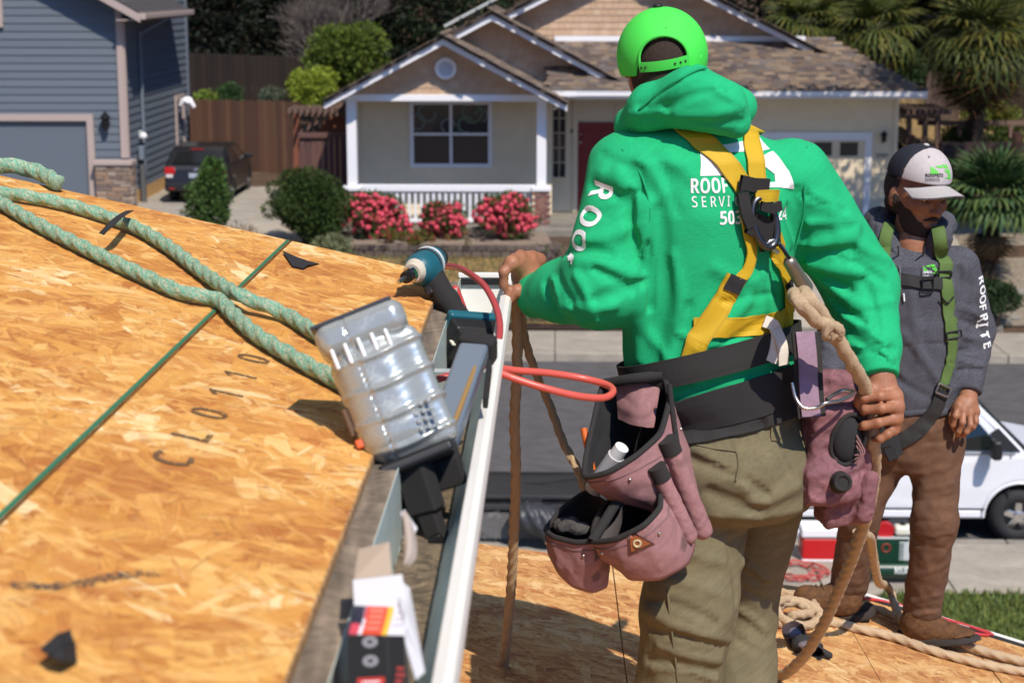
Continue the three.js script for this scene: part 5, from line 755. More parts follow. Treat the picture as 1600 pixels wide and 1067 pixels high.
// ---------------------------------------------------------------- nail gun standing in the gutter
{
  const a = at(557, 497, 2.64), b = at(646, 718, 2.57), w = b.clone().sub(a).normalize(), c = a.clone().lerp(b, .5), t = thing('nail_gun', 'silver grey framing nail gun standing nose down in the gutter', 'nail gun', c), view = V(0, EYE, 0).sub(c).normalize();
  const u = w.clone().cross(view).normalize().negate(), v = u.clone().cross(w).normalize(); if (v.dot(view) < 0) v.negate(); const up = w.clone().negate(), right = up.clone().cross(v).normalize();
  const q = new THREE.Quaternion().setFromRotationMatrix(new THREE.Matrix4().makeBasis(right, up, v)), H = a.distanceTo(b) / 2, loc = (x, y, z) => V(x, y, z).applyQuaternion(q);   // local: x right, y up the barrel, z to us
  const inv = q.clone().invert(), L = V(), toL = (x, y, z) => L.set(x, y, z).applyQuaternion(inv);
  const shell = boxS(V(0, -.012, 0), .066, H * .93, .06, .056), cap0 = boxS(V(0, H - .024, 0), .07, .026, .062, .022), side = boxS(V(.052, -.02, .01), .024, H * .8, .03, .014);
  const f = (x, y, z) => { const p = toL(x, y, z); let d = shell(p.x, p.y, p.z); d = smin(d, side(p.x, p.y, p.z), .012); d = smin(d, cap0(p.x, p.y, p.z), .006); const rib = Math.pow(Math.max(0, Math.cos((p.y + .004 * Math.cos(p.x * 40)) / .0232 * PI)), 6); if (p.y < H - .055 && p.y > -H + .012) d -= .0042 * rib * sstep(-.034, -.012, p.x) + .002 * rib; if (Math.abs(p.x + .022) < .0016) d += .0015; return d; };
  const silver = M([.4, .43, .42], .55, { metalness: .4, roughnessMap: speck([.66, .66, .66], .6, 6, 40, 61, 256) });
  part('housing', surf(f, V(-.16, -.17, -.15), V(.16, .17, .15), .0036), silver, t);
  const bx = (W, Hh, Dd, x, y, z, r = .003) => box(W, Hh, Dd, 0, 0, 0, r).applyQuaternion(q).translate(...loc(x, y, z).toArray());
  for (let i = 0; i < 5; i++) part('cooling_fin', bx(.007, .034, .012, -.052 + i * .021, H - .055, .056 - .002 * Math.abs(i - 2)), M([.75, .78, .78], .35, { metalness: .3 }), t);
  part('cap_gasket', bx(.128, .006, .11, -.006, H + .001, 0, .004), M([.06, .065, .08], .35, { metalness: .4 }), t);
  for (let i = 0; i < 3; i++) for (let j = 0; j < 4; j++) part('grip_stud', bx(.007, .007, .006, .028 + i * .012, -H * .42 - j * .012, .058, .002), silver, t);
  part('switch_patch', bx(.014, .045, .02, -.066, -.03, .01), M([.1, .05, .02], .6), t); part('warning_dot', bx(.012, .014, .02, -.065, -.066, .02), M([.6, .1, .02], .5), t);
  part('lower_ring', bx(.118, .02, .1, .004, -H - .004, 0, .008), MAT.black, t);
  const P = (x, y, d) => at(x, y, d).sub(c), bk = MAT.blackMatte;
  part('nose', merge([bar(P(640, 712, 2.56), P(668, 800, 2.55), .038, .05, V(0, 1, 0), .006), bar(P(664, 785, 2.55), P(690, 858, 2.54), .026, .03, V(0, 1, 0), .004), bar(P(622, 735, 2.6), P(640, 800, 2.58), .022, .03, V(0, 1, 0), .004)]), bk, t);
  part('contact_tip', bar(P(678, 835, 2.53), P(697, 866, 2.53), .03, .02, V(0, 1, 0), .003), MAT.blackMetal, t);
  part('trigger_guard', merge([bar(P(690, 715, 2.6), P(706, 760, 2.6), .03, .05, V(0, 1, 0), .005), bar(P(700, 690, 2.62), P(715, 735, 2.62), .02, .03, V(0, 1, 0), .004)]), bk, t);
  const mag = part('magazine', bar(P(741, 547, 2.95), P(683, 712, 2.62), .05, .03, V(0, 1, .4), .006), M([.2, .25, .31], .35, { metalness: .35 }), t); part('magazine_rail', bar(P(752, 560, 2.93), P(698, 706, 2.62), .008, .034, V(0, 1, .4), .002), M([.3, .18, .06], .5), mag); part('magazine_end', bar(P(752, 536, 2.98), P(741, 552, 2.95), .064, .05, V(0, 1, .4), .008), bk, mag);
  part('spring_strip', bar(P(765, 570, 2.9), P(758, 630, 2.8), .008, .02), MAT.black, mag);
  part('handle', bar(P(600, 600, 2.75), P(690, 660, 2.85), .04, .04, V(0, 1, 0), .015), bk, t);
}
// ---------------------------------------------------------------- impact driver
{
  const c = at(690, 450, 3.85), t = thing('impact_driver', 'teal and black cordless impact driver lying over the roof edge, battery in the gutter', 'impact driver', c), P = (x, y, d) => at(x, y, d).sub(c), teal = M([.012, .105, .14], .42), grip = MAT.blackMatte;
  const n0 = P(636, 432, 3.79), n1 = P(674, 408, 3.9), hd = unionS([capS(P(657, 420, 3.85), n1, .036, .033), capS(P(668, 425, 3.87), P(678, 440, 3.87), .026)], .02);
  part('motor_housing', surf(hd, V(-.2, -.1, -.25), V(.12, .16, .2), .004), teal, t); part('rear_cap', cyl(P(670, 410, 3.89), P(683, 402, 3.95), .0335, .026, 18), grip, t);
  for (const k of [.3, .7]) { const m = P(662, 417, 3.87).lerp(n1, k); part('housing_band', new THREE.TorusGeometry(.0355, .0035, 8, 24).applyQuaternion(new THREE.Quaternion().setFromUnitVectors(V(0, 0, 1), n1.clone().sub(n0).normalize())).translate(m.x, m.y, m.z), k < .5 ? grip : M([.5, .53, .52], .4), t); }
  part('nose_cone', cyl(P(643, 427, 3.81), P(656, 419, 3.85), .021, .034, 20), M([.55, .5, .4], .35), t); const ck = part('chuck', cyl(P(633, 434, 3.785), P(644, 427, 3.815), .013, .015, 14), MAT.blackMetal, t); part('bit', cyl(P(622, 441, 3.76), P(634, 433, 3.79), .0045, .006, 8), MAT.steel, ck); part('chuck_ring', cyl(P(639, 430, 3.8), P(643, 427.5, 3.808), .0175, .0175, 16), MAT.chrome, ck);
  const hs = unionS([capS(P(676, 432, 3.87), P(700, 470, 3.82), .027, .022), capS(P(700, 470, 3.82), P(726, 506, 3.74), .022, .024)], .02);
  part('handle', surf(hs, V(-.1, -.22, -.1), V(.14, .06, .22), .004), grip, t); part('trigger', bar(P(668, 446, 3.85), P(674, 462, 3.83), .02, .022, V(0, 0, 1), .006), MAT.black, t);
  const up = P(690, 450, 3.85).sub(P(738, 520, 3.7)).normalize(); const bb = (px, py, d, W, Hh, Dd, m, name, r = .008, par = t) => { const o = P(px, py, d), rt = V(.8, -.12, -.55).normalize(), fw = rt.clone().cross(up).normalize(), r2 = up.clone().cross(fw).normalize(); const g = box(W, Hh, Dd, 0, 0, 0, r); g.applyMatrix4(new THREE.Matrix4().makeBasis(r2, up, fw).setPosition(o)); return part(name, g, m, par); };
  bb(731, 513, 3.72, .115, .024, .078, teal, 'foot'); const bt = bb(738, 530, 3.69, .118, .045, .08, MAT.black, 'battery', .01); bb(742, 541, 3.665, .1, .02, .076, grip, 'battery_base', .006, bt);
  bb(713, 536, 3.645, .026, .018, .004, M([.62, .6, .5], .5), 'indicator_label', .001, bt); for (const [x, y, k] of [[754, 527, .03], [759, 540, .022], [752, 546, .014]]) bb(x, y, 3.66, k, .009, .003, M([.6, .6, .6], .5), 'battery_print', .001, bt);
}
// ---------------------------------------------------------------- red air hose
solo('red_air_hose', tube([at(672, 424, 4.3), at(700, 416, 4.1), at(728, 424, 3.9), at(758, 448, 3.75), at(775, 480, 3.65), at(781, 512, 3.55), at(775, 545, 3.45), at(755, 568, 3.38), at(712, 584, 3.32), at(668, 597, 3.3), at(640, 606, 3.32)], .0072, 240, 10), M([.42, .05, .055], .35), 'dark red air hose arching over the driver into the gutter', 'hose');
solo('red_air_hose', tube([at(735, 560, 3.42), at(752, 569, 3.4), at(800, 578, 3.45), at(860, 583, 3.5), at(915, 592, 3.52), at(950, 602, 3.5), at(958, 612, 3.46), at(945, 621, 3.42), at(905, 619, 3.38), at(850, 606, 3.36), at(800, 590, 3.36), at(768, 577, 3.36), at(745, 570, 3.38)], .0072, 260, 10), M([.62, .1, .075], .35), 'bright red hose loop sticking out past the gutter toward the pouches', 'hose');
solo('red_tape_end', (() => { const g = new THREE.CapsuleGeometry(.012, .045, 6, 14); g.rotateZ(.35); const p = at(716, 468, 4.1); return g.translate(p.x, p.y, p.z); })(), M([.5, .06, .06], .4), 'short red rounded hose end behind the driver handle', 'hose end');
// ---------------------------------------------------------------- torn nail carton in the gutter
{
  const c = at(590, 1000, 1.72), t = thing('nail_carton', 'small torn open black carton with a red and yellow label in the gutter', 'carton', c), P = (x, y, d) => at(x, y, d).sub(c), card = M([.6, .6, .62], .8), tan = M([.42, .33, .25], .9);
  const A = P(542, 991, 1.70), B = P(632, 993, 1.70), C = P(634, 1190, 1.52), Dd = P(544, 1190, 1.52), E = P(553, 946, 1.79), Fp = P(637, 949, 1.79);
  const print = canvasTex(256, 512, (g, w, h) => { g.fillStyle = '#17171a'; g.fillRect(0, 0, w, h); g.fillStyle = '#8d8d90'; for (const y of [38, 120]) { g.beginPath(); g.arc(72, y, 24, 0, 7); g.fill(); g.fillStyle = '#17171a'; g.fillRect(62, y - 8, 20, 16); g.fillStyle = '#8d8d90'; } g.fillStyle = '#b9322c'; g.fillRect(30, 190, 84, 60); g.fillStyle = '#d5d5d5'; g.fillRect(44, 204, 56, 8); g.fillRect(44, 222, 40, 8); g.fillStyle = '#a83a34'; for (let i = 0; i < 5; i++) g.fillRect(164, 150 + i * 26, 34 + (i % 2) * 12, 12); g.fillStyle = '#2c2c30'; g.fillRect(124, 0, 6, h); });
  const lab = canvasTex(256, 128, (g, w, h) => { g.fillStyle = '#e9e7ee'; g.fillRect(0, 0, w, h); g.fillStyle = '#23233a'; g.fillRect(0, 0, 52, h * .7); g.fillStyle = '#d84a5c'; g.fillRect(0, h * .62, 46, h); g.fillStyle = '#e2502f'; g.fillRect(64, 0, 88, h); g.fillStyle = '#f0c33c'; g.fillRect(152, 0, 26, h); g.fillStyle = '#f0a08c'; for (let i = 0; i < 4; i++) g.fillRect(76, 18 + i * 26, 60, 8); g.fillStyle = '#9a9aa4'; for (let i = 0; i < 3; i++) g.fillRect(190, 26 + i * 28, 50, 5); g.fillStyle = '#c8304a'; g.fillRect(54, 0, 10, h * .45); });
  const quad = (a, b, c2, d, m, name, th = .0015) => { const g = slab([a, b, c2, d], th), uv = g.attributes.uv, p = g.attributes.position, U = b.clone().sub(a), W = d.clone().sub(a), q = V(); for (let i = 0; i < p.count; i++) { q.fromBufferAttribute(p, i).sub(a); uv.setXY(i, clamp(q.dot(U) / U.lengthSq()), clamp(q.dot(W) / W.lengthSq())); } return part(name, g, m, t); };
  quad(Dd, C, B, A, M(0xffffff, .55, { map: print }), 'front_panel'); quad(A, B, Fp, E, M(0xffffff, .5, { map: lab }), 'label_panel');
  const dn = V(0, -.16, -.02); quad(B, C, C.clone().add(V(0, -.02, -.1)), Fp.clone().add(V(0, -.1, -.02)), MAT.black, 'side_panel'); quad(Dd, A, E, E.clone().add(dn), MAT.black, 'side_panel');
  quad(E, Fp, P(628, 897, 1.84), P(551, 906, 1.83), card, 'white_flap'); quad(P(553, 905, 1.84), P(612, 898, 1.85), P(608, 846, 1.9), P(560, 858, 1.9), tan, 'tan_flap');
  quad(P(634, 985, 1.72), P(664, 1050, 1.68), P(640, 918, 1.84), P(616, 900, 1.86), card, 'white_flap'); quad(P(650, 1062, 1.66), P(664, 1050, 1.68), P(634, 950, 1.76), P(628, 985, 1.72), card, 'white_flap');
  part('curled_flap', gridGeo(6, 10, (u, v) => { const a = P(628, 798, 2.05).lerp(P(622, 905, 1.88), v), b = P(650, 840, 2.02).lerp(P(638, 885, 1.92), v); return a.lerp(b, u).add(V(.006 * Math.sin(v * 3), .01 * Math.sin(u * PI), .012 * Math.sin(v * PI))); }), M([.5, .42, .36], .85, { side: THREE.DoubleSide }), t);
  quad(P(626, 800, 2.06), P(646, 838, 2.03), P(652, 825, 2.05), P(632, 796, 2.08), card, 'white_flap');
}
// ---------------------------------------------------------------- tan ropes
solo('tan_rope', rope([at(812, 448, 4.02), at(806, 470, 4.05), at(808, 520, 4.08), at(808, 580, 4.1), at(804, 650, 4.14), at(806, 740, 4.2), at(803, 830, 4.28), at(799, 910, 4.36), at(792, 990, 4.44), at(787, 1050, 4.5), at(780, 1110, 4.5)], .0135, .08), ropeTan, 'tan rope hanging straight down from the gutter corner by the left hand', 'rope');
solo('tan_rope', rope([at(812, 452, 4.06), at(818, 520, 4.12), at(838, 585, 4.16), at(858, 630, 4.16), at(880, 690, 4.12), at(905, 738, 4.05), at(918, 775, 4.0)], .0108, .08), ropeTan, 'tan rope running from the gutter corner down behind the tool pouches', 'rope');
const coilR = .0162, cl = (x, y, k = 0) => onL(x, y, coilR + k);
solo('tan_rope', rope([at(1192, 985, 4.9), cl(1196, 940), cl(1215, 925), cl(1250, 932, .01), cl(1275, 948, .02), cl(1262, 965), cl(1225, 975), cl(1204, 965, .02), cl(1222, 945, .04), cl(1258, 942, .045), cl(1282, 958, .02), cl(1260, 978), cl(1225, 968, .02), cl(1212, 950, .05), cl(1240, 938, .05), cl(1268, 955, .03), cl(1235, 962, .03), cl(1260, 968), cl(1300, 972), cl(1350, 984), cl(1400, 996), cl(1450, 1014), cl(1530, 1036), cl(1600, 1050), cl(1680, 1064)], coilR, .12), ropeTan, 'tan rope piled in coils and running on across the lower roof to the right', 'rope');
solo('tan_rope', rope([cl(1348, 960), cl(1380, 968), cl(1410, 980), cl(1440, 992, .0), cl(1490, 1014), cl(1560, 1038), cl(1640, 1058)].map((p) => p.add(V(0, 0, -.1))), .016, .11), ropeTan, 'second tan rope strand lying beside the boots and trailing right', 'rope');
solo('thin_red_hose', tube([[1345, 934], [1375, 938], [1410, 946], [1440, 956], [1480, 968], [1520, 980], [1548, 989], [1540, 992], [1500, 984], [1470, 970], [1495, 972], [1530, 984], [1553, 992]].map(([x, y]) => onL(x, y, .008)), .0055, 200, 7), M([.5, .045, .05], .4), 'thin red hose lying along the drip edge behind the boots', 'hose');
// ---------------------------------------------------------------- dropped glove
{
  const g0 = (x, y, k = 0) => onL(x, y, k), t0 = g0(1262, 1010), t = thing('work_glove', 'grey and black work glove dropped on the lower roof', 'glove', t0), Q = (x, y, k) => g0(x, y, k).sub(t0);
  const cuff = (() => { const o = capS(Q(1246, 998, .03), Q(1240, 985, .06), .034, .036), i = capS(Q(1247, 1000, .035), Q(1238, 978, .075), .027, .031); return (x, y, z) => smax(o(x, y, z), -i(x, y, z), .006); })();
  part('cuff', surf((x, y, z) => cuff(x, y, z) + .003 * fbm(x * 40, y * 40, z * 40), V(-.16, -.06, -.12), V(.06, .14, .12), .005), M([.045, .03, .032], .85), t); part('cuff_lining', new THREE.SphereGeometry(.026, 12, 8).scale(1, .8, 1).translate(...Q(1243, 990, .045).toArray()), M([.13, .12, .16], .95), t);
  const palm = unionS([capS(Q(1252, 1006, .03), Q(1272, 1016, .026), .03, .028), capS(Q(1272, 1012, .024), Q(1296, 1024, .016), .013, .012), capS(Q(1270, 1018, .022), Q(1292, 1030, .016), .014, .012), capS(Q(1264, 1022, .02), Q(1276, 1033, .014), .014, .012), capS(Q(1264, 1004, .03), Q(1282, 1010, .018), .013, .011)], .012);
  part('palm_and_fingers', surf((x, y, z) => palm(x, y, z) + .0025 * fbm(x * 50, y * 50, z * 50), V(-.1, -.08, -.12), V(.14, .09, .14), .005), M([.02, .02, .022], .8), t); part('grey_back', new THREE.SphereGeometry(.026, 14, 10).scale(1.2, .5, .8).translate(...Q(1263, 1008, .048).toArray()), M([.15, .13, .15], .9), t);
}
// ================================================================ people
const segD = (a, b) => { const d = capS(a, b, 0); return d; };
// cloth folds: [point, point, height, width] along the surface; positive stands proud, negative sinks in
const foldS = (base, list) => {   // list: [points on the surface, height, width]
  const F = list.map(([P, h, w]) => { const c = P[0].clone().lerp(P[P.length - 1], .5), R = Math.max(...P.map((p) => p.distanceTo(c))) + w * 2.6; return [P.slice(0, -1).map((p, i) => capS(p, P[i + 1], 0)), h, w, c, R * R]; });
  return (x, y, z) => { let d = base(x, y, z); if (d > .05 || d < -.05) return d; for (const [S, h, w, m, R] of F) if ((x - m.x) ** 2 + (y - m.y) ** 2 + (z - m.z) ** 2 < R) { let t = Infinity; for (const s of S) t = Math.min(t, s(x, y, z)); t /= w; d -= h * Math.exp(-t * t); } return d; };
};
const foldLines = (hit, list, amp) => { const R = rng(17); return list.map(([x0, y0, x1, y1, a, w]) => { const P = [], bx = (R() - .5) * .22 * (y1 - y0), by = (R() - .5) * .22 * (x1 - x0); for (let i = 0; i <= 6; i++) { const t = i / 6, k = Math.sin(t * PI); P.push(hit(mix(x0, x1, t) - bx * k, mix(y0, y1, t) + by * k)); } const Q = P.filter((p, i) => i === 0 || p.distanceTo(P[i - 1]) < .2); return [Q.length > 1 ? Q : [P[0], P[0].clone().add(V(.001, 0, 0))], a * .001 * amp, w * .001]; }); };
const cloth = (base, f, a, seed = 0, sy = 1) => (x, y, z) => { const d = base(x, y, z); return d > .04 || d < -.04 ? d : d + a * (fbm(x * f + seed, y * f * sy, z * f) + .9 * (Math.abs(ns(x * f * 1.6, y * f * 1.6 * sy, z * f * 1.6 + seed + 5)) - .25) + .5 * ns(x * f * 2.7, y * f * 2.7 * sy, z * f * 2.7 + seed)); };
const cutS = (base, p, n, k = .01) => (x, y, z) => smax(base(x, y, z), (x - p.x) * n.x + (y - p.y) * n.y + (z - p.z) * n.z, k);
const bbox = (pts, m) => [pts.reduce((a, p) => a.min(p), pts[0].clone()).subScalar(m), pts.reduce((a, p) => a.max(p), pts[0].clone()).addScalar(m)];
function printOn(parent, name, geo, c, u, v, n, w, h, alpha, mat, lift = .0016) {
  const g = geo.index ? geo.toNonIndexed() : geo, p = g.attributes.position, nn = g.attributes.normal, P = [], N = [], U = [], q = V();
  for (let i = 0; i < p.count; i += 3) { const r = []; let ok = true; for (let k = i; k < i + 3; k++) { q.fromBufferAttribute(p, k).sub(c); const a = q.dot(u) / w + .5, b = q.dot(v) / h + .5; if (a < -.02 || a > 1.02 || b < -.02 || b > 1.02 || nn.getX(k) * n.x + nn.getY(k) * n.y + nn.getZ(k) * n.z < .1 || Math.abs(q.dot(n)) > .12) { ok = false; break; } r.push([k, a, b]); } if (ok) for (const [k, a, b] of r) { P.push(p.getX(k) + nn.getX(k) * lift, p.getY(k) + nn.getY(k) * lift, p.getZ(k) + nn.getZ(k) * lift); N.push(nn.getX(k), nn.getY(k), nn.getZ(k)); U.push(a, b); } }
  const o = new THREE.BufferGeometry(); o.setAttribute('position', new THREE.Float32BufferAttribute(P, 3)); o.setAttribute('normal', new THREE.Float32BufferAttribute(N, 3)); o.setAttribute('uv', new THREE.Float32BufferAttribute(U, 2));
  const m = mat.clone(); m.alphaMap = alpha; m.alphaTest = .45; return part(name, o, m, parent);
}
const mask = (w, h, draw) => canvasTex(w, h, (g) => { g.fillStyle = '#000'; g.fillRect(0, 0, w, h); g.fillStyle = '#fff'; g.strokeStyle = '#fff'; draw(g, w, h); }, false);
const ray0 = new THREE.Raycaster();
function hitM(mesh, px, py) { mesh.updateWorldMatrix(true, false); const d = V(px - 800, 533.5 - py, -F).applyQuaternion(camera.quaternion).normalize(); ray0.set(camera.position, d); const sd = mesh.material.side; mesh.material.side = THREE.DoubleSide; const h = ray0.intersectObject(mesh, false)[0]; mesh.material.side = sd; return h ? [h.point, h.face.normal] : [at(px, py, 3.8), V(0, 0, 1)]; }
// a hand: palm from wrist to knuckles, four fingers and a thumb as chains of points, ready-made radii
function handS(wrist, palm, knuckles, fingers, thumb, s = 1) {
  const L = []; L.push(capS(wrist, palm, .027 * s, .03 * s)); for (const k of knuckles) L.push(capS(palm, k, .021 * s, .0125 * s)); L.push(capS(knuckles[0], knuckles[3], .0125 * s, .0115 * s));
  const fs = fingers.map((f, i) => unionS(f.slice(0, -1).map((p, j) => capS(p, f[j + 1], (.0108 - .0012 * j - (i === 3 ? .0012 : 0)) * s, (.0098 - .0012 * j - (i === 3 ? .0012 : 0)) * s)), .006 * s)), th = unionS(thumb.slice(0, -1).map((p, j) => capS(p, thumb[j + 1], (.015 - .002 * j) * s, (.0125 - .002 * j) * s)), .008 * s), pl = unionS(L, .014 * s);
  return (x, y, z) => { let d = Infinity; for (const f of fs) d = smin(d, f(x, y, z), .003 * s); return smin(smin(pl(x, y, z), d, .008 * s), th(x, y, z), .01 * s); };
}
const skinT = speck([.62, .42, .31], .14, 8, 40, 71, 256); const SKIN = M(0xffffff, .55, { map: rp(skinT, 6) }), SKIN2 = M(0xffffff, .55, { map: rp(speck([.6, .41, .3], .14, 8, 40, 72, 256), 6) });
const fleece = bumpT(50, 110, 73, 512), knit = rp(fleece, 9);
const GREEN = M(0xffffff, .92, { map: rp(speck([.06, .67, .43], .05, 30, 90, 70), 3), bumpMap: rp(fleece, 4.5), bumpScale: .0009, sheen: .25, sheenRoughness: .6, sheenColor: lin(.05, .4, .2) });
const heather = speck([.29, .295, .325], .35, 60, 110, 74, 512), GREY = M(0xffffff, .95, { map: rp(heather, 5), bumpMap: knit, bumpScale: .001 });
const canvasW = bumpT(90, 120, 75, 256); const KHAKI = M(0xffffff, .92, { map: rp(speck([.42, .392, .29], .14, 10, 60, 76), 3), bumpMap: rp(canvasW, 10), bumpScale: .0006 }), BROWN = M(0xffffff, .92, { map: rp(speck([.38, .27, .195], .16, 10, 60, 77), 3), bumpMap: rp(canvasW, 10), bumpScale: .0006 });
const PINK = M(0xffffff, .88, { map: rp((() => { const R = rng(78), sp = []; for (let i = 0; i < 14; i++) sp.push([R(), R(), .02 + .04 * R(), R() * .7]); return tex(512, 512, (u, v) => { let k = 1 + .12 * pnoise(u, v, 9, 1) + .12 * pnoise(u, v, 60, 2) + (R() - .5) * .08, d = 0; for (const [a, b, r, s] of sp) { const q = Math.hypot(u - a, (v - b) * (.6 + s)) / r; if (q < 1.4) d = Math.max(d, (1 - sstep(.5, 1.4, q + pnoise(u, v, 24, 9) * .8)) * s); } d = Math.max(d, .3 * sstep(.1, .5, pnoise(u, v, 8, 31))); return [mix(.6, .36, d) * k, mix(.44, .28, d) * k, mix(.44, .27, d) * k]; }); })(), 2.2), bumpMap: rp(canvasW, 12), bumpScale: .0008 }), PINK2 = M(0xffffff, .9, { map: rp(speck([.5, .34, .36], .2, 9, 50, 88), 5), bumpMap: rp(canvasW, 12), bumpScale: .0008 }), MAUVE = M(0xffffff, .85, { map: rp(speck([.56, .46, .53], .1, 9, 70, 79, 256), 5) });
const webT = (c) => tex(64, 256, (u, v) => { const k = .9 + .1 * Math.sin(v * 256 * PI / 2) + .06 * Math.sin(u * 64 * PI / 2); const e = Math.abs(u - .5) > .4 ? .93 : 1; return c.map((q) => q * k * e); });
const YELLOW = M(0xffffff, .7, { map: rp(webT([.86, .7, .1]), 20, 12) }), WEBGREEN = M(0xffffff, .8, { map: rp(webT([.36, .47, .22]), 20, 12) }), WEBBLACK = M(0xffffff, .85, { map: rp(webT([.17, .17, .165]), 20, 12) }), PADBLACK = M([.022, .022, .024], .95, { bumpMap: rp(canvasW, 14), bumpScale: .001 });
const GW = M([.8, .82, .81], .85);
const logo = (g, X, Y, s, sy = s) => { const p = (...l) => { g.beginPath(); l.forEach(([x, y], i) => (i ? g.lineTo(X + x * s, Y + y * sy) : g.moveTo(X + x * s, Y + y * sy))); g.closePath(); g.fill(); };
  p([.07, .34], [.12, .06], [.2, .1], [.42, .34]); p([.28, .05], [.55, .02], [.55, .12], [.36, .12]); p([.56, .0], [.8, .0], [.84, .12], [.62, .13]); p([.62, .19], [.78, .15], [.86, .14], [.96, .34], [1.0, .52], [.86, .5], [.62, .48], [.7, .44], [.82, .44], [.82, .36], [.66, .24]); };
let HOOD, PANTS1;
{ // ---------------------------------------------------------------- worker in green, seen from behind
  const who = thing('person', 'worker in a bright green hoodie and green cap, seen from behind beside the gutter', 'person');
  const Q = at, yaw = .42, back = V(Math.sin(yaw), 0, Math.cos(yaw)), rightV = V(Math.cos(yaw), 0, -Math.sin(yaw));
  const torso = loftS([[Q(1088, 190, 3.93), .08, .08], [Q(1094, 212, 3.93), .14, .1], [Q(1100, 250, 3.93), .205, .125], [Q(1108, 330, 3.93), .215, .142], [Q(1106, 420, 3.94), .205, .142], [Q(1106, 500, 3.95), .2, .145], [Q(1110, 560, 3.95), .2, .15], [Q(1116, 618, 3.95), .19, .145]], yaw);
  const lw = Q(832, 462, 4.04), le = Q(938, 448, 3.84), ls = Q(982, 268, 3.92), rs = Q(1238, 282, 3.98), re = Q(1346, 448, 4.03), rw = Q(1374, 590, 3.88);
  const lArm = unionS([capS(ls, le, .09, .082), capS(le, Q(878, 456, 3.95), .08, .066)], .05), lFore = cutS(capS(Q(885, 455, 3.94), lw, .066, .05), lw, lw.clone().sub(le).normalize()), rArm = capS(rs, re, .094, .083), rFore = cutS(unionS([capS(re, Q(1368, 545, 3.93), .08, .06), capS(Q(1368, 545, 3.93), rw, .058, .046)], .02), rw, rw.clone().sub(Q(1368, 545, 3.93)).normalize());
  const base0 = (x, y, z) => { const l = smin(lArm(x, y, z), lFore(x, y, z), .03), r = smin(rArm(x, y, z), rFore(x, y, z), .03); return smin(smin(torso(x, y, z), l, .055), r, .05); };
  const h = (x, y) => hitS(base0, x, y, 3.2, 4.4), fl = (l) => foldLines(h, l, 2.5);
  const folds = fl([
    // left sleeve
    [885, 392, 952, 398, -9, 11], [905, 408, 985, 430, 8, 14], [920, 375, 1000, 350, 7, 14], [930, 470, 1005, 440, -8, 12], [880, 480, 960, 478, 6, 12], [985, 300, 1005, 420, -12, 11], [965, 270, 1000, 330, 6, 14], [870, 430, 900, 485, -5, 9], [900, 430, 930, 500, 5, 10], [850, 440, 872, 490, -6, 8], [862, 432, 884, 492, 5, 8], [930, 420, 990, 452, -6, 9], [915, 265, 985, 300, 5, 15], [925, 290, 985, 318, -5, 9], [940, 240, 1000, 262, -3, 10],
    // back
    [1012, 320, 1000, 560, 7, 16], [1030, 330, 1022, 570, -6, 14], [1050, 400, 1046, 580, 4, 13], [1000, 250, 1040, 300, 4, 16], [1210, 400, 1238, 540, -7, 11], [1195, 430, 1215, 560, 5, 11], [1232, 330, 1248, 430, -10, 11], [1205, 330, 1225, 400, 4, 12], [1090, 540, 1170, 470, 6, 13], [1110, 560, 1200, 500, -5, 11], [1075, 480, 1062, 590, -4, 12], [1000, 500, 1060, 590, 4, 13], [1120, 420, 1180, 440, 3, 14], [1040, 240, 1130, 300, 3, 18],
    // right sleeve
    [1256, 385, 1335, 365, 8, 13], [1258, 398, 1330, 392, -10, 10], [1262, 412, 1345, 425, 9, 12], [1268, 425, 1325, 452, -9, 9], [1290, 440, 1345, 478, 8, 11], [1305, 470, 1350, 505, -8, 9], [1335, 375, 1388, 405, 5, 12], [1320, 495, 1385, 540, 6, 10], [1322, 515, 1380, 560, -6, 8], [1325, 540, 1395, 560, 5, 9], [1330, 555, 1400, 545, -5, 8], [1270, 310, 1340, 350, 5, 16], [1352, 440, 1372, 520, -5, 10], [1240, 300, 1262, 390, -6, 10], [1300, 330, 1330, 420, 4, 13], [1250, 300, 1320, 330, -4, 9], [1262, 350, 1330, 345, 5, 9], [1310, 400, 1385, 440, -5, 9], [1330, 480, 1395, 470, 4, 9], [1010, 380, 1016, 480, -6, 9], [1035, 260, 1060, 330, -3, 10], [1215, 300, 1240, 380, 4, 9], [1130, 470, 1215, 455, -3, 8], [1060, 520, 1150, 540, 3, 8], [895, 320, 945, 335, -4, 8], [950, 330, 1000, 300, -4, 8], [1090, 590, 1180, 560, 4, 8], [1020, 590, 1075, 600, -4, 8],
  ]);
  const cuffR = capS(Q(1370, 566, 3.905), rw, .051, .045), cuffL = capS(Q(842, 461, 4.02), lw, .053, .05);
  HOOD = cloth(foldS(base0, folds), 7, .006, 3, .6);
  const ax = rw.clone().sub(Q(1368, 545, 3.93)).normalize();
  const hb = bbox([Q(820, 470, 4.05), Q(1412, 600, 3.9), Q(1100, 180, 3.9), Q(1100, 625, 3.75), Q(1100, 500, 4.2)], .1);
  const hg = surf(HOOD, ...hb, .0095); const hoodie = part('hoodie', hg, GREEN, who);
  const rib = (c, a, b, n) => { const g = [], d = b.clone().sub(a).normalize(); return surf((x, y, z) => { const q = smax(smax(c(x, y, z), (x - b.x) * d.x + (y - b.y) * d.y + (z - b.z) * d.z, .006), -((x - a.x) * d.x + (y - a.y) * d.y + (z - a.z) * d.z), .006); return q; }, ...bbox([a, b], .075), .0055); };
  part('cuff', rib(cuffR, Q(1370, 568, 3.902), rw, 1), GREEN, who); part('cuff', rib(cuffL, Q(848, 460, 4.01), lw, 1), GREEN, who);
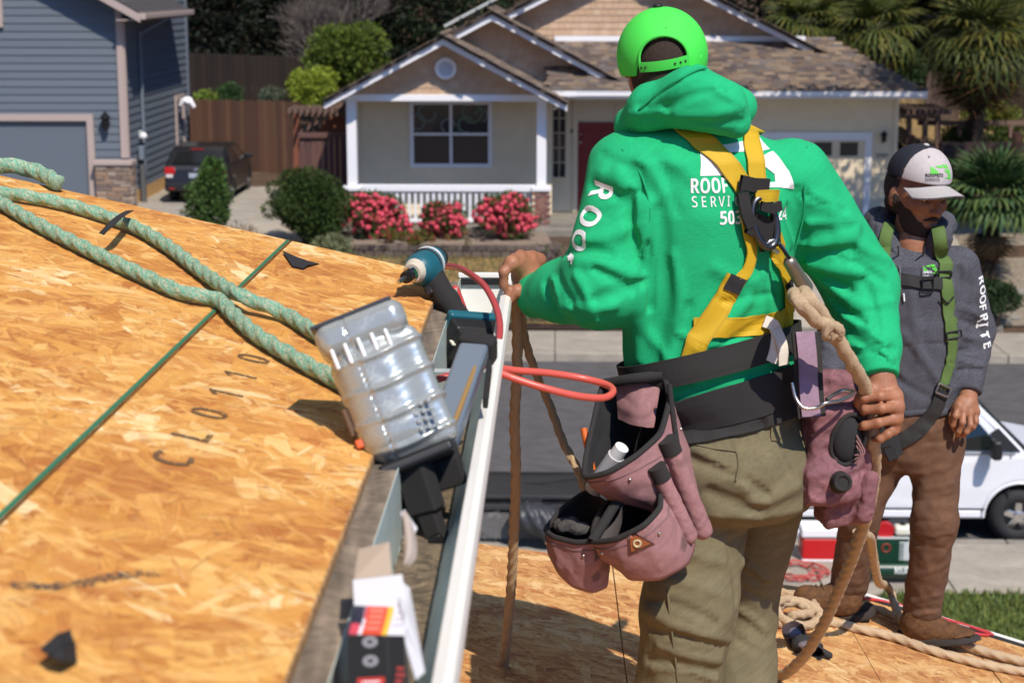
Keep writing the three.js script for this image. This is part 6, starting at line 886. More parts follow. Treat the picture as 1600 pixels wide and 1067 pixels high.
  // hood gathered round the neck
  const hd0 = unionS([capS(Q(988, 192, 3.93), Q(1018, 168, 3.88), .034, .046), capS(Q(1018, 168, 3.88), Q(1080, 152, 3.84), .046, .06), capS(Q(1080, 152, 3.84), Q(1126, 168, 3.81), .06, .054), capS(Q(1126, 168, 3.81), Q(1153, 194, 3.81), .052, .028), capS(Q(1092, 120, 3.9), Q(1150, 168, 3.92), .026, .046), capS(Q(988, 195, 3.95), Q(1010, 185, 4.06), .034, .045)], .03);
  const hh = (x, y) => hitS(hd0, x, y, 3.2, 4.4), hf = foldS(hd0, foldLines(hh, [[1020, 160, 1100, 118, 6, 9], [1040, 170, 1130, 140, -6, 8], [1060, 180, 1150, 170, 5, 10], [1000, 165, 1060, 128, -5, 8], [1090, 190, 1160, 190, -4, 8], [1120, 140, 1160, 165, 5, 9], [985, 180, 1040, 175, 4, 9]], 2.0));
  part('hood', surf(cloth(hf, 8, .0035, 8), ...bbox([Q(975, 200, 3.9), Q(1170, 90, 3.9), Q(1100, 150, 3.75), Q(1000, 150, 4.1)], .07), .0075), GREEN, who);
  part('hood_seam', tube([[1000, 172], [1030, 146], [1062, 126], [1088, 112], [1104, 108]].map(([x, y]) => { const p = hh(x, y); return p.add(V(0, .004, .004)); }), .0035, 40, 6), GREEN, who);
  for (const l of [[[972, 232], [1000, 270], [1012, 330], [1004, 400]], [[1262, 228], [1258, 290], [1250, 350], [1246, 395]]]) part('seam', tube(l.map(([x, y]) => onto(HOOD, h(x, y), .0004)), .0022, 40, 5), GREEN, who);
  // prints
  const pc = onto(HOOD, h(1165, 290)), mk = mask(1024, 768, (g, w, hgt) => { const X = (px) => (px - 1078) / 175 * w, Y = (py) => (py - 222) / 138 * hgt; logo(g, X(1084), Y(226), w * .96, w * .78); g.textBaseline = 'middle'; g.textAlign = 'left'; g.font = 'bold 165px sans-serif'; g.save(); g.translate(X(1081), Y(289)); g.scale(.72, 1); g.fillText('ROOF', 0, 0); g.fillText('RITE', 500, 0); g.restore(); g.font = '118px sans-serif'; g.save(); g.translate(X(1082), Y(312)); g.scale(.8, 1); [...'SERVICES'].forEach((c, i) => g.fillText(c, i * 92, 0)); g.restore(); g.font = 'bold 150px sans-serif'; g.save(); g.translate(X(1120), Y(336)); g.scale(.86, 1); g.fillText('503', 0, 0); g.fillText('924', X(1205) / .86 - X(1120) / .86, 0); g.restore(); });
  const upV = V(0, 1, 0), vv = V(0, Math.cos(.06), Math.sin(.06)); printOn(who, 'back_print', hg, pc, rightV, upV, back, 175 / 690 * 1.03, 138 / 690, mk, GW);
  { const c = h(918, 345), n = grad(base0, c, .02), al = Q(893, 392, 3.9).sub(Q(922, 296, 3.9)).normalize(), v = n.clone().cross(al).normalize(); printOn(who, 'sleeve_print', hg, c, al, v, n, .19, .075, mask(768, 256, (g, w, hgt) => { g.font = 'bold 250px sans-serif'; g.textBaseline = 'middle'; g.save(); g.scale(1.15, 1); [...'ROOF'].forEach((ch, i) => g.fillText(ch, 8 + i * 195, 138)); g.restore(); }), GW); }
  // trousers
  const lk = Q(1076, 950, 3.86), rk = Q(1158, 950, 4.15), foot = (x, D) => V(x, LH(x, D), -D), la = foot(.27, 3.86).add(V(0, .11, 0)), ra = foot(.46, 4.02).add(V(0, .11, 0));
  const hips = loftS([[Q(1125, 585, 3.97), .185, .145], [Q(1140, 640, 3.97), .19, .155], [Q(1150, 715, 3.94), .194, .172], [Q(1152, 775, 3.93), .18, .165], [Q(1152, 806, 3.94), .14, .12]], yaw);
  const p0 = (x, y, z) => { const l = smin(capl(x, y, z), capl2(x, y, z), .04), r = smin(capr(x, y, z), capr2(x, y, z), .04); return smin(Math.min(l, r) , hips(x, y, z), .03); };
  const capl = capS(Q(1100, 790, 3.93), lk, .106, .103), capl2 = capS(lk, la.clone().add(V(0, .02, 0)), .103, .095), capr = capS(Q(1190, 785, 4.05), rk, .1, .08), capr2 = capS(rk, ra.clone().add(V(0, .02, 0)), .08, .085);
  const ph = (x, y) => hitS(p0, x, y, 3.2, 4.6), pf = foldS(p0, foldLines(ph, [[1065, 690, 1170, 760, 5, 12], [1085, 720, 1200, 775, -7, 10], [1170, 790, 1245, 760, 8, 12], [1110, 770, 1190, 800, -10, 12], [1190, 660, 1235, 740, -5, 10], [1010, 900, 1130, 930, 4, 11], [1005, 935, 1120, 975, -6, 9], [1010, 955, 1140, 1000, 6, 10], [1015, 985, 1130, 1010, -6, 8], [1030, 1010, 1145, 1035, 6, 9], [1012, 1030, 1140, 1052, -5, 8], [1050, 860, 1130, 880, 4, 12], [1020, 1045, 1120, 1064, 5, 8], [1160, 880, 1200, 905, 4, 9], [1160, 920, 1198, 940, -5, 8], [1158, 955, 1196, 985, 5, 9], [1155, 1000, 1195, 1020, -5, 8], [1080, 640, 1230, 620, 3, 10], [1140, 850, 1150, 1000, -6, 9]], 2.5));
  PANTS1 = cloth(pf, 9, .005, 13, .8);
  part('trousers', surf(PANTS1, ...bbox([Q(985, 580, 3.95), Q(1260, 600, 3.95), la.clone().add(V(0, .05, 0)), ra.clone().add(V(0, .05, 0)), Q(1100, 800, 3.72), Q(1100, 800, 4.15)], .11), .0105), KHAKI, who);
  part('seam', tube([[1042, 900], [1046, 950], [1052, 1000], [1058, 1050], [1062, 1090]].map(([x, y]) => ph(x, y)), .003, 30, 5), KHAKI, who);
  { const pk = [ph(1075, 690), ph(1150, 700), ph(1152, 745)].map((p) => onto(PANTS1, p, .002)); part('pocket_flap', strap(PANTS1, [ph(1072, 684), ph(1110, 690), ph(1152, 696)], .03, .001, .003, 14), KHAKI, who); part('pocket_seam', tube([ph(1150, 700), ph(1154, 725), ph(1150, 752)].map((p) => onto(PANTS1, p, .0015)), .002, 16, 5), KHAKI, who); part('belt_loop', strap(PANTS1, [ph(1210, 662), ph(1212, 690)], .02, .002, .004, 6), KHAKI, who); }
  // boots below the frame
  const boot = (a, f, d) => { const s = unionS([capS(a.clone().add(V(0, .06, 0)), a.clone().add(V(0, -.05, 0)), .06, .055), capS(a.clone().add(V(0, -.06, 0)), a.clone().addScaledVector(d, .19).add(V(0, -.075, 0)), .05, .042)], .04); return surf(cutS(s, a.clone().add(V(0, -.105, 0)), V(0, -1, 0)), ...bbox([a.clone().add(V(0, .12, 0)), a.clone().add(V(0, -.12, 0)), a.clone().addScaledVector(d, .25)], .08), .012); };
  const bm = M([.12, .065, .03], .85); part('boot', boot(la, 0, V(-.35, -.02, -.93)), bm, who); part('boot', boot(ra, 0, V(.1, -.04, -.99)), bm, who);
  // body: head, neck, hands and a slim frame under the clothes, one mesh
  const hc = Q(1036, 88, 3.98);
  const headS = (() => { const sk = ellS(hc, .074, .098, .094), jaw = ellS(hc.clone().add(V(-.012, -.06, -.04)), .056, .055, .06), nk = capS(Q(1045, 118, 3.97), Q(1070, 205, 3.95), .06, .066), nose = capS(hc.clone().add(V(-.02, 0, -.092)), hc.clone().add(V(-.022, -.03, -.108)), .008, .013), e1 = ellS(hc.clone().add(V(-.079, -.018, .006)), .01, .03, .018), e2 = ellS(hc.clone().add(V(.082, -.012, .012)), .012, .03, .019); return (x, y, z) => smin(smin(smin(smin(sk(x, y, z), jaw(x, y, z), .04), nk(x, y, z), .03), nose(x, y, z), .012), Math.min(e1(x, y, z), e2(x, y, z)), .008); })();
  // left hand over the gutter corner
  const k4 = [[800, 411, 4.0], [812, 402, 4.04], [828, 402, 4.08], [842, 406, 4.12]].map((a) => Q(...a));
  const lh = handS(Q(838, 459, 4.045), Q(822, 432, 4.06), k4, [[k4[0], Q(787, 425, 3.985), Q(787, 445, 3.99), Q(796, 457, 4.0)], [k4[1], Q(796, 408, 4.02), Q(787, 421, 4.03), Q(789, 437, 4.04)], [k4[2], Q(813, 398, 4.06), Q(802, 403, 4.08), Q(800, 420, 4.09)], [k4[3], Q(832, 398, 4.1), Q(822, 402, 4.12), Q(816, 414, 4.13)]], [Q(828, 448, 4.03), Q(808, 455, 4.0), Q(796, 466, 4.0), Q(790, 478, 4.01)], 1.12);
  // right hand closed on the rope
  const rkn = [[1399, 619, 3.86], [1404, 636, 3.85], [1402, 653, 3.85], [1396, 669, 3.86]].map((a) => Q(...a));
  const rh = handS(Q(1376, 590, 3.885), Q(1384, 620, 3.875), rkn, [[rkn[0], Q(1376, 619, 3.825), Q(1352, 622, 3.835), Q(1340, 628, 3.86)], [rkn[1], Q(1378, 638, 3.815), Q(1353, 640, 3.83), Q(1348, 646, 3.86)], [rkn[2], Q(1374, 660, 3.82), Q(1352, 665, 3.83), Q(1343, 667, 3.85)], [rkn[3], Q(1388, 678, 3.835), Q(1376, 686, 3.835), Q(1366, 686, 3.85)]], [Q(1368, 608, 3.87), Q(1354, 612, 3.85), Q(1346, 622, 3.85), Q(1344, 634, 3.855)], 1.1);
  const inner = unionS([capS(Q(1075, 190, 3.95), Q(1100, 300, 3.95), .06, .1), capS(Q(1100, 300, 3.95), Q(1130, 720, 3.97), .11, .1), capS(ls, le, .045, .04), capS(le, lw, .04, .03), capS(rs, re, .045, .04), capS(re, rw, .04, .03), capS(Q(1100, 760, 3.92), lk, .07, .055), capS(lk, la, .05, .035), capS(Q(1180, 760, 4.0), rk, .07, .05), capS(rk, ra, .05, .035)], .04);
  const wristL = capS(Q(862, 458, 4.0), Q(834, 458, 4.045), .033, .029), wristR = capS(Q(1370, 560, 3.9), Q(1377, 600, 3.885), .034, .029);
  const lh2 = (x, y, z) => smin(lh(x, y, z), wristL(x, y, z), .015), rh2 = (x, y, z) => smin(rh(x, y, z), wristR(x, y, z), .015);
  part('body', merge([surf(inner, ...bbox([ls, rs, lw, rw, la, ra, Q(1070, 200, 3.9)], .14), .022), surf(headS, ...bbox([hc, Q(1070, 215, 3.95)], .14), .0055), surf(lh2, ...bbox([...k4, Q(865, 458, 4.0), Q(787, 480, 3.98)], .04), .0032), surf(rh2, ...bbox([...rkn, Q(1370, 555, 3.9), Q(1338, 690, 3.82)], .04), .0032)]), SKIN, who);
  const hairS = (() => { const a = ellS(hc.clone().add(V(.002, -.004, .008)), .0775, .098, .096), b = ellS(hc.clone().add(V(.004, -.055, .035)), .064, .055, .062); return cutS(cutS((x, y, z) => smin(a(x, y, z), b(x, y, z), .03), hc.clone().add(V(0, 0, -.015)), V(0, 0, -1)), hc.clone().add(V(0, -.085, 0)), V(.1, -1, 0)); })();
  part('hair', surf((x, y, z) => hairS(x, y, z) + .0012 * ns(x * 300, y * 300, z * 300), ...bbox([hc], .13), .005), M(0xffffff, .9, { map: rp(speck([.2, .145, .12], .6, 60, 120, 81, 256), 10) }), who);
  // cap
  const cc = Q(1035, 86, 3.985), capM = M(0xffffff, .8, { map: (() => tex(256, 256, (u, v, x, y) => { const o = (x % 8 < 3 && y % 8 < 3) || ((x + 4) % 8 < 3 && (y + 4) % 8 < 3) ? .72 : 1; return [.3 * o, .93 * o, .33 * o]; }))() }); capM.map.repeat.set(16, 16);
  const limeM = M([.06, .6, .07], .65);
  { const o = ellS(cc, .1, .105, .116), tl = V(.1, -1, 0).normalize(), ck = (x, y, z) => { const d = Math.abs(o(x, y, z) + .003) - .003, b = (x - cc.x) * tl.x + (y - cc.y + .037) * tl.y; let q = smax(d, b, .003); if (z > cc.z) { const ax2 = (x - cc.x + .004 - (y - cc.y) * .08) / .051, ay = Math.max(0, y - cc.y + .004) / .045; const e = (Math.sqrt(ax2 * ax2 + ay * ay) - 1) * .05; q = smax(q, -e, .002); } q += Math.abs(x - cc.x) < .0012 ? .0008 : 0; return q; };
    const cp = part('cap', surf(ck, ...bbox([cc], .125), .0034), capM, who);
    const ar = []; for (let i = 0; i <= 24; i++) { const t = mix(-.25, PI + .25, i / 24), x = cc.x - .004 + Math.cos(t) * .052, y = cc.y - .004 + Math.sin(t) * (Math.sin(t) < 0 ? .1 : .046); ar.push(V(x, y, cc.z + .1)); } const os = (x, y, z) => o(x, y, z); part('cap_piping', tube(ar.map((p) => onto(os, p, .001)), .0032, 60, 6), limeM, cp);
    const st = [-.054, -.03, 0, .03, .054].map((dx) => onto(os, V(cc.x + dx - .003, cc.y - .0145 + dx * .17, cc.z + .1), 0)); part('cap_strap', strap(os, st, .021, .0005, .003, 24), limeM, cp); const hl = []; for (const dx of [-.046, -.035, .02, .031, .042]) hl.push(new THREE.SphereGeometry(.0026, 8, 6).translate(...onto(os, V(cc.x + dx - .003, cc.y - .0145 + dx * .17, cc.z + .1), .004).toArray())); for (const g of hl) part('snap_hole', g, MAT.black, cp);
    part('cap_button', new THREE.SphereGeometry(.011, 12, 8).scale(1, .6, 1).translate(cc.x - .012, cc.y + .106, cc.z + .01), MAT.black, cp);
    part('brim', gridGeo(16, 6, (u, v) => { const a = mix(-1.2, 1.2, u), r = mix(.1, .185, v * Math.pow(Math.cos(a * .7), .5)); return V(cc.x + Math.sin(a) * (.085 + .012 * v), cc.y - .03 - .012 * v - .02 * (1 - Math.cos(a)), cc.z - Math.cos(a) * r); }), M([.06, .6, .07], .65, { side: THREE.DoubleSide }), cp); }
  // ---------------------------------------------------------------- harness
  const hs = (x, y) => { const p = hitS((a, b, c) => Math.min(HOOD(a, b, c), PANTS1(a, b, c)), x, y, 3.2, 4.4); return p; }, SF = (a, b, c) => smin(HOOD(a, b, c), PANTS1(a, b, c), .02), hr = thing('safety_harness', 'yellow webbing fall harness with black back pad worn over the green hoodie', 'harness');
  const ln = (l) => l.map(([x, y]) => hs(x, y));
  part('strap', strap(SF, ln([[1012, 182], [1040, 186], [1075, 205], [1110, 232], [1140, 262], [1160, 292]]), .047, .005, .0035, 44), YELLOW, hr); part('strap', strap(SF, ln([[1158, 188], [1170, 205], [1176, 235], [1180, 265], [1184, 295]]), .044, .006, .0035, 34), YELLOW, hr);
  part('strap', strap(SF, ln([[1158, 325], [1164, 360], [1171, 395], [1163, 425], [1148, 440]]), .026, .01, .0035, 34), YELLOW, hr); part('strap', strap(SF, ln([[1150, 432], [1128, 470], [1106, 508], [1087, 545], [1078, 572]]), .05, .006, .0035, 40), YELLOW, hr); part('strap', strap(SF, ln([[1196, 340], [1210, 375], [1222, 412], [1229, 455], [1231, 490]]), .036, .006, .0035, 40), YELLOW, hr); part('strap', strap(SF, ln([[1084, 512], [1130, 511], [1180, 507], [1215, 502], [1236, 496]]), .046, .004, .0035, 40), YELLOW, hr);
  part('strap_keeper', strap(SF, ln([[1152, 432], [1140, 454]]), .04, .011, .003, 8), PADBLACK, hr); part('strap_keeper', strap(SF, ln([[1226, 440], [1229, 462]]), .03, .011, .003, 8), PADBLACK, hr); 
  { const bp = hs(1172, 300), n = back, pl = (pts, t, lift) => slab(pts.map(([x, y]) => onto(SF, hs(x, y), .014).addScaledVector(n, lift)).reverse(), t), dr = (m, l) => m;
    const o = (x, y, l) => hs(x, y).addScaledVector(n, l);
    const plate = part('back_plate', merge([strap(null, [o(1148, 282, .02), o(1170, 287, .022), o(1190, 288, .02)], .03, 0, .012, 8, n), strap(null, [o(1152, 300, .018), o(1157, 330, .02), o(1166, 352, .02)], .026, 0, .01, 10, n), strap(null, [o(1193, 312, .018), o(1200, 335, .02), o(1201, 360, .02)], .014, 0, .01, 10, n), strap(null, [o(1165, 345, .017), o(1190, 362, .02), o(1195, 385, .02)], .05, 0, .01, 10, n)]), MAT.blackMatte, hr);
    part('strap_loop', strap(null, [o(1172, 305, .022), o(1192, 303, .034), o(1207, 304, .022)], .026, 0, .004, 10, n), YELLOW, hr);
    const c = o(1186, 346, .034), e = new THREE.EllipseCurve(0, 0, .028, .052, 0, 2 * PI), X = rightV, ring = []; for (let i = 0; i < 28; i++) { const p = e.getPoint(i / 28); ring.push(c.clone().addScaledVector(X, p.x + p.y * -.18).addScaledVector(V(0, 1, 0), p.y).addScaledVector(n, -.01 + p.y * -.12)); } part('d_ring', tube(ring, .009, 70, 10, true), M([.12, .12, .125], .35, { metalness: 1 }), hr); part('d_ring_saddle', strap(null, [o(1174, 318, .036), o(1190, 322, .042), o(1203, 318, .036)], .02, 0, .01, 8, n), MAT.blackMatte, hr); }
  part('webbing_tag', (() => { const a = hs(1190, 500).addScaledVector(back, .012), b = hs(1204, 512).addScaledVector(back, .02), c = hs(1202, 540).addScaledVector(back, .022), d = hs(1214, 566).addScaledVector(back, .024), s = [strap(null, [a, b.clone().lerp(a, .3).add(V(0, .006, 0)), b, c, hs(1196, 563).addScaledVector(back, .02)], .026, 0, .005, 14, back), strap(null, [b, hs(1210, 535).addScaledVector(back, .03), d], .024, 0, .007, 10, back)]; return merge(s); })(), M([.72, .68, .6], .85), hr);
  // snap hook and lanyard
  { const o = (x, y, l) => hs(x, y).addScaledVector(back, l), t = thing('snap_hook', 'worn steel snap hook clipped to the back ring of the yellow harness', 'hook'), a = o(1196, 372, .035), b = o(1216, 405, .05), c = o(1236, 442, .06), d = o(1243, 462, .065), wm = M([.33, .29, .24], .42, { metalness: .8 });
    part('hook_body', surf(unionS([capS(b, c, .0145, .017)], .01), ...bbox([b, c], .03), .003), wm, t); part('hook_nose', tube([b, a.clone().lerp(b, .4).addScaledVector(rightV, .008), a, a.clone().addScaledVector(rightV, -.014).add(V(0, -.006, 0)), a.clone().lerp(b, .55).addScaledVector(rightV, -.012)], .0048, 30, 8), MAT.steel, t); part('hook_eye', new THREE.TorusGeometry(.013, .0045, 8, 20).rotateY(yaw).translate(d.x, d.y, d.z), MAT.steel, t); part('gate_spring', tube([o(1203, 378, .04), o(1216, 402, .056)], .004, 8, 6), MAT.blackMetal, t);
    const R = .0165, hand = Q(1362, 640, 3.865);
    solo('lanyard_rope', rope([Q(1300, 512, 3.70), Q(1275, 500, 3.68), Q(1248, 470, 3.66), d.clone().add(V(.0, -.005, .012)), Q(1264, 466, 3.68), Q(1285, 492, 3.70), Q(1306, 525, 3.72), Q(1330, 565, 3.76), Q(1352, 605, 3.83), hand, Q(1366, 690, 3.87), Q(1366, 740, 3.95), Q(1358, 790, 4.05), Q(1340, 850, 4.2), Q(1312, 920, 4.42), Q(1282, 985, 4.62), Q(1248, 1035, 4.78), onL(1216, 1056, R), onL(1202, 1040, R), onL(1196, 1005, R), onL(1198, 960, R), onL(1206, 935, R)], R, .1), ropeTan, 'tan lanyard rope from the snap hook through the right hand down to the roof', 'rope');
    solo('rope_splice', rope([Q(1308, 508, 3.69), Q(1304, 520, 3.68), Q(1298, 528, 3.69), Q(1290, 520, 3.68), Q(1300, 508, 3.675), Q(1312, 516, 3.68), Q(1310, 528, 3.69)], .0125, .06, false, .3), ropeTan, 'frayed whipped knot that ends the eye of the lanyard rope', 'rope knot');
    solo('hanging_rope', rope([Q(1340, 832, 4.9), Q(1358, 838, 5.0), Q(1364, 860, 5.2), Q(1372, 905, 5.4), onL(1392, 952, .02).add(V(0, .06, 0)), onL(1412, 975, .016), onL(1432, 985, .016)], .0145, .1), ropeTan, 'thinner tan rope end hanging between the two workers and curling to the boot', 'rope'); }
  // ---------------------------------------------------------------- tool belt and pouches
  const tb = thing('tool_belt', 'faded pink canvas tool belt with black hems and bags on both hips', 'tool belt');
  const TR = (x, y, z) => smin(torso(x, y, z), PANTS1(x, y, z), .03) - .004; const ring = (px, py, tilt, w, l, m, nme, a0 = 0, a1 = 2 * PI) => { const c0 = hs(px, py), ctr = V(Q(1118, 590, 3.96).x, c0.y, Q(1118, 590, 3.96).z), pts = []; for (let i = 0; i <= 30; i++) { const a = mix(a0, a1, i / 30) + yaw, d = V(Math.sin(a), 0, Math.cos(a)); let r = .42, p; for (let k = 0; k < 60; k++) { p = ctr.clone().addScaledVector(d, r); p.y = c0.y + tilt * (p.x - c0.x) + .13 * (p.z - c0.z); const s = TR(p.x, p.y, p.z); if (s < .002) break; r -= Math.max(s * .7, .002); } pts.push(p); } return part(nme, strap(TR, pts, w, l, .005, 90), m, tb); };
  ring(1145, 558, .25, .062, .012, WEBBLACK, 'belt', -2.9, 2.9); ring(1150, 628, .24, .088, .008, PADBLACK, 'lumbar_pad', -1.5, 1.25); ring(1150, 668, .24, .03, .006, WEBBLACK, 'trouser_belt', -2.9, 2.9);
  const hem = M([.028, .026, .025], .95, { bumpMap: rp(canvasW, 14), bumpScale: .001 });
  function pouch(nme, rim, bot, bulge, mat, seed, inMat = PADBLACK, hr2 = .0062, closeB = true) {
    const cv = (l) => new THREE.CatmullRomCurve3(l.map((a) => Q(...a)), true, 'catmullrom', .28), A = cv(rim), B = cv(bot), n = 56, m = 18, ca = rim.reduce((s, a) => s.add(Q(...a)), V(0, 0, 0)).multiplyScalar(1 / rim.length), cb = bot.reduce((s, a) => s.add(Q(...a)), V(0, 0, 0)).multiplyScalar(1 / bot.length);
    const f = (u, v, off) => { const k = Math.min(v / .8, 1), q = Math.max(0, (v - .8) / .2); let p = A.getPoint(u % 1).lerp(B.getPoint(u % 1), k); const c = ca.clone().lerp(cb, k), o = p.clone().sub(c), L = o.length() || 1; o.multiplyScalar(1 / L); p.addScaledVector(o, bulge * Math.sin(PI * Math.min(k, .95)) + off + .009 * Math.sin(PI * k) * fbm(p.x * 18 + seed, p.y * 14, p.z * 18) + .006 * Math.sin(k * PI) * (Math.abs(ns(p.x * 26, p.y * 15 + seed, p.z * 26)) - .25) + .003 * Math.sin(k * PI) * ns(p.x * 60, p.y * 40 + seed, p.z * 60)); if (q > 0) p.lerp(cb.clone().add(V(0, .0, 0)), q); return p; };
    const uvf = (u, v) => [u * .6, v * .25], t = part(nme, gridGeo(n, m, (u, v) => f(u, v, 0), uvf), mat, tb); mat.side = THREE.DoubleSide; part('pouch_lining', gridGeo(n, m, (u, v) => f(u, v * .93, -.007), uvf), inMat, t); inMat.side = THREE.DoubleSide;
    part('hem', tube(Array.from({ length: 40 }, (_, i) => f(i / 40, .012, -.002)), hr2, 120, 8, true), hem, t); part('stitching', tube(Array.from({ length: 40 }, (_, i) => f(i / 40, .13, .0008)), .0011, 160, 5, true), M([.2, .12, .12], .9), t); for (const u of [.05, .3, .55, .8]) { const p = f(u, .2, .001); part('rivet', new THREE.SphereGeometry(.0042, 10, 6).translate(p.x, p.y, p.z), MAT.steel, t); } return t;
  }
  const big = pouch('pouch', [[942, 600, 3.86], [990, 590, 3.85], [1036, 585, 3.80], [1046, 622, 3.73], [1032, 675, 3.66], [992, 712, 3.61], [948, 738, 3.59], [914, 745, 3.62], [914, 715, 3.7], [928, 650, 3.8]], [[965, 745, 3.86], [1010, 760, 3.88], [1078, 790, 3.86], [1102, 815, 3.8], [1096, 828, 3.72], [1052, 815, 3.67], [1002, 795, 3.66], [952, 782, 3.67], [938, 765, 3.74], [942, 750, 3.8]], .008, PINK, 3);
  { const up = (a) => Q(...a); const inner2 = part('inner_pocket', gridGeo(14, 12, (u, v) => { const a = up([962, 603, 3.85]).lerp(up([1034, 592, 3.8]), u), b = up([966, 655, 3.82]).lerp(up([1022, 668, 3.76]), u), p = a.lerp(b, v); return p.add(V(0, 0, .03 * Math.sin(u * PI) * Math.sin(.4 + v * 1.9) + .008 * ns(u * 4, v * 4, 3))); }, (u, v) => [u * .1, v * .1]), PINK, big); part('hem', tube([up([945, 600, 3.85]), up([990, 592, 3.80]), up([1036, 587, 3.79])], .012, 20, 8), hem, big); }
  pouch('pouch', [[852, 826, 3.74], [864, 838, 3.67], [900, 847, 3.63], [932, 843, 3.62], [948, 822, 3.67], [946, 785, 3.77], [915, 768, 3.81], [880, 792, 3.79]], [[868, 888, 3.75], [876, 902, 3.69], [896, 920, 3.67], [926, 929, 3.66], [948, 920, 3.68], [950, 900, 3.75], [928, 885, 3.79], [888, 880, 3.78]], .006, PINK, 5);
  const pB = pouch('pouch', [[926, 846, 3.6], [962, 842, 3.55], [1006, 820, 3.54], [1032, 790, 3.59], [1028, 750, 3.68], [985, 756, 3.73], [945, 788, 3.71], [928, 818, 3.66]], [[968, 888, 3.66], [986, 908, 3.6], [1034, 908, 3.59], [1076, 884, 3.62], [1087, 852, 3.7], [1052, 848, 3.77], [1000, 856, 3.76], [968, 872, 3.7]], .012, PINK, 9);
  { const T3 = [[980, 826], [983, 868], [1024, 850]], C3 = [995.7, 848], patch = (k, l) => { const f = (u, v) => { const a = [mix(T3[0][0], T3[1][0], u), mix(T3[0][1], T3[1][1], u)], x = mix(a[0], T3[2][0], v), y = mix(a[1], T3[2][1], v); const [p] = hitM(pB, mix(C3[0], x, k), mix(C3[1], y, k)); return p.addScaledVector(V(0, EYE, 0).sub(p).normalize(), l); }; return gridGeo(7, 7, f); }; const bd = part('badge', patch(1, .003), M([.1, .035, .025], .6), pB), c = hitM(pB, ...C3)[0]; part('badge_face', patch(.74, .0045), M([.3, .09, .03], .5), bd); part('badge_mark', new THREE.TorusGeometry(.007, .0026, 6, 14).translate(c.x, c.y, c.z + .005), M([.5, .42, .25], .5), bd); }
  part('divider', gridGeo(10, 10, (u, v) => Q(930, 842, 3.62).lerp(Q(1000, 740, 3.7), u).add(V(0, -.05 * v, -.01 * v)).add(V(.012 * Math.sin(u * 5), 0, .015 * Math.sin(u * 4 + v))), (u, v) => [u * .15, v * .06]), M([.1, .085, .075], .95, { side: THREE.DoubleSide }), pB); part('hem', tube([Q(925, 846, 3.6), Q(945, 815, 3.63), Q(965, 785, 3.66), Q(1000, 762, 3.68), Q(1022, 748, 3.68)], .011, 40, 8), hem, pB);
  for (const [a, b, r] of [[[1048, 700, 3.66], [1098, 828, 3.69], .02], [[1032, 742, 3.63], [1076, 836, 3.65], .018]]) { const s = part('tool_sleeve', surf(cloth(capS(Q(...a), Q(...b), r, r * 1.08), 30, .002, 2), ...bbox([Q(...a), Q(...b)], .05), .005), PINK, tb); const d = Q(...b).sub(Q(...a)).normalize(), p = Q(...a); part('hem', cyl(p.clone().addScaledVector(d, -.022), p.clone().addScaledVector(d, .012), r * 1.12, r * 1.1, 18), hem, s); }
  part('piping', tube([[1046, 600, 3.725], [1052, 650, 3.71], [1062, 710, 3.69], [1082, 770, 3.68], [1104, 825, 3.69]].map((a) => Q(...a)), .006, 40, 6), hem, tb);
  // right hip
  { const pad = (pts, w, l, m, n2) => part(n2, strap(SF, pts.map(([x, y, k]) => { const p = hs(x, y); return p.addScaledVector(V(.25, 0, .97), k); }), w, l, .008, 24), m, tb); const rp2 = [[1258, 520, 3.84], [1262, 560, 3.82], [1264, 610, 3.8], [1268, 652, 3.79]].map((a) => Q(...a)); part('hammer_pad', strap(null, rp2, .062, 0, .008, 20, V(.2, 0, .98)), hem, tb); part('hammer_strap', strap(null, rp2.map((p) => p.clone().add(V(-.002, .004, .01))), .042, 0, .005, 20, V(.2, 0, .98)), MAUVE, tb);
    part('hammer_loop', tube([[1238, 598, 3.77], [1244, 622, 3.76], [1256, 637, 3.75], [1276, 637, 3.75], [1290, 630, 3.75], [1312, 626, 3.77], [1332, 616, 3.8], [1334, 612, 3.81], [1318, 610, 3.82], [1292, 624, 3.79]].map((a) => Q(...a)), .0042, 80, 8), MAT.steel, tb);
    const bs = unionS([boxS(Q(1306, 700, 3.9), .08, .11, .045, .02, new THREE.Quaternion().setFromEuler(new THREE.Euler(.1, .3, -.1))), boxS(Q(1288, 748, 3.88), .07, .048, .06, .022, new THREE.Quaternion().setFromEuler(new THREE.Euler(0, .3, .05))), boxS(Q(1300, 620, 3.92), .055, .06, .03, .02)], .02); const hb2 = (x, y) => hitS(bs, x, y, 3.4, 4.3); const bsf = cloth(foldS(bs, foldLines(hb2, [[1262, 660, 1258, 770, -4, 8], [1300, 770, 1350, 735, -5, 8], [1270, 780, 1330, 790, 4, 9]], 1.2)), 20, .006, 4);
    const bag = part('pouch', surf(bsf, ...bbox([Q(1230, 580, 3.85), Q(1370, 800, 3.95)], .07), .0065), PINK2, tb);
    const low = unionS([boxS(Q(1318, 782, 3.92), .06, .05, .04, .016, new THREE.Quaternion().setFromEuler(new THREE.Euler(.15, .25, .06))), boxS(Q(1348, 772, 3.9), .02, .062, .035, .014, new THREE.Quaternion().setFromEuler(new THREE.Euler(.1, .4, -.1)))], .012); part('lower_bag', surf(cloth(low, 25, .005, 8), ...bbox([Q(1260, 740, 3.85), Q(1375, 830, 3.95)], .06), .006), PINK2, tb);
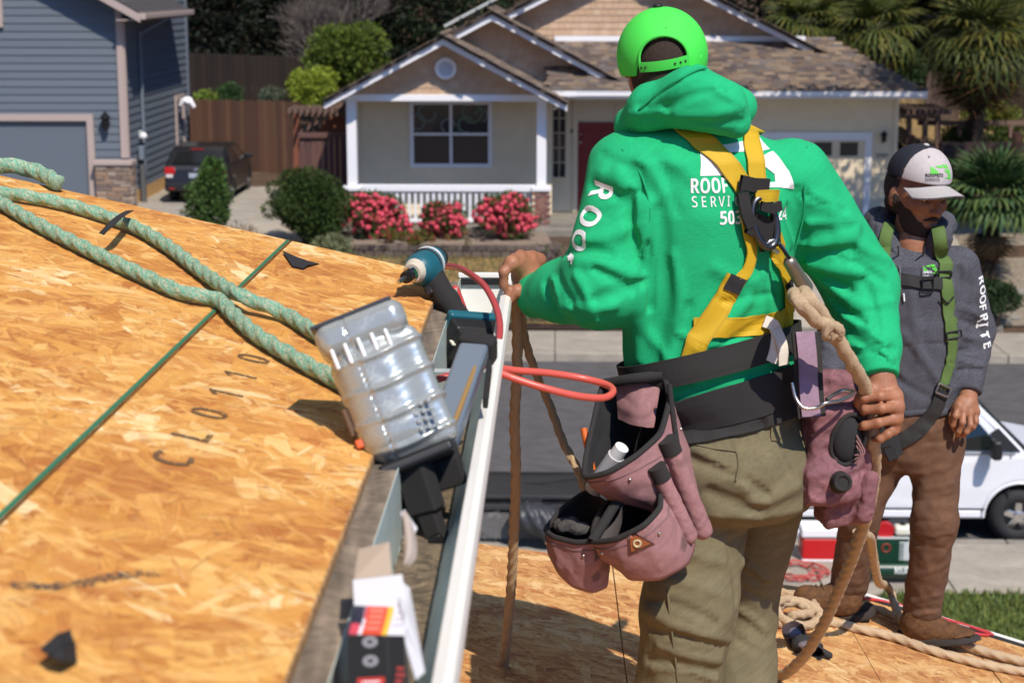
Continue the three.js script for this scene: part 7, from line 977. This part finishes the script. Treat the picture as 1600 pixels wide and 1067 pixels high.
    const o = hb2(1325, 685); const fl2 = part('side_pocket', surf((x, y, z) => ellS(o, .036, .056, .026, new THREE.Quaternion().setFromEuler(new THREE.Euler(0, .3, -.12)))(x, y, z), ...bbox([o], .07), .006), PADBLACK, bag); part('hem', tube(Array.from({ length: 20 }, (_, i) => { const a = i / 20 * 2 * PI; return o.clone().add(V(Math.cos(a) * .037 + Math.sin(a) * .008, Math.sin(a) * .056, .012 + .004 * Math.sin(a * 3))); }), .0052, 60, 8, true), hem, fl2); part('loose_threads', merge([0, 1, 2].map((i) => tube([o.clone().add(V(.015, -.01 + i * .012, .026)), o.clone().add(V(.024 + .004 * i, -.025, .036)), o.clone().add(V(.012, -.05 + i * .01, .03))], .0018, 12, 4))), PINK, fl2);
    const k = hb2(1311, 750); part('grommet', merge([new THREE.CylinderGeometry(.018, .027, .045, 14).rotateX(PI / 2 - .3).translate(k.x + .002, k.y, k.z + .012), new THREE.TorusGeometry(.0165, .0045, 8, 20).rotateX(-.3).translate(k.x + .004, k.y + .004, k.z + .034)]), hem, bag);
    part('belt_clip', bar(Q(1355, 560, 3.95), Q(1382, 700, 3.95), .035, .02, V(0, 0, 1), .006), PADBLACK, tb); part('phone_holster', bar(Q(1340, 585, 4.02), Q(1338, 640, 4.02), .07, .03, V(0, 0, 1), .008), MAT.black, tb); part('hanger_strap', bar(Q(1372, 660, 4.05), Q(1398, 718, 4.05), .028, .01, V(0, 0, 1), .003), PADBLACK, tb); }
  // things carried in the pouches
  { const a = Q(944, 740, 3.72), b = Q(963, 712, 3.7), d = b.clone().sub(a).normalize(), t = thing('glue_bottle', 'small clear bottle with a white cap standing in the big pink pouch', 'bottle'); part('bottle', cyl(a.clone().addScaledVector(d, -.05), b, .02, .019, 18), M([.5, .5, .52], .25), t); part('cap', cyl(b.clone().addScaledVector(d, -.002), b.clone().addScaledVector(d, .026), .0165, .0155, 20), M([.82, .82, .8], .4), t); }
  solo('pencil', cyl(Q(926, 735, 3.75), Q(912, 669, 3.78), .0075, .0075, 8), M([.6, .13, .02], .5), 'orange carpenter pencil standing up in the pink pouch left of the bottle', 'pencil');
  { const gp = unionS([ellS(Q(885, 822, 3.73), .03, .018, .025), ellS(Q(905, 826, 3.7), .026, .016, .02), capS(Q(878, 824, 3.7), Q(895, 815, 3.7), .012)], .01); solo('folded_glove', surf(cloth(gp, 40, .004, 3), ...bbox([Q(885, 825, 3.72)], .08), .005), M([.06, .058, .056], .9), 'dark grey glove stuffed into the lowest left pink pouch', 'glove'); }
}
{ // ---------------------------------------------------------------- worker in grey, facing us
  const who = thing('person', 'bearded worker in a grey hoodie and white fronted cap standing farther down the roof', 'person'), Q = at, yaw = .22, d0 = 5.77, front = V(Math.sin(yaw), 0, Math.cos(yaw)), rv = V(Math.cos(yaw), 0, -Math.sin(yaw));
  const torso = loftS([[Q(1426, 374, 5.8), .062, .06], [Q(1430, 388, 5.79), .12, .08], [Q(1432, 408, d0), .172, .105], [Q(1435, 450, d0), .185, .122], [Q(1436, 520, d0), .178, .128], [Q(1433, 590, d0), .172, .13], [Q(1430, 642, d0), .16, .125]], yaw);
  const ls = Q(1496, 416, d0), le = Q(1526, 515, 5.82), lw = Q(1513, 614, 5.7), rs = Q(1374, 418, d0), re = Q(1308, 500, 5.86), rw = Q(1296, 588, 5.72);
  const lA = capS(ls, le, .07, .059), lF = cutS(capS(le, lw, .058, .047), lw, lw.clone().sub(le).normalize()), rA = capS(rs, re, .07, .06), rF = cutS(capS(re, rw, .06, .046), rw, rw.clone().sub(re).normalize());
  const b0 = (x, y, z) => smin(smin(torso(x, y, z), smin(lA(x, y, z), lF(x, y, z), .03), .035), smin(rA(x, y, z), rF(x, y, z), .03), .035), h = (x, y) => hitS(b0, x, y, 5, 6.6);
  const SF = cloth(foldS(b0, foldLines(h, [[1500, 480, 1542, 500, 5, 9], [1502, 500, 1540, 522, -6, 8], [1505, 525, 1540, 530, 6, 9], [1500, 548, 1540, 545, -6, 7], [1500, 562, 1538, 572, 6, 8], [1498, 580, 1535, 578, -5, 7], [1500, 420, 1490, 500, -9, 9], [1385, 430, 1392, 560, -6, 12], [1410, 520, 1470, 600, 4, 14], [1400, 590, 1450, 620, -4, 12], [1420, 440, 1440, 560, 3, 14], [1288, 540, 1320, 560, 5, 8], [1285, 560, 1318, 580, -5, 7], [1395, 545, 1480, 538, -2, 5], [1395, 548, 1380, 625, -2, 5], [1480, 540, 1492, 600, -2, 5]], 2.2)), 9, .006, 21, .8);
  const hg = surf(SF, ...bbox([Q(1285, 370, d0), Q(1550, 640, d0), Q(1430, 500, 5.55), Q(1430, 500, 6)], .08), .0105); part('hoodie', hg, GREY, who);
  const cuff = (w, e) => { const d = w.clone().sub(e).normalize(), a = w.clone().addScaledVector(d, -.06); return surf(cutS(cutS(capS(a, w, .05, .044), w, d, .006), a, d.clone().negate(), .006), ...bbox([a, w], .07), .006); }; part('cuff', cuff(lw, le), GREY, who); part('cuff', cuff(rw, re), GREY, who);
  part('hem_band', (() => { const pts = []; const c = Q(1430, 634, d0); for (let i = 0; i < 40; i++) { const a = i / 40 * 2 * PI, p = V(c.x + Math.cos(a) * .16, c.y + .0, c.z + Math.sin(a) * .125); pts.push(onto(SF, p, -.006)); } return tube(pts, .016, 100, 8, true); })(), GREY, who);
  const hs0 = unionS([capS(Q(1372, 350, 5.86), Q(1385, 378, 5.78), .04, .045), capS(Q(1383, 378, 5.79), Q(1422, 414, 5.69), .036, .016), capS(Q(1440, 414, 5.69), Q(1470, 380, 5.74), .016, .03), capS(Q(1468, 374, 5.7), Q(1474, 352, 5.84), .036, .04), capS(Q(1374, 345, 5.88), Q(1430, 350, 5.95), .045, .05), capS(Q(1430, 350, 5.95), Q(1472, 350, 5.87), .05, .04)], .03);
  part('hood', surf(cloth(hs0, 16, .008, 7), ...bbox([Q(1360, 325, 5.8), Q(1490, 410, 5.8), Q(1430, 380, 5.6), Q(1430, 380, 6)], .06), .008), GREY, who);
  for (const [x0, x1, y1] of [[1404, 1408, 452], [1445, 1441, 452]]) part('drawstring', tube([Q(x0, 385, 5.64), ...[400, 420, y1].map((y, i) => onto(SF, h(mix(x0, x1, (i + 1) / 3), y), .004))], .003, 24, 5), M([.12, .12, .14], .8), who);
  part('drawstring_end', cyl(onto(SF, h(1413, 458), .006), onto(SF, h(1414, 470), .006), .003, .003, 6), GW, who);
  // chest badge and sleeve lettering
  { const c = h(1454, 424), n = front; printOn(who, 'chest_print', hg, c, rv, V(0, 1, 0), n, .062, .05, mask(256, 208, (g, w, hh) => { logo(g, 8, 20, 240); }), M([.1, .5, .05], .8), .002); printOn(who, 'chest_lettering', hg, c.clone().add(V(-.012, -.008, 0)), rv, V(0, 1, 0), n, .05, .03, mask(256, 128, (g) => { g.font = 'bold 46px sans-serif'; g.fillText('ROOFRITE', 4, 60); g.font = '40px sans-serif'; g.fillText('SERVICES', 4, 110); }), GW, .003); }
  { const c = h(1537, 488), n = V(.75, .05, .66).normalize(), al = Q(1541, 545, d0).sub(Q(1527, 430, d0)).normalize(), v = n.clone().cross(al).normalize(); printOn(who, 'sleeve_print', hg, c, al, v, n, .25, .05, mask(1024, 200, (g) => { g.font = 'bold 190px sans-serif'; g.textBaseline = 'middle'; [...'ROOFRITE'].forEach((ch, i) => g.fillText(ch, 4 + i * 128, 108)); }), GW, .002); }
  // trousers
  const lk = Q(1462, 812, 5.68), la = onL(1440, 1000).add(V(0, .115, 0)), rk = Q(1345, 800, 5.76), ra = onL(1326, 964).add(V(0, .115, 0));
  const hips = loftS([[Q(1430, 618, d0), .155, .115], [Q(1428, 660, d0), .165, .125], [Q(1426, 700, d0), .155, .12], [Q(1424, 730, d0), .11, .1]], yaw), L1 = capS(Q(1464, 690, 5.76), lk, .088, .07), L2 = capS(lk, la.clone().add(V(0, .0, 0)), .072, .064), R1 = capS(Q(1390, 690, 5.78), rk, .086, .066), R2 = capS(rk, ra.clone().add(V(0, .0, 0)), .068, .062);
  const p0 = (x, y, z) => smin(smin(smin(L1(x, y, z), L2(x, y, z), .03), smin(R1(x, y, z), R2(x, y, z), .03), .012), hips(x, y, z), .05), ph = (x, y) => hitS(p0, x, y, 5, 6.6);
  const PF = cloth(foldS(p0, foldLines(ph, [[1425, 690, 1490, 665, 4, 8], [1430, 700, 1490, 690, -4, 7], [1420, 740, 1480, 730, 4, 9], [1425, 770, 1490, 755, 5, 8], [1428, 782, 1490, 775, -6, 7], [1430, 798, 1492, 790, 5, 8], [1430, 815, 1485, 822, -6, 7], [1432, 835, 1490, 832, 6, 8], [1435, 850, 1490, 860, -4, 8], [1425, 900, 1485, 880, 4, 9], [1425, 940, 1480, 925, 5, 8], [1424, 955, 1480, 950, -6, 7], [1422, 965, 1482, 962, 6, 8], [1305, 880, 1345, 860, 5, 8], [1300, 900, 1345, 890, -5, 7], [1300, 920, 1345, 912, 6, 8], [1300, 932, 1350, 930, -5, 7], [1340, 720, 1400, 700, 4, 9], [1330, 780, 1370, 770, -4, 8]], .9)), 12, .007, 31, .9);
  part('trousers', surf(PF, ...bbox([Q(1310, 615, d0), Q(1500, 615, d0), la.clone().add(V(0, 0, 0)), ra.clone(), Q(1430, 700, 5.6), Q(1430, 700, 5.95)], .1), .0105), BROWN, who);
  // boots
  const boot = (a, toe, lab) => { const t0 = onL(...toe), g0 = a.clone().add(V(0, -.12, 0)), d = t0.clone().sub(g0), up = V(-.22, 1, .07).normalize(), T = g0.clone().addScaledVector(d, 1), dn = d.clone().normalize(), heel = g0.clone().addScaledVector(dn, -.05); const s = unionS([capS(a.clone().add(V(0, .04, 0)), g0.clone().addScaledVector(up, .07), .05, .046), capS(g0.clone().addScaledVector(up, .062), T.clone().addScaledVector(up, .05).addScaledVector(dn, -.03), .048, .04)], .05), up2 = up.clone().negate(), upper = cutS(s, g0.clone().addScaledVector(up, .022), up2, .004), so = capS(heel.clone().addScaledVector(up, .03), T.clone().addScaledVector(up, .03).addScaledVector(dn, -.028), .053, .048), sole = cutS(cutS(so, g0.clone().addScaledVector(up, .03), up, .003), g0, up2, .004), bb = bbox([a.clone().add(V(0, .1, 0)), g0, T, heel], .08);
    const m = part('boot', surf(cloth(upper, 30, .003, 5), ...bb, .006), M(0xffffff, .85, { map: rp(speck([.36, .235, .12], .3, 14, 60, 83, 256), 5) }), who); part('sole', surf(sole, ...bb, .006), M([.035, .028, .024], .9), m); const lc = []; for (let i = 0; i < 4; i++) { const p = g0.clone().addScaledVector(dn, .075 + i * .022).addScaledVector(up, .108 - i * .009), sd = dn.clone().cross(up); lc.push(tube([p.clone().addScaledVector(sd, -.024).addScaledVector(up, -.008), p.clone().addScaledVector(up, .004), p.clone().addScaledVector(sd, .024).addScaledVector(up, -.008)], .003, 8, 5)); } part('laces', merge(lc), M([.1, .06, .03], .8), m); return m; };
  boot(la, [1536, 1028]); boot(ra, [1250, 950]);
  // head in its own frame: x right of the face, y up, z forward
  const hm = new THREE.Matrix4().makeRotationFromEuler(new THREE.Euler(.2, .5, -.05, 'YXZ')); hm.scale(V(1.1, 1.1, 1.1)); hm.setPosition(Q(1433, 305, 5.78));
  const HL = (() => { const sk = ellS(V(0, .03, -.012), .073, .09, .092), fc = ellS(V(0, -.02, .03), .06, .075, .06), jw = ellS(V(0, -.068, .034), .05, .04, .048), ns2 = unionS([capS(V(0, .012, .088), V(0, -.022, .106), .008, .0115), capS(V(-.012, -.026, .094), V(.012, -.026, .094), .008, .008)], .01), br = capS(V(-.035, .03, .076), V(.035, .03, .076), .012, .012), ck1 = ellS(V(-.04, -.012, .06), .02, .018, .02), ck2 = ellS(V(.04, -.012, .06), .02, .018, .02), e1 = ellS(V(-.074, -.005, -.01), .01, .032, .018, new THREE.Quaternion().setFromEuler(new THREE.Euler(0, .4, 0))), e2 = ellS(V(.074, -.005, -.01), .01, .032, .018, new THREE.Quaternion().setFromEuler(new THREE.Euler(0, -.4, 0))), lp = capS(V(-.02, -.054, .082), V(.02, -.054, .082), .006, .006), lp2 = capS(V(-.016, -.065, .08), V(.016, -.065, .08), .0065, .0065), so1 = ellS(V(-.032, .012, .088), .017, .01, .014), so2 = ellS(V(.032, .012, .088), .017, .01, .014);
    return (x, y, z) => { let d = smin(smin(sk(x, y, z), fc(x, y, z), .03), jw(x, y, z), .03); d = smin(d, br(x, y, z), .015); d = smin(smin(d, ck1(x, y, z), .02), ck2(x, y, z), .02); d = smax(d, -so1(x, y, z), .01); d = smax(d, -so2(x, y, z), .01); d = smin(d, ns2(x, y, z), .01); d = smin(d, Math.min(lp(x, y, z), lp2(x, y, z)), .004); return smin(d, Math.min(e1(x, y, z), e2(x, y, z)), .006); }; })();
  const hl = surf(HL, V(-.1, -.13, -.12), V(.1, .14, .13), .0042).applyMatrix4(hm);
  // left hand hanging, slightly curled
  const kn = [[1499, 634, 5.64], [1506, 641, 5.635], [1516, 645, 5.64], [1525, 643, 5.66]].map((a) => Q(...a)), lh = handS(Q(1513, 612, 5.7), Q(1513, 630, 5.67), kn, [[kn[0], Q(1494, 650, 5.62), Q(1490, 664, 5.63), Q(1493, 672, 5.65)], [kn[1], Q(1505, 660, 5.61), Q(1499, 674, 5.62), Q(1497, 680, 5.645)], [kn[2], Q(1517, 664, 5.62), Q(1511, 675, 5.62), Q(1505, 681, 5.64)], [kn[3], Q(1526, 658, 5.64), Q(1522, 667, 5.64), Q(1515, 674, 5.65)]], [Q(1502, 626, 5.66), Q(1494, 638, 5.65), Q(1489, 650, 5.65), Q(1487, 660, 5.66)], 1.05), wr = capS(Q(1514, 595, 5.73), Q(1513, 620, 5.69), .03, .026), lh2 = (x, y, z) => smin(lh(x, y, z), wr(x, y, z), .012);
  const rkn = [[1285, 614, 5.66], [1291, 618, 5.65], [1298, 619, 5.65], [1305, 616, 5.67]].map((a) => Q(...a)), rh = handS(Q(1296, 586, 5.72), Q(1296, 602, 5.69), rkn, rkn.map((k) => [k, k.clone().add(V(.004, -.03, .012)), k.clone().add(V(.006, -.055, .004)), k.clone().add(V(.006, -.066, -.012))]), [Q(1306, 600, 5.68), Q(1312, 612, 5.66), Q(1313, 624, 5.66)], 1.05);
  const inner = unionS([capS(Q(1428, 380, d0), Q(1434, 480, d0), .06, .08), capS(Q(1434, 480, d0), Q(1428, 650, d0), .08, .08), capS(ls, le, .04, .035), capS(le, lw, .035, .028), capS(rs, re, .04, .035), capS(re, rw, .035, .028), capS(Q(1465, 700, 5.76), lk, .05, .042), capS(lk, la, .04, .03), capS(Q(1390, 700, 5.78), rk, .05, .042), capS(rk, ra, .04, .03)], .03), neck = capS(Q(1424, 392, 5.8), Q(1430, 322, 5.8), .06, .056);
  part('body', merge([surf(inner, ...bbox([ls, rs, lw, rw, le, re, la, ra], .12), .02), surf(neck, ...bbox([Q(1424, 400, 5.8), Q(1430, 315, 5.8)], .09), .008), hl, surf(lh2, ...bbox([...kn, Q(1514, 592, 5.7), Q(1490, 682, 5.62)], .04), .0034), surf(rh, ...bbox([...rkn, Q(1296, 585, 5.7), Q(1296, 645, 5.65)], .05), .0034)]), SKIN2, who);
  const hairM = M(0xffffff, .95, { map: rp(speck([.2, .165, .15], .6, 60, 120, 85, 256), 10) }), fuzz = (x, y, z) => .002 * ns(x * 220, y * 160, z * 220) + .0012 * ns(x * 420, y * 420, z * 420);
  const lipsF = ellS(V(0, -.059, .088), .024, .0105, .03), bd = (x, y, z) => { const d = HL(x, y, z) - .0045; const top = mix(-.05, -.018, sstep(.035, .066, Math.abs(x))) + (z < .03 ? .03 * sstep(.03, .0, z) : 0); let q = smax(d, y - top, .008); q = smax(q, -(z + .012) - .0, .008); q = smax(q, -lipsF(x, y, z), .003); return q + fuzz(x, y, z) + .003; }, bb2 = ellS(V(0, -.098, .042), .036, .02, .034);
  part('beard', surf((x, y, z) => smin(bd(x, y, z), bb2(x, y, z) + fuzz(x, y, z), .02), V(-.1, -.15, -.06), V(.1, .04, .14), .004).applyMatrix4(hm), hairM, who); part('moustache', surf((x, y, z) => Math.min(capS(V(0, -.041, .1), V(-.026, -.05, .082), .0055, .004)(x, y, z), capS(V(0, -.041, .1), V(.026, -.05, .082), .0055, .004)(x, y, z)) + fuzz(x, y, z), V(-.04, -.07, .06), V(.04, -.02, .12), .0025).applyMatrix4(hm), hairM, who);
  part('hair', surf((x, y, z) => smax(smax(Math.min(ellS(V(0, .02, -.02), .079, .095, .096)(x, y, z), ellS(V(0, -.035, -.07), .05, .045, .032)(x, y, z)) + fuzz(x, y, z), z + .0, .006), y - .05, .006), V(-.11, -.12, -.14), V(.11, .1, .05), .005).applyMatrix4(hm), hairM, who);
  const lx = (g) => g.applyMatrix4(hm); for (const s of [-1, 1]) { part('eyebrow', lx(new THREE.CapsuleGeometry(.0042, .026, 4, 8).rotateZ(PI / 2 - s * .12).translate(s * .032, .031, .087)), hairM, who); part('eye', lx(new THREE.SphereGeometry(.0105, 14, 10).translate(s * .031, .012, .072)), M([.55, .52, .5], .3), who); part('iris', lx(new THREE.SphereGeometry(.0058, 10, 8).translate(s * .031, .009, .0785)), M([.02, .012, .008], .2), who); part('eyelid', lx(new THREE.SphereGeometry(.0118, 14, 6, 0, 6.3, 0, 1.25).rotateX(.75).translate(s * .031, .012, .072)), SKIN2, who); }
  part('lips', lx(new THREE.CapsuleGeometry(.0052, .024, 4, 8).rotateZ(PI / 2).scale(1, 1, 1).translate(0, -.0645, .0845)), M([.3, .13, .1], .5), who);
  // cap: pale front, navy mesh back
  { const o = ellS(V(0, .062, -.008), .087, .088, .102), sh = (x, y, z) => smax(Math.abs(o(x, y, z) + .003) - .003, -(y - .054 - z * .05), .003), wh = M(0xffffff, .75, { map: rp(speck([.72, .69, .69], .05, 20, 60, 87, 256), 6) }), nv = M([.008, .011, .022], .8), cp = part('cap', lx(surf((x, y, z) => smax(sh(x, y, z), z - .012, .002), V(-.11, .0, -.13), V(.11, .16, .03), .0042)), nv, who), fp = surf((x, y, z) => smax(sh(x, y, z) - .0006, -(z - .014), .002), V(-.11, .0, -.0), V(.11, .16, .12), .0042); lx(fp); part('front_panel', fp, wh, cp);
    part('brim', lx(gridGeo(24, 10, (u, v) => { const a = mix(-1.25, 1.25, u), x = Math.sin(a) * .083 * (1 + .02 * v), z = -.005 + Math.cos(a) * .1 + v * .078 * Math.pow(Math.max(0, Math.cos(a * .95)), .55); return V(x, .058 - .006 * v - 4.2 * x * x * (1 + .3 * v), z); })), M([.42, .4, .39], .75, { side: THREE.DoubleSide }), cp); part('brim', lx(gridGeo(24, 10, (u, v) => { const a = mix(-1.25, 1.25, u), x = Math.sin(a) * .083 * (1 + .02 * v), z = -.005 + Math.cos(a) * .1 + v * .078 * Math.pow(Math.max(0, Math.cos(a * .95)), .55); return V(x, .0546 - .006 * v - 4.2 * x * x * (1 + .3 * v), z); })), M([.2, .2, .21], .8, { side: THREE.DoubleSide }), cp);
    part('cap_button', lx(new THREE.SphereGeometry(.009, 10, 8).scale(1, .5, 1).translate(0, .151, -.006)), wh, cp); part('eyelet', lx(new THREE.SphereGeometry(.003, 8, 6).translate(-.03, .132, .05)), M([.3, .3, .3], .8), cp);
    const n = V(.0, .25, 1).normalize().transformDirection(hm), u = V(1, 0, 0).transformDirection(hm), v = V(0, 1, -.3).normalize().transformDirection(hm), c = V(-.006, .095, .082).applyMatrix4(hm); printOn(who, 'cap_logo', fp, c, u, v, n, .1, .062, mask(512, 320, (g) => { logo(g, 40, 40, 460); }), M([.12, .55, .07], .7), .0012); printOn(who, 'cap_lettering', fp, c, u, v, n, .1, .062, mask(512, 320, (g) => { g.font = 'bold 74px sans-serif'; g.save(); g.scale(.8, 1); g.fillText('ROOFRITE', 8, 238); g.font = '66px sans-serif'; g.fillText('SERVICES', 8, 304); g.restore(); }), M([.03, .03, .03], .7), .002); }
  // harness
  const hr = thing('safety_harness', 'olive green and black webbing fall harness worn over the grey hoodie', 'harness'), S2 = (x, y, z) => smin(SF(x, y, z), PF(x, y, z), .01), q = (x, y) => hitS((a, b, c) => Math.min(SF(a, b, c), PF(a, b, c), hs0(a, b, c)), x, y, 5, 6.6), ln = (l) => l.map(([x, y]) => q(x, y)), S3 = (x, y, z) => Math.min(S2(x, y, z), hs0(x, y, z));
  part('strap', strap(S3, ln([[1466, 356], [1470, 378], [1473, 405], [1477, 440], [1481, 475], [1485, 510], [1488, 530]]), .046, .006, .004, 50), WEBGREEN, hr); part('strap', strap(S2, ln([[1488, 525], [1486, 555], [1478, 585], [1470, 606]]), .036, .006, .004, 30), WEBGREEN, hr); part('chest_strap', strap(S2, ln([[1385, 425], [1400, 434], [1425, 439], [1450, 443], [1472, 444]]), .038, .007, .004, 30), WEBBLACK, hr); part('leg_strap', strap(S2, ln([[1474, 600], [1466, 630], [1445, 660], [1420, 682], [1400, 690]]), .05, .006, .004, 34), WEBBLACK, hr); part('strap', strap(S3, ln([[1390, 352], [1384, 380], [1382, 410], [1384, 440], [1390, 480], [1392, 520]]), .04, .006, .004, 40), WEBGREEN, hr);
  const bk = (x, y, w, hh, r, d = .012) => { const p = q(x, y).addScaledVector(front, d), g = []; for (const [dx, dy, W, H] of [[0, hh / 2, w, .006], [0, -hh / 2, w, .006], [-w / 2, 0, .006, hh], [w / 2, 0, .006, hh]]) g.push(box(W, H, .005, dx, dy, 0, .002)); return merge(g).rotateZ(r).rotateY(yaw).translate(p.x, p.y, p.z); };
  part('chest_buckle', bk(1447, 444, .036, .05, 0, .016), MAT.blackMetal, hr); part('strap_adjuster', bk(1473, 428, .052, .02, 0), MAT.blackMetal, hr); part('strap_ring', tube([q(1468, 462), q(1478, 472), q(1488, 462)].map((p) => p.addScaledVector(front, .016)), .003, 14, 6), MAT.blackMetal, hr); part('strap_adjuster', bk(1489, 522, .05, .022, .15), MAT.blackMetal, hr); part('leg_buckle', bk(1472, 608, .046, .03, -.4, .016), MAT.steel, hr); part('strap_tail', bar(Q(1396, 680, 5.64), Q(1404, 712, 5.63), .034, .01, V(0, 0, 1), .003), PADBLACK, hr);
}
scene.traverse((o) => { if (o.isMesh) o.castShadow = o.receiveShadow = true; });
renderer.render(scene, camera);
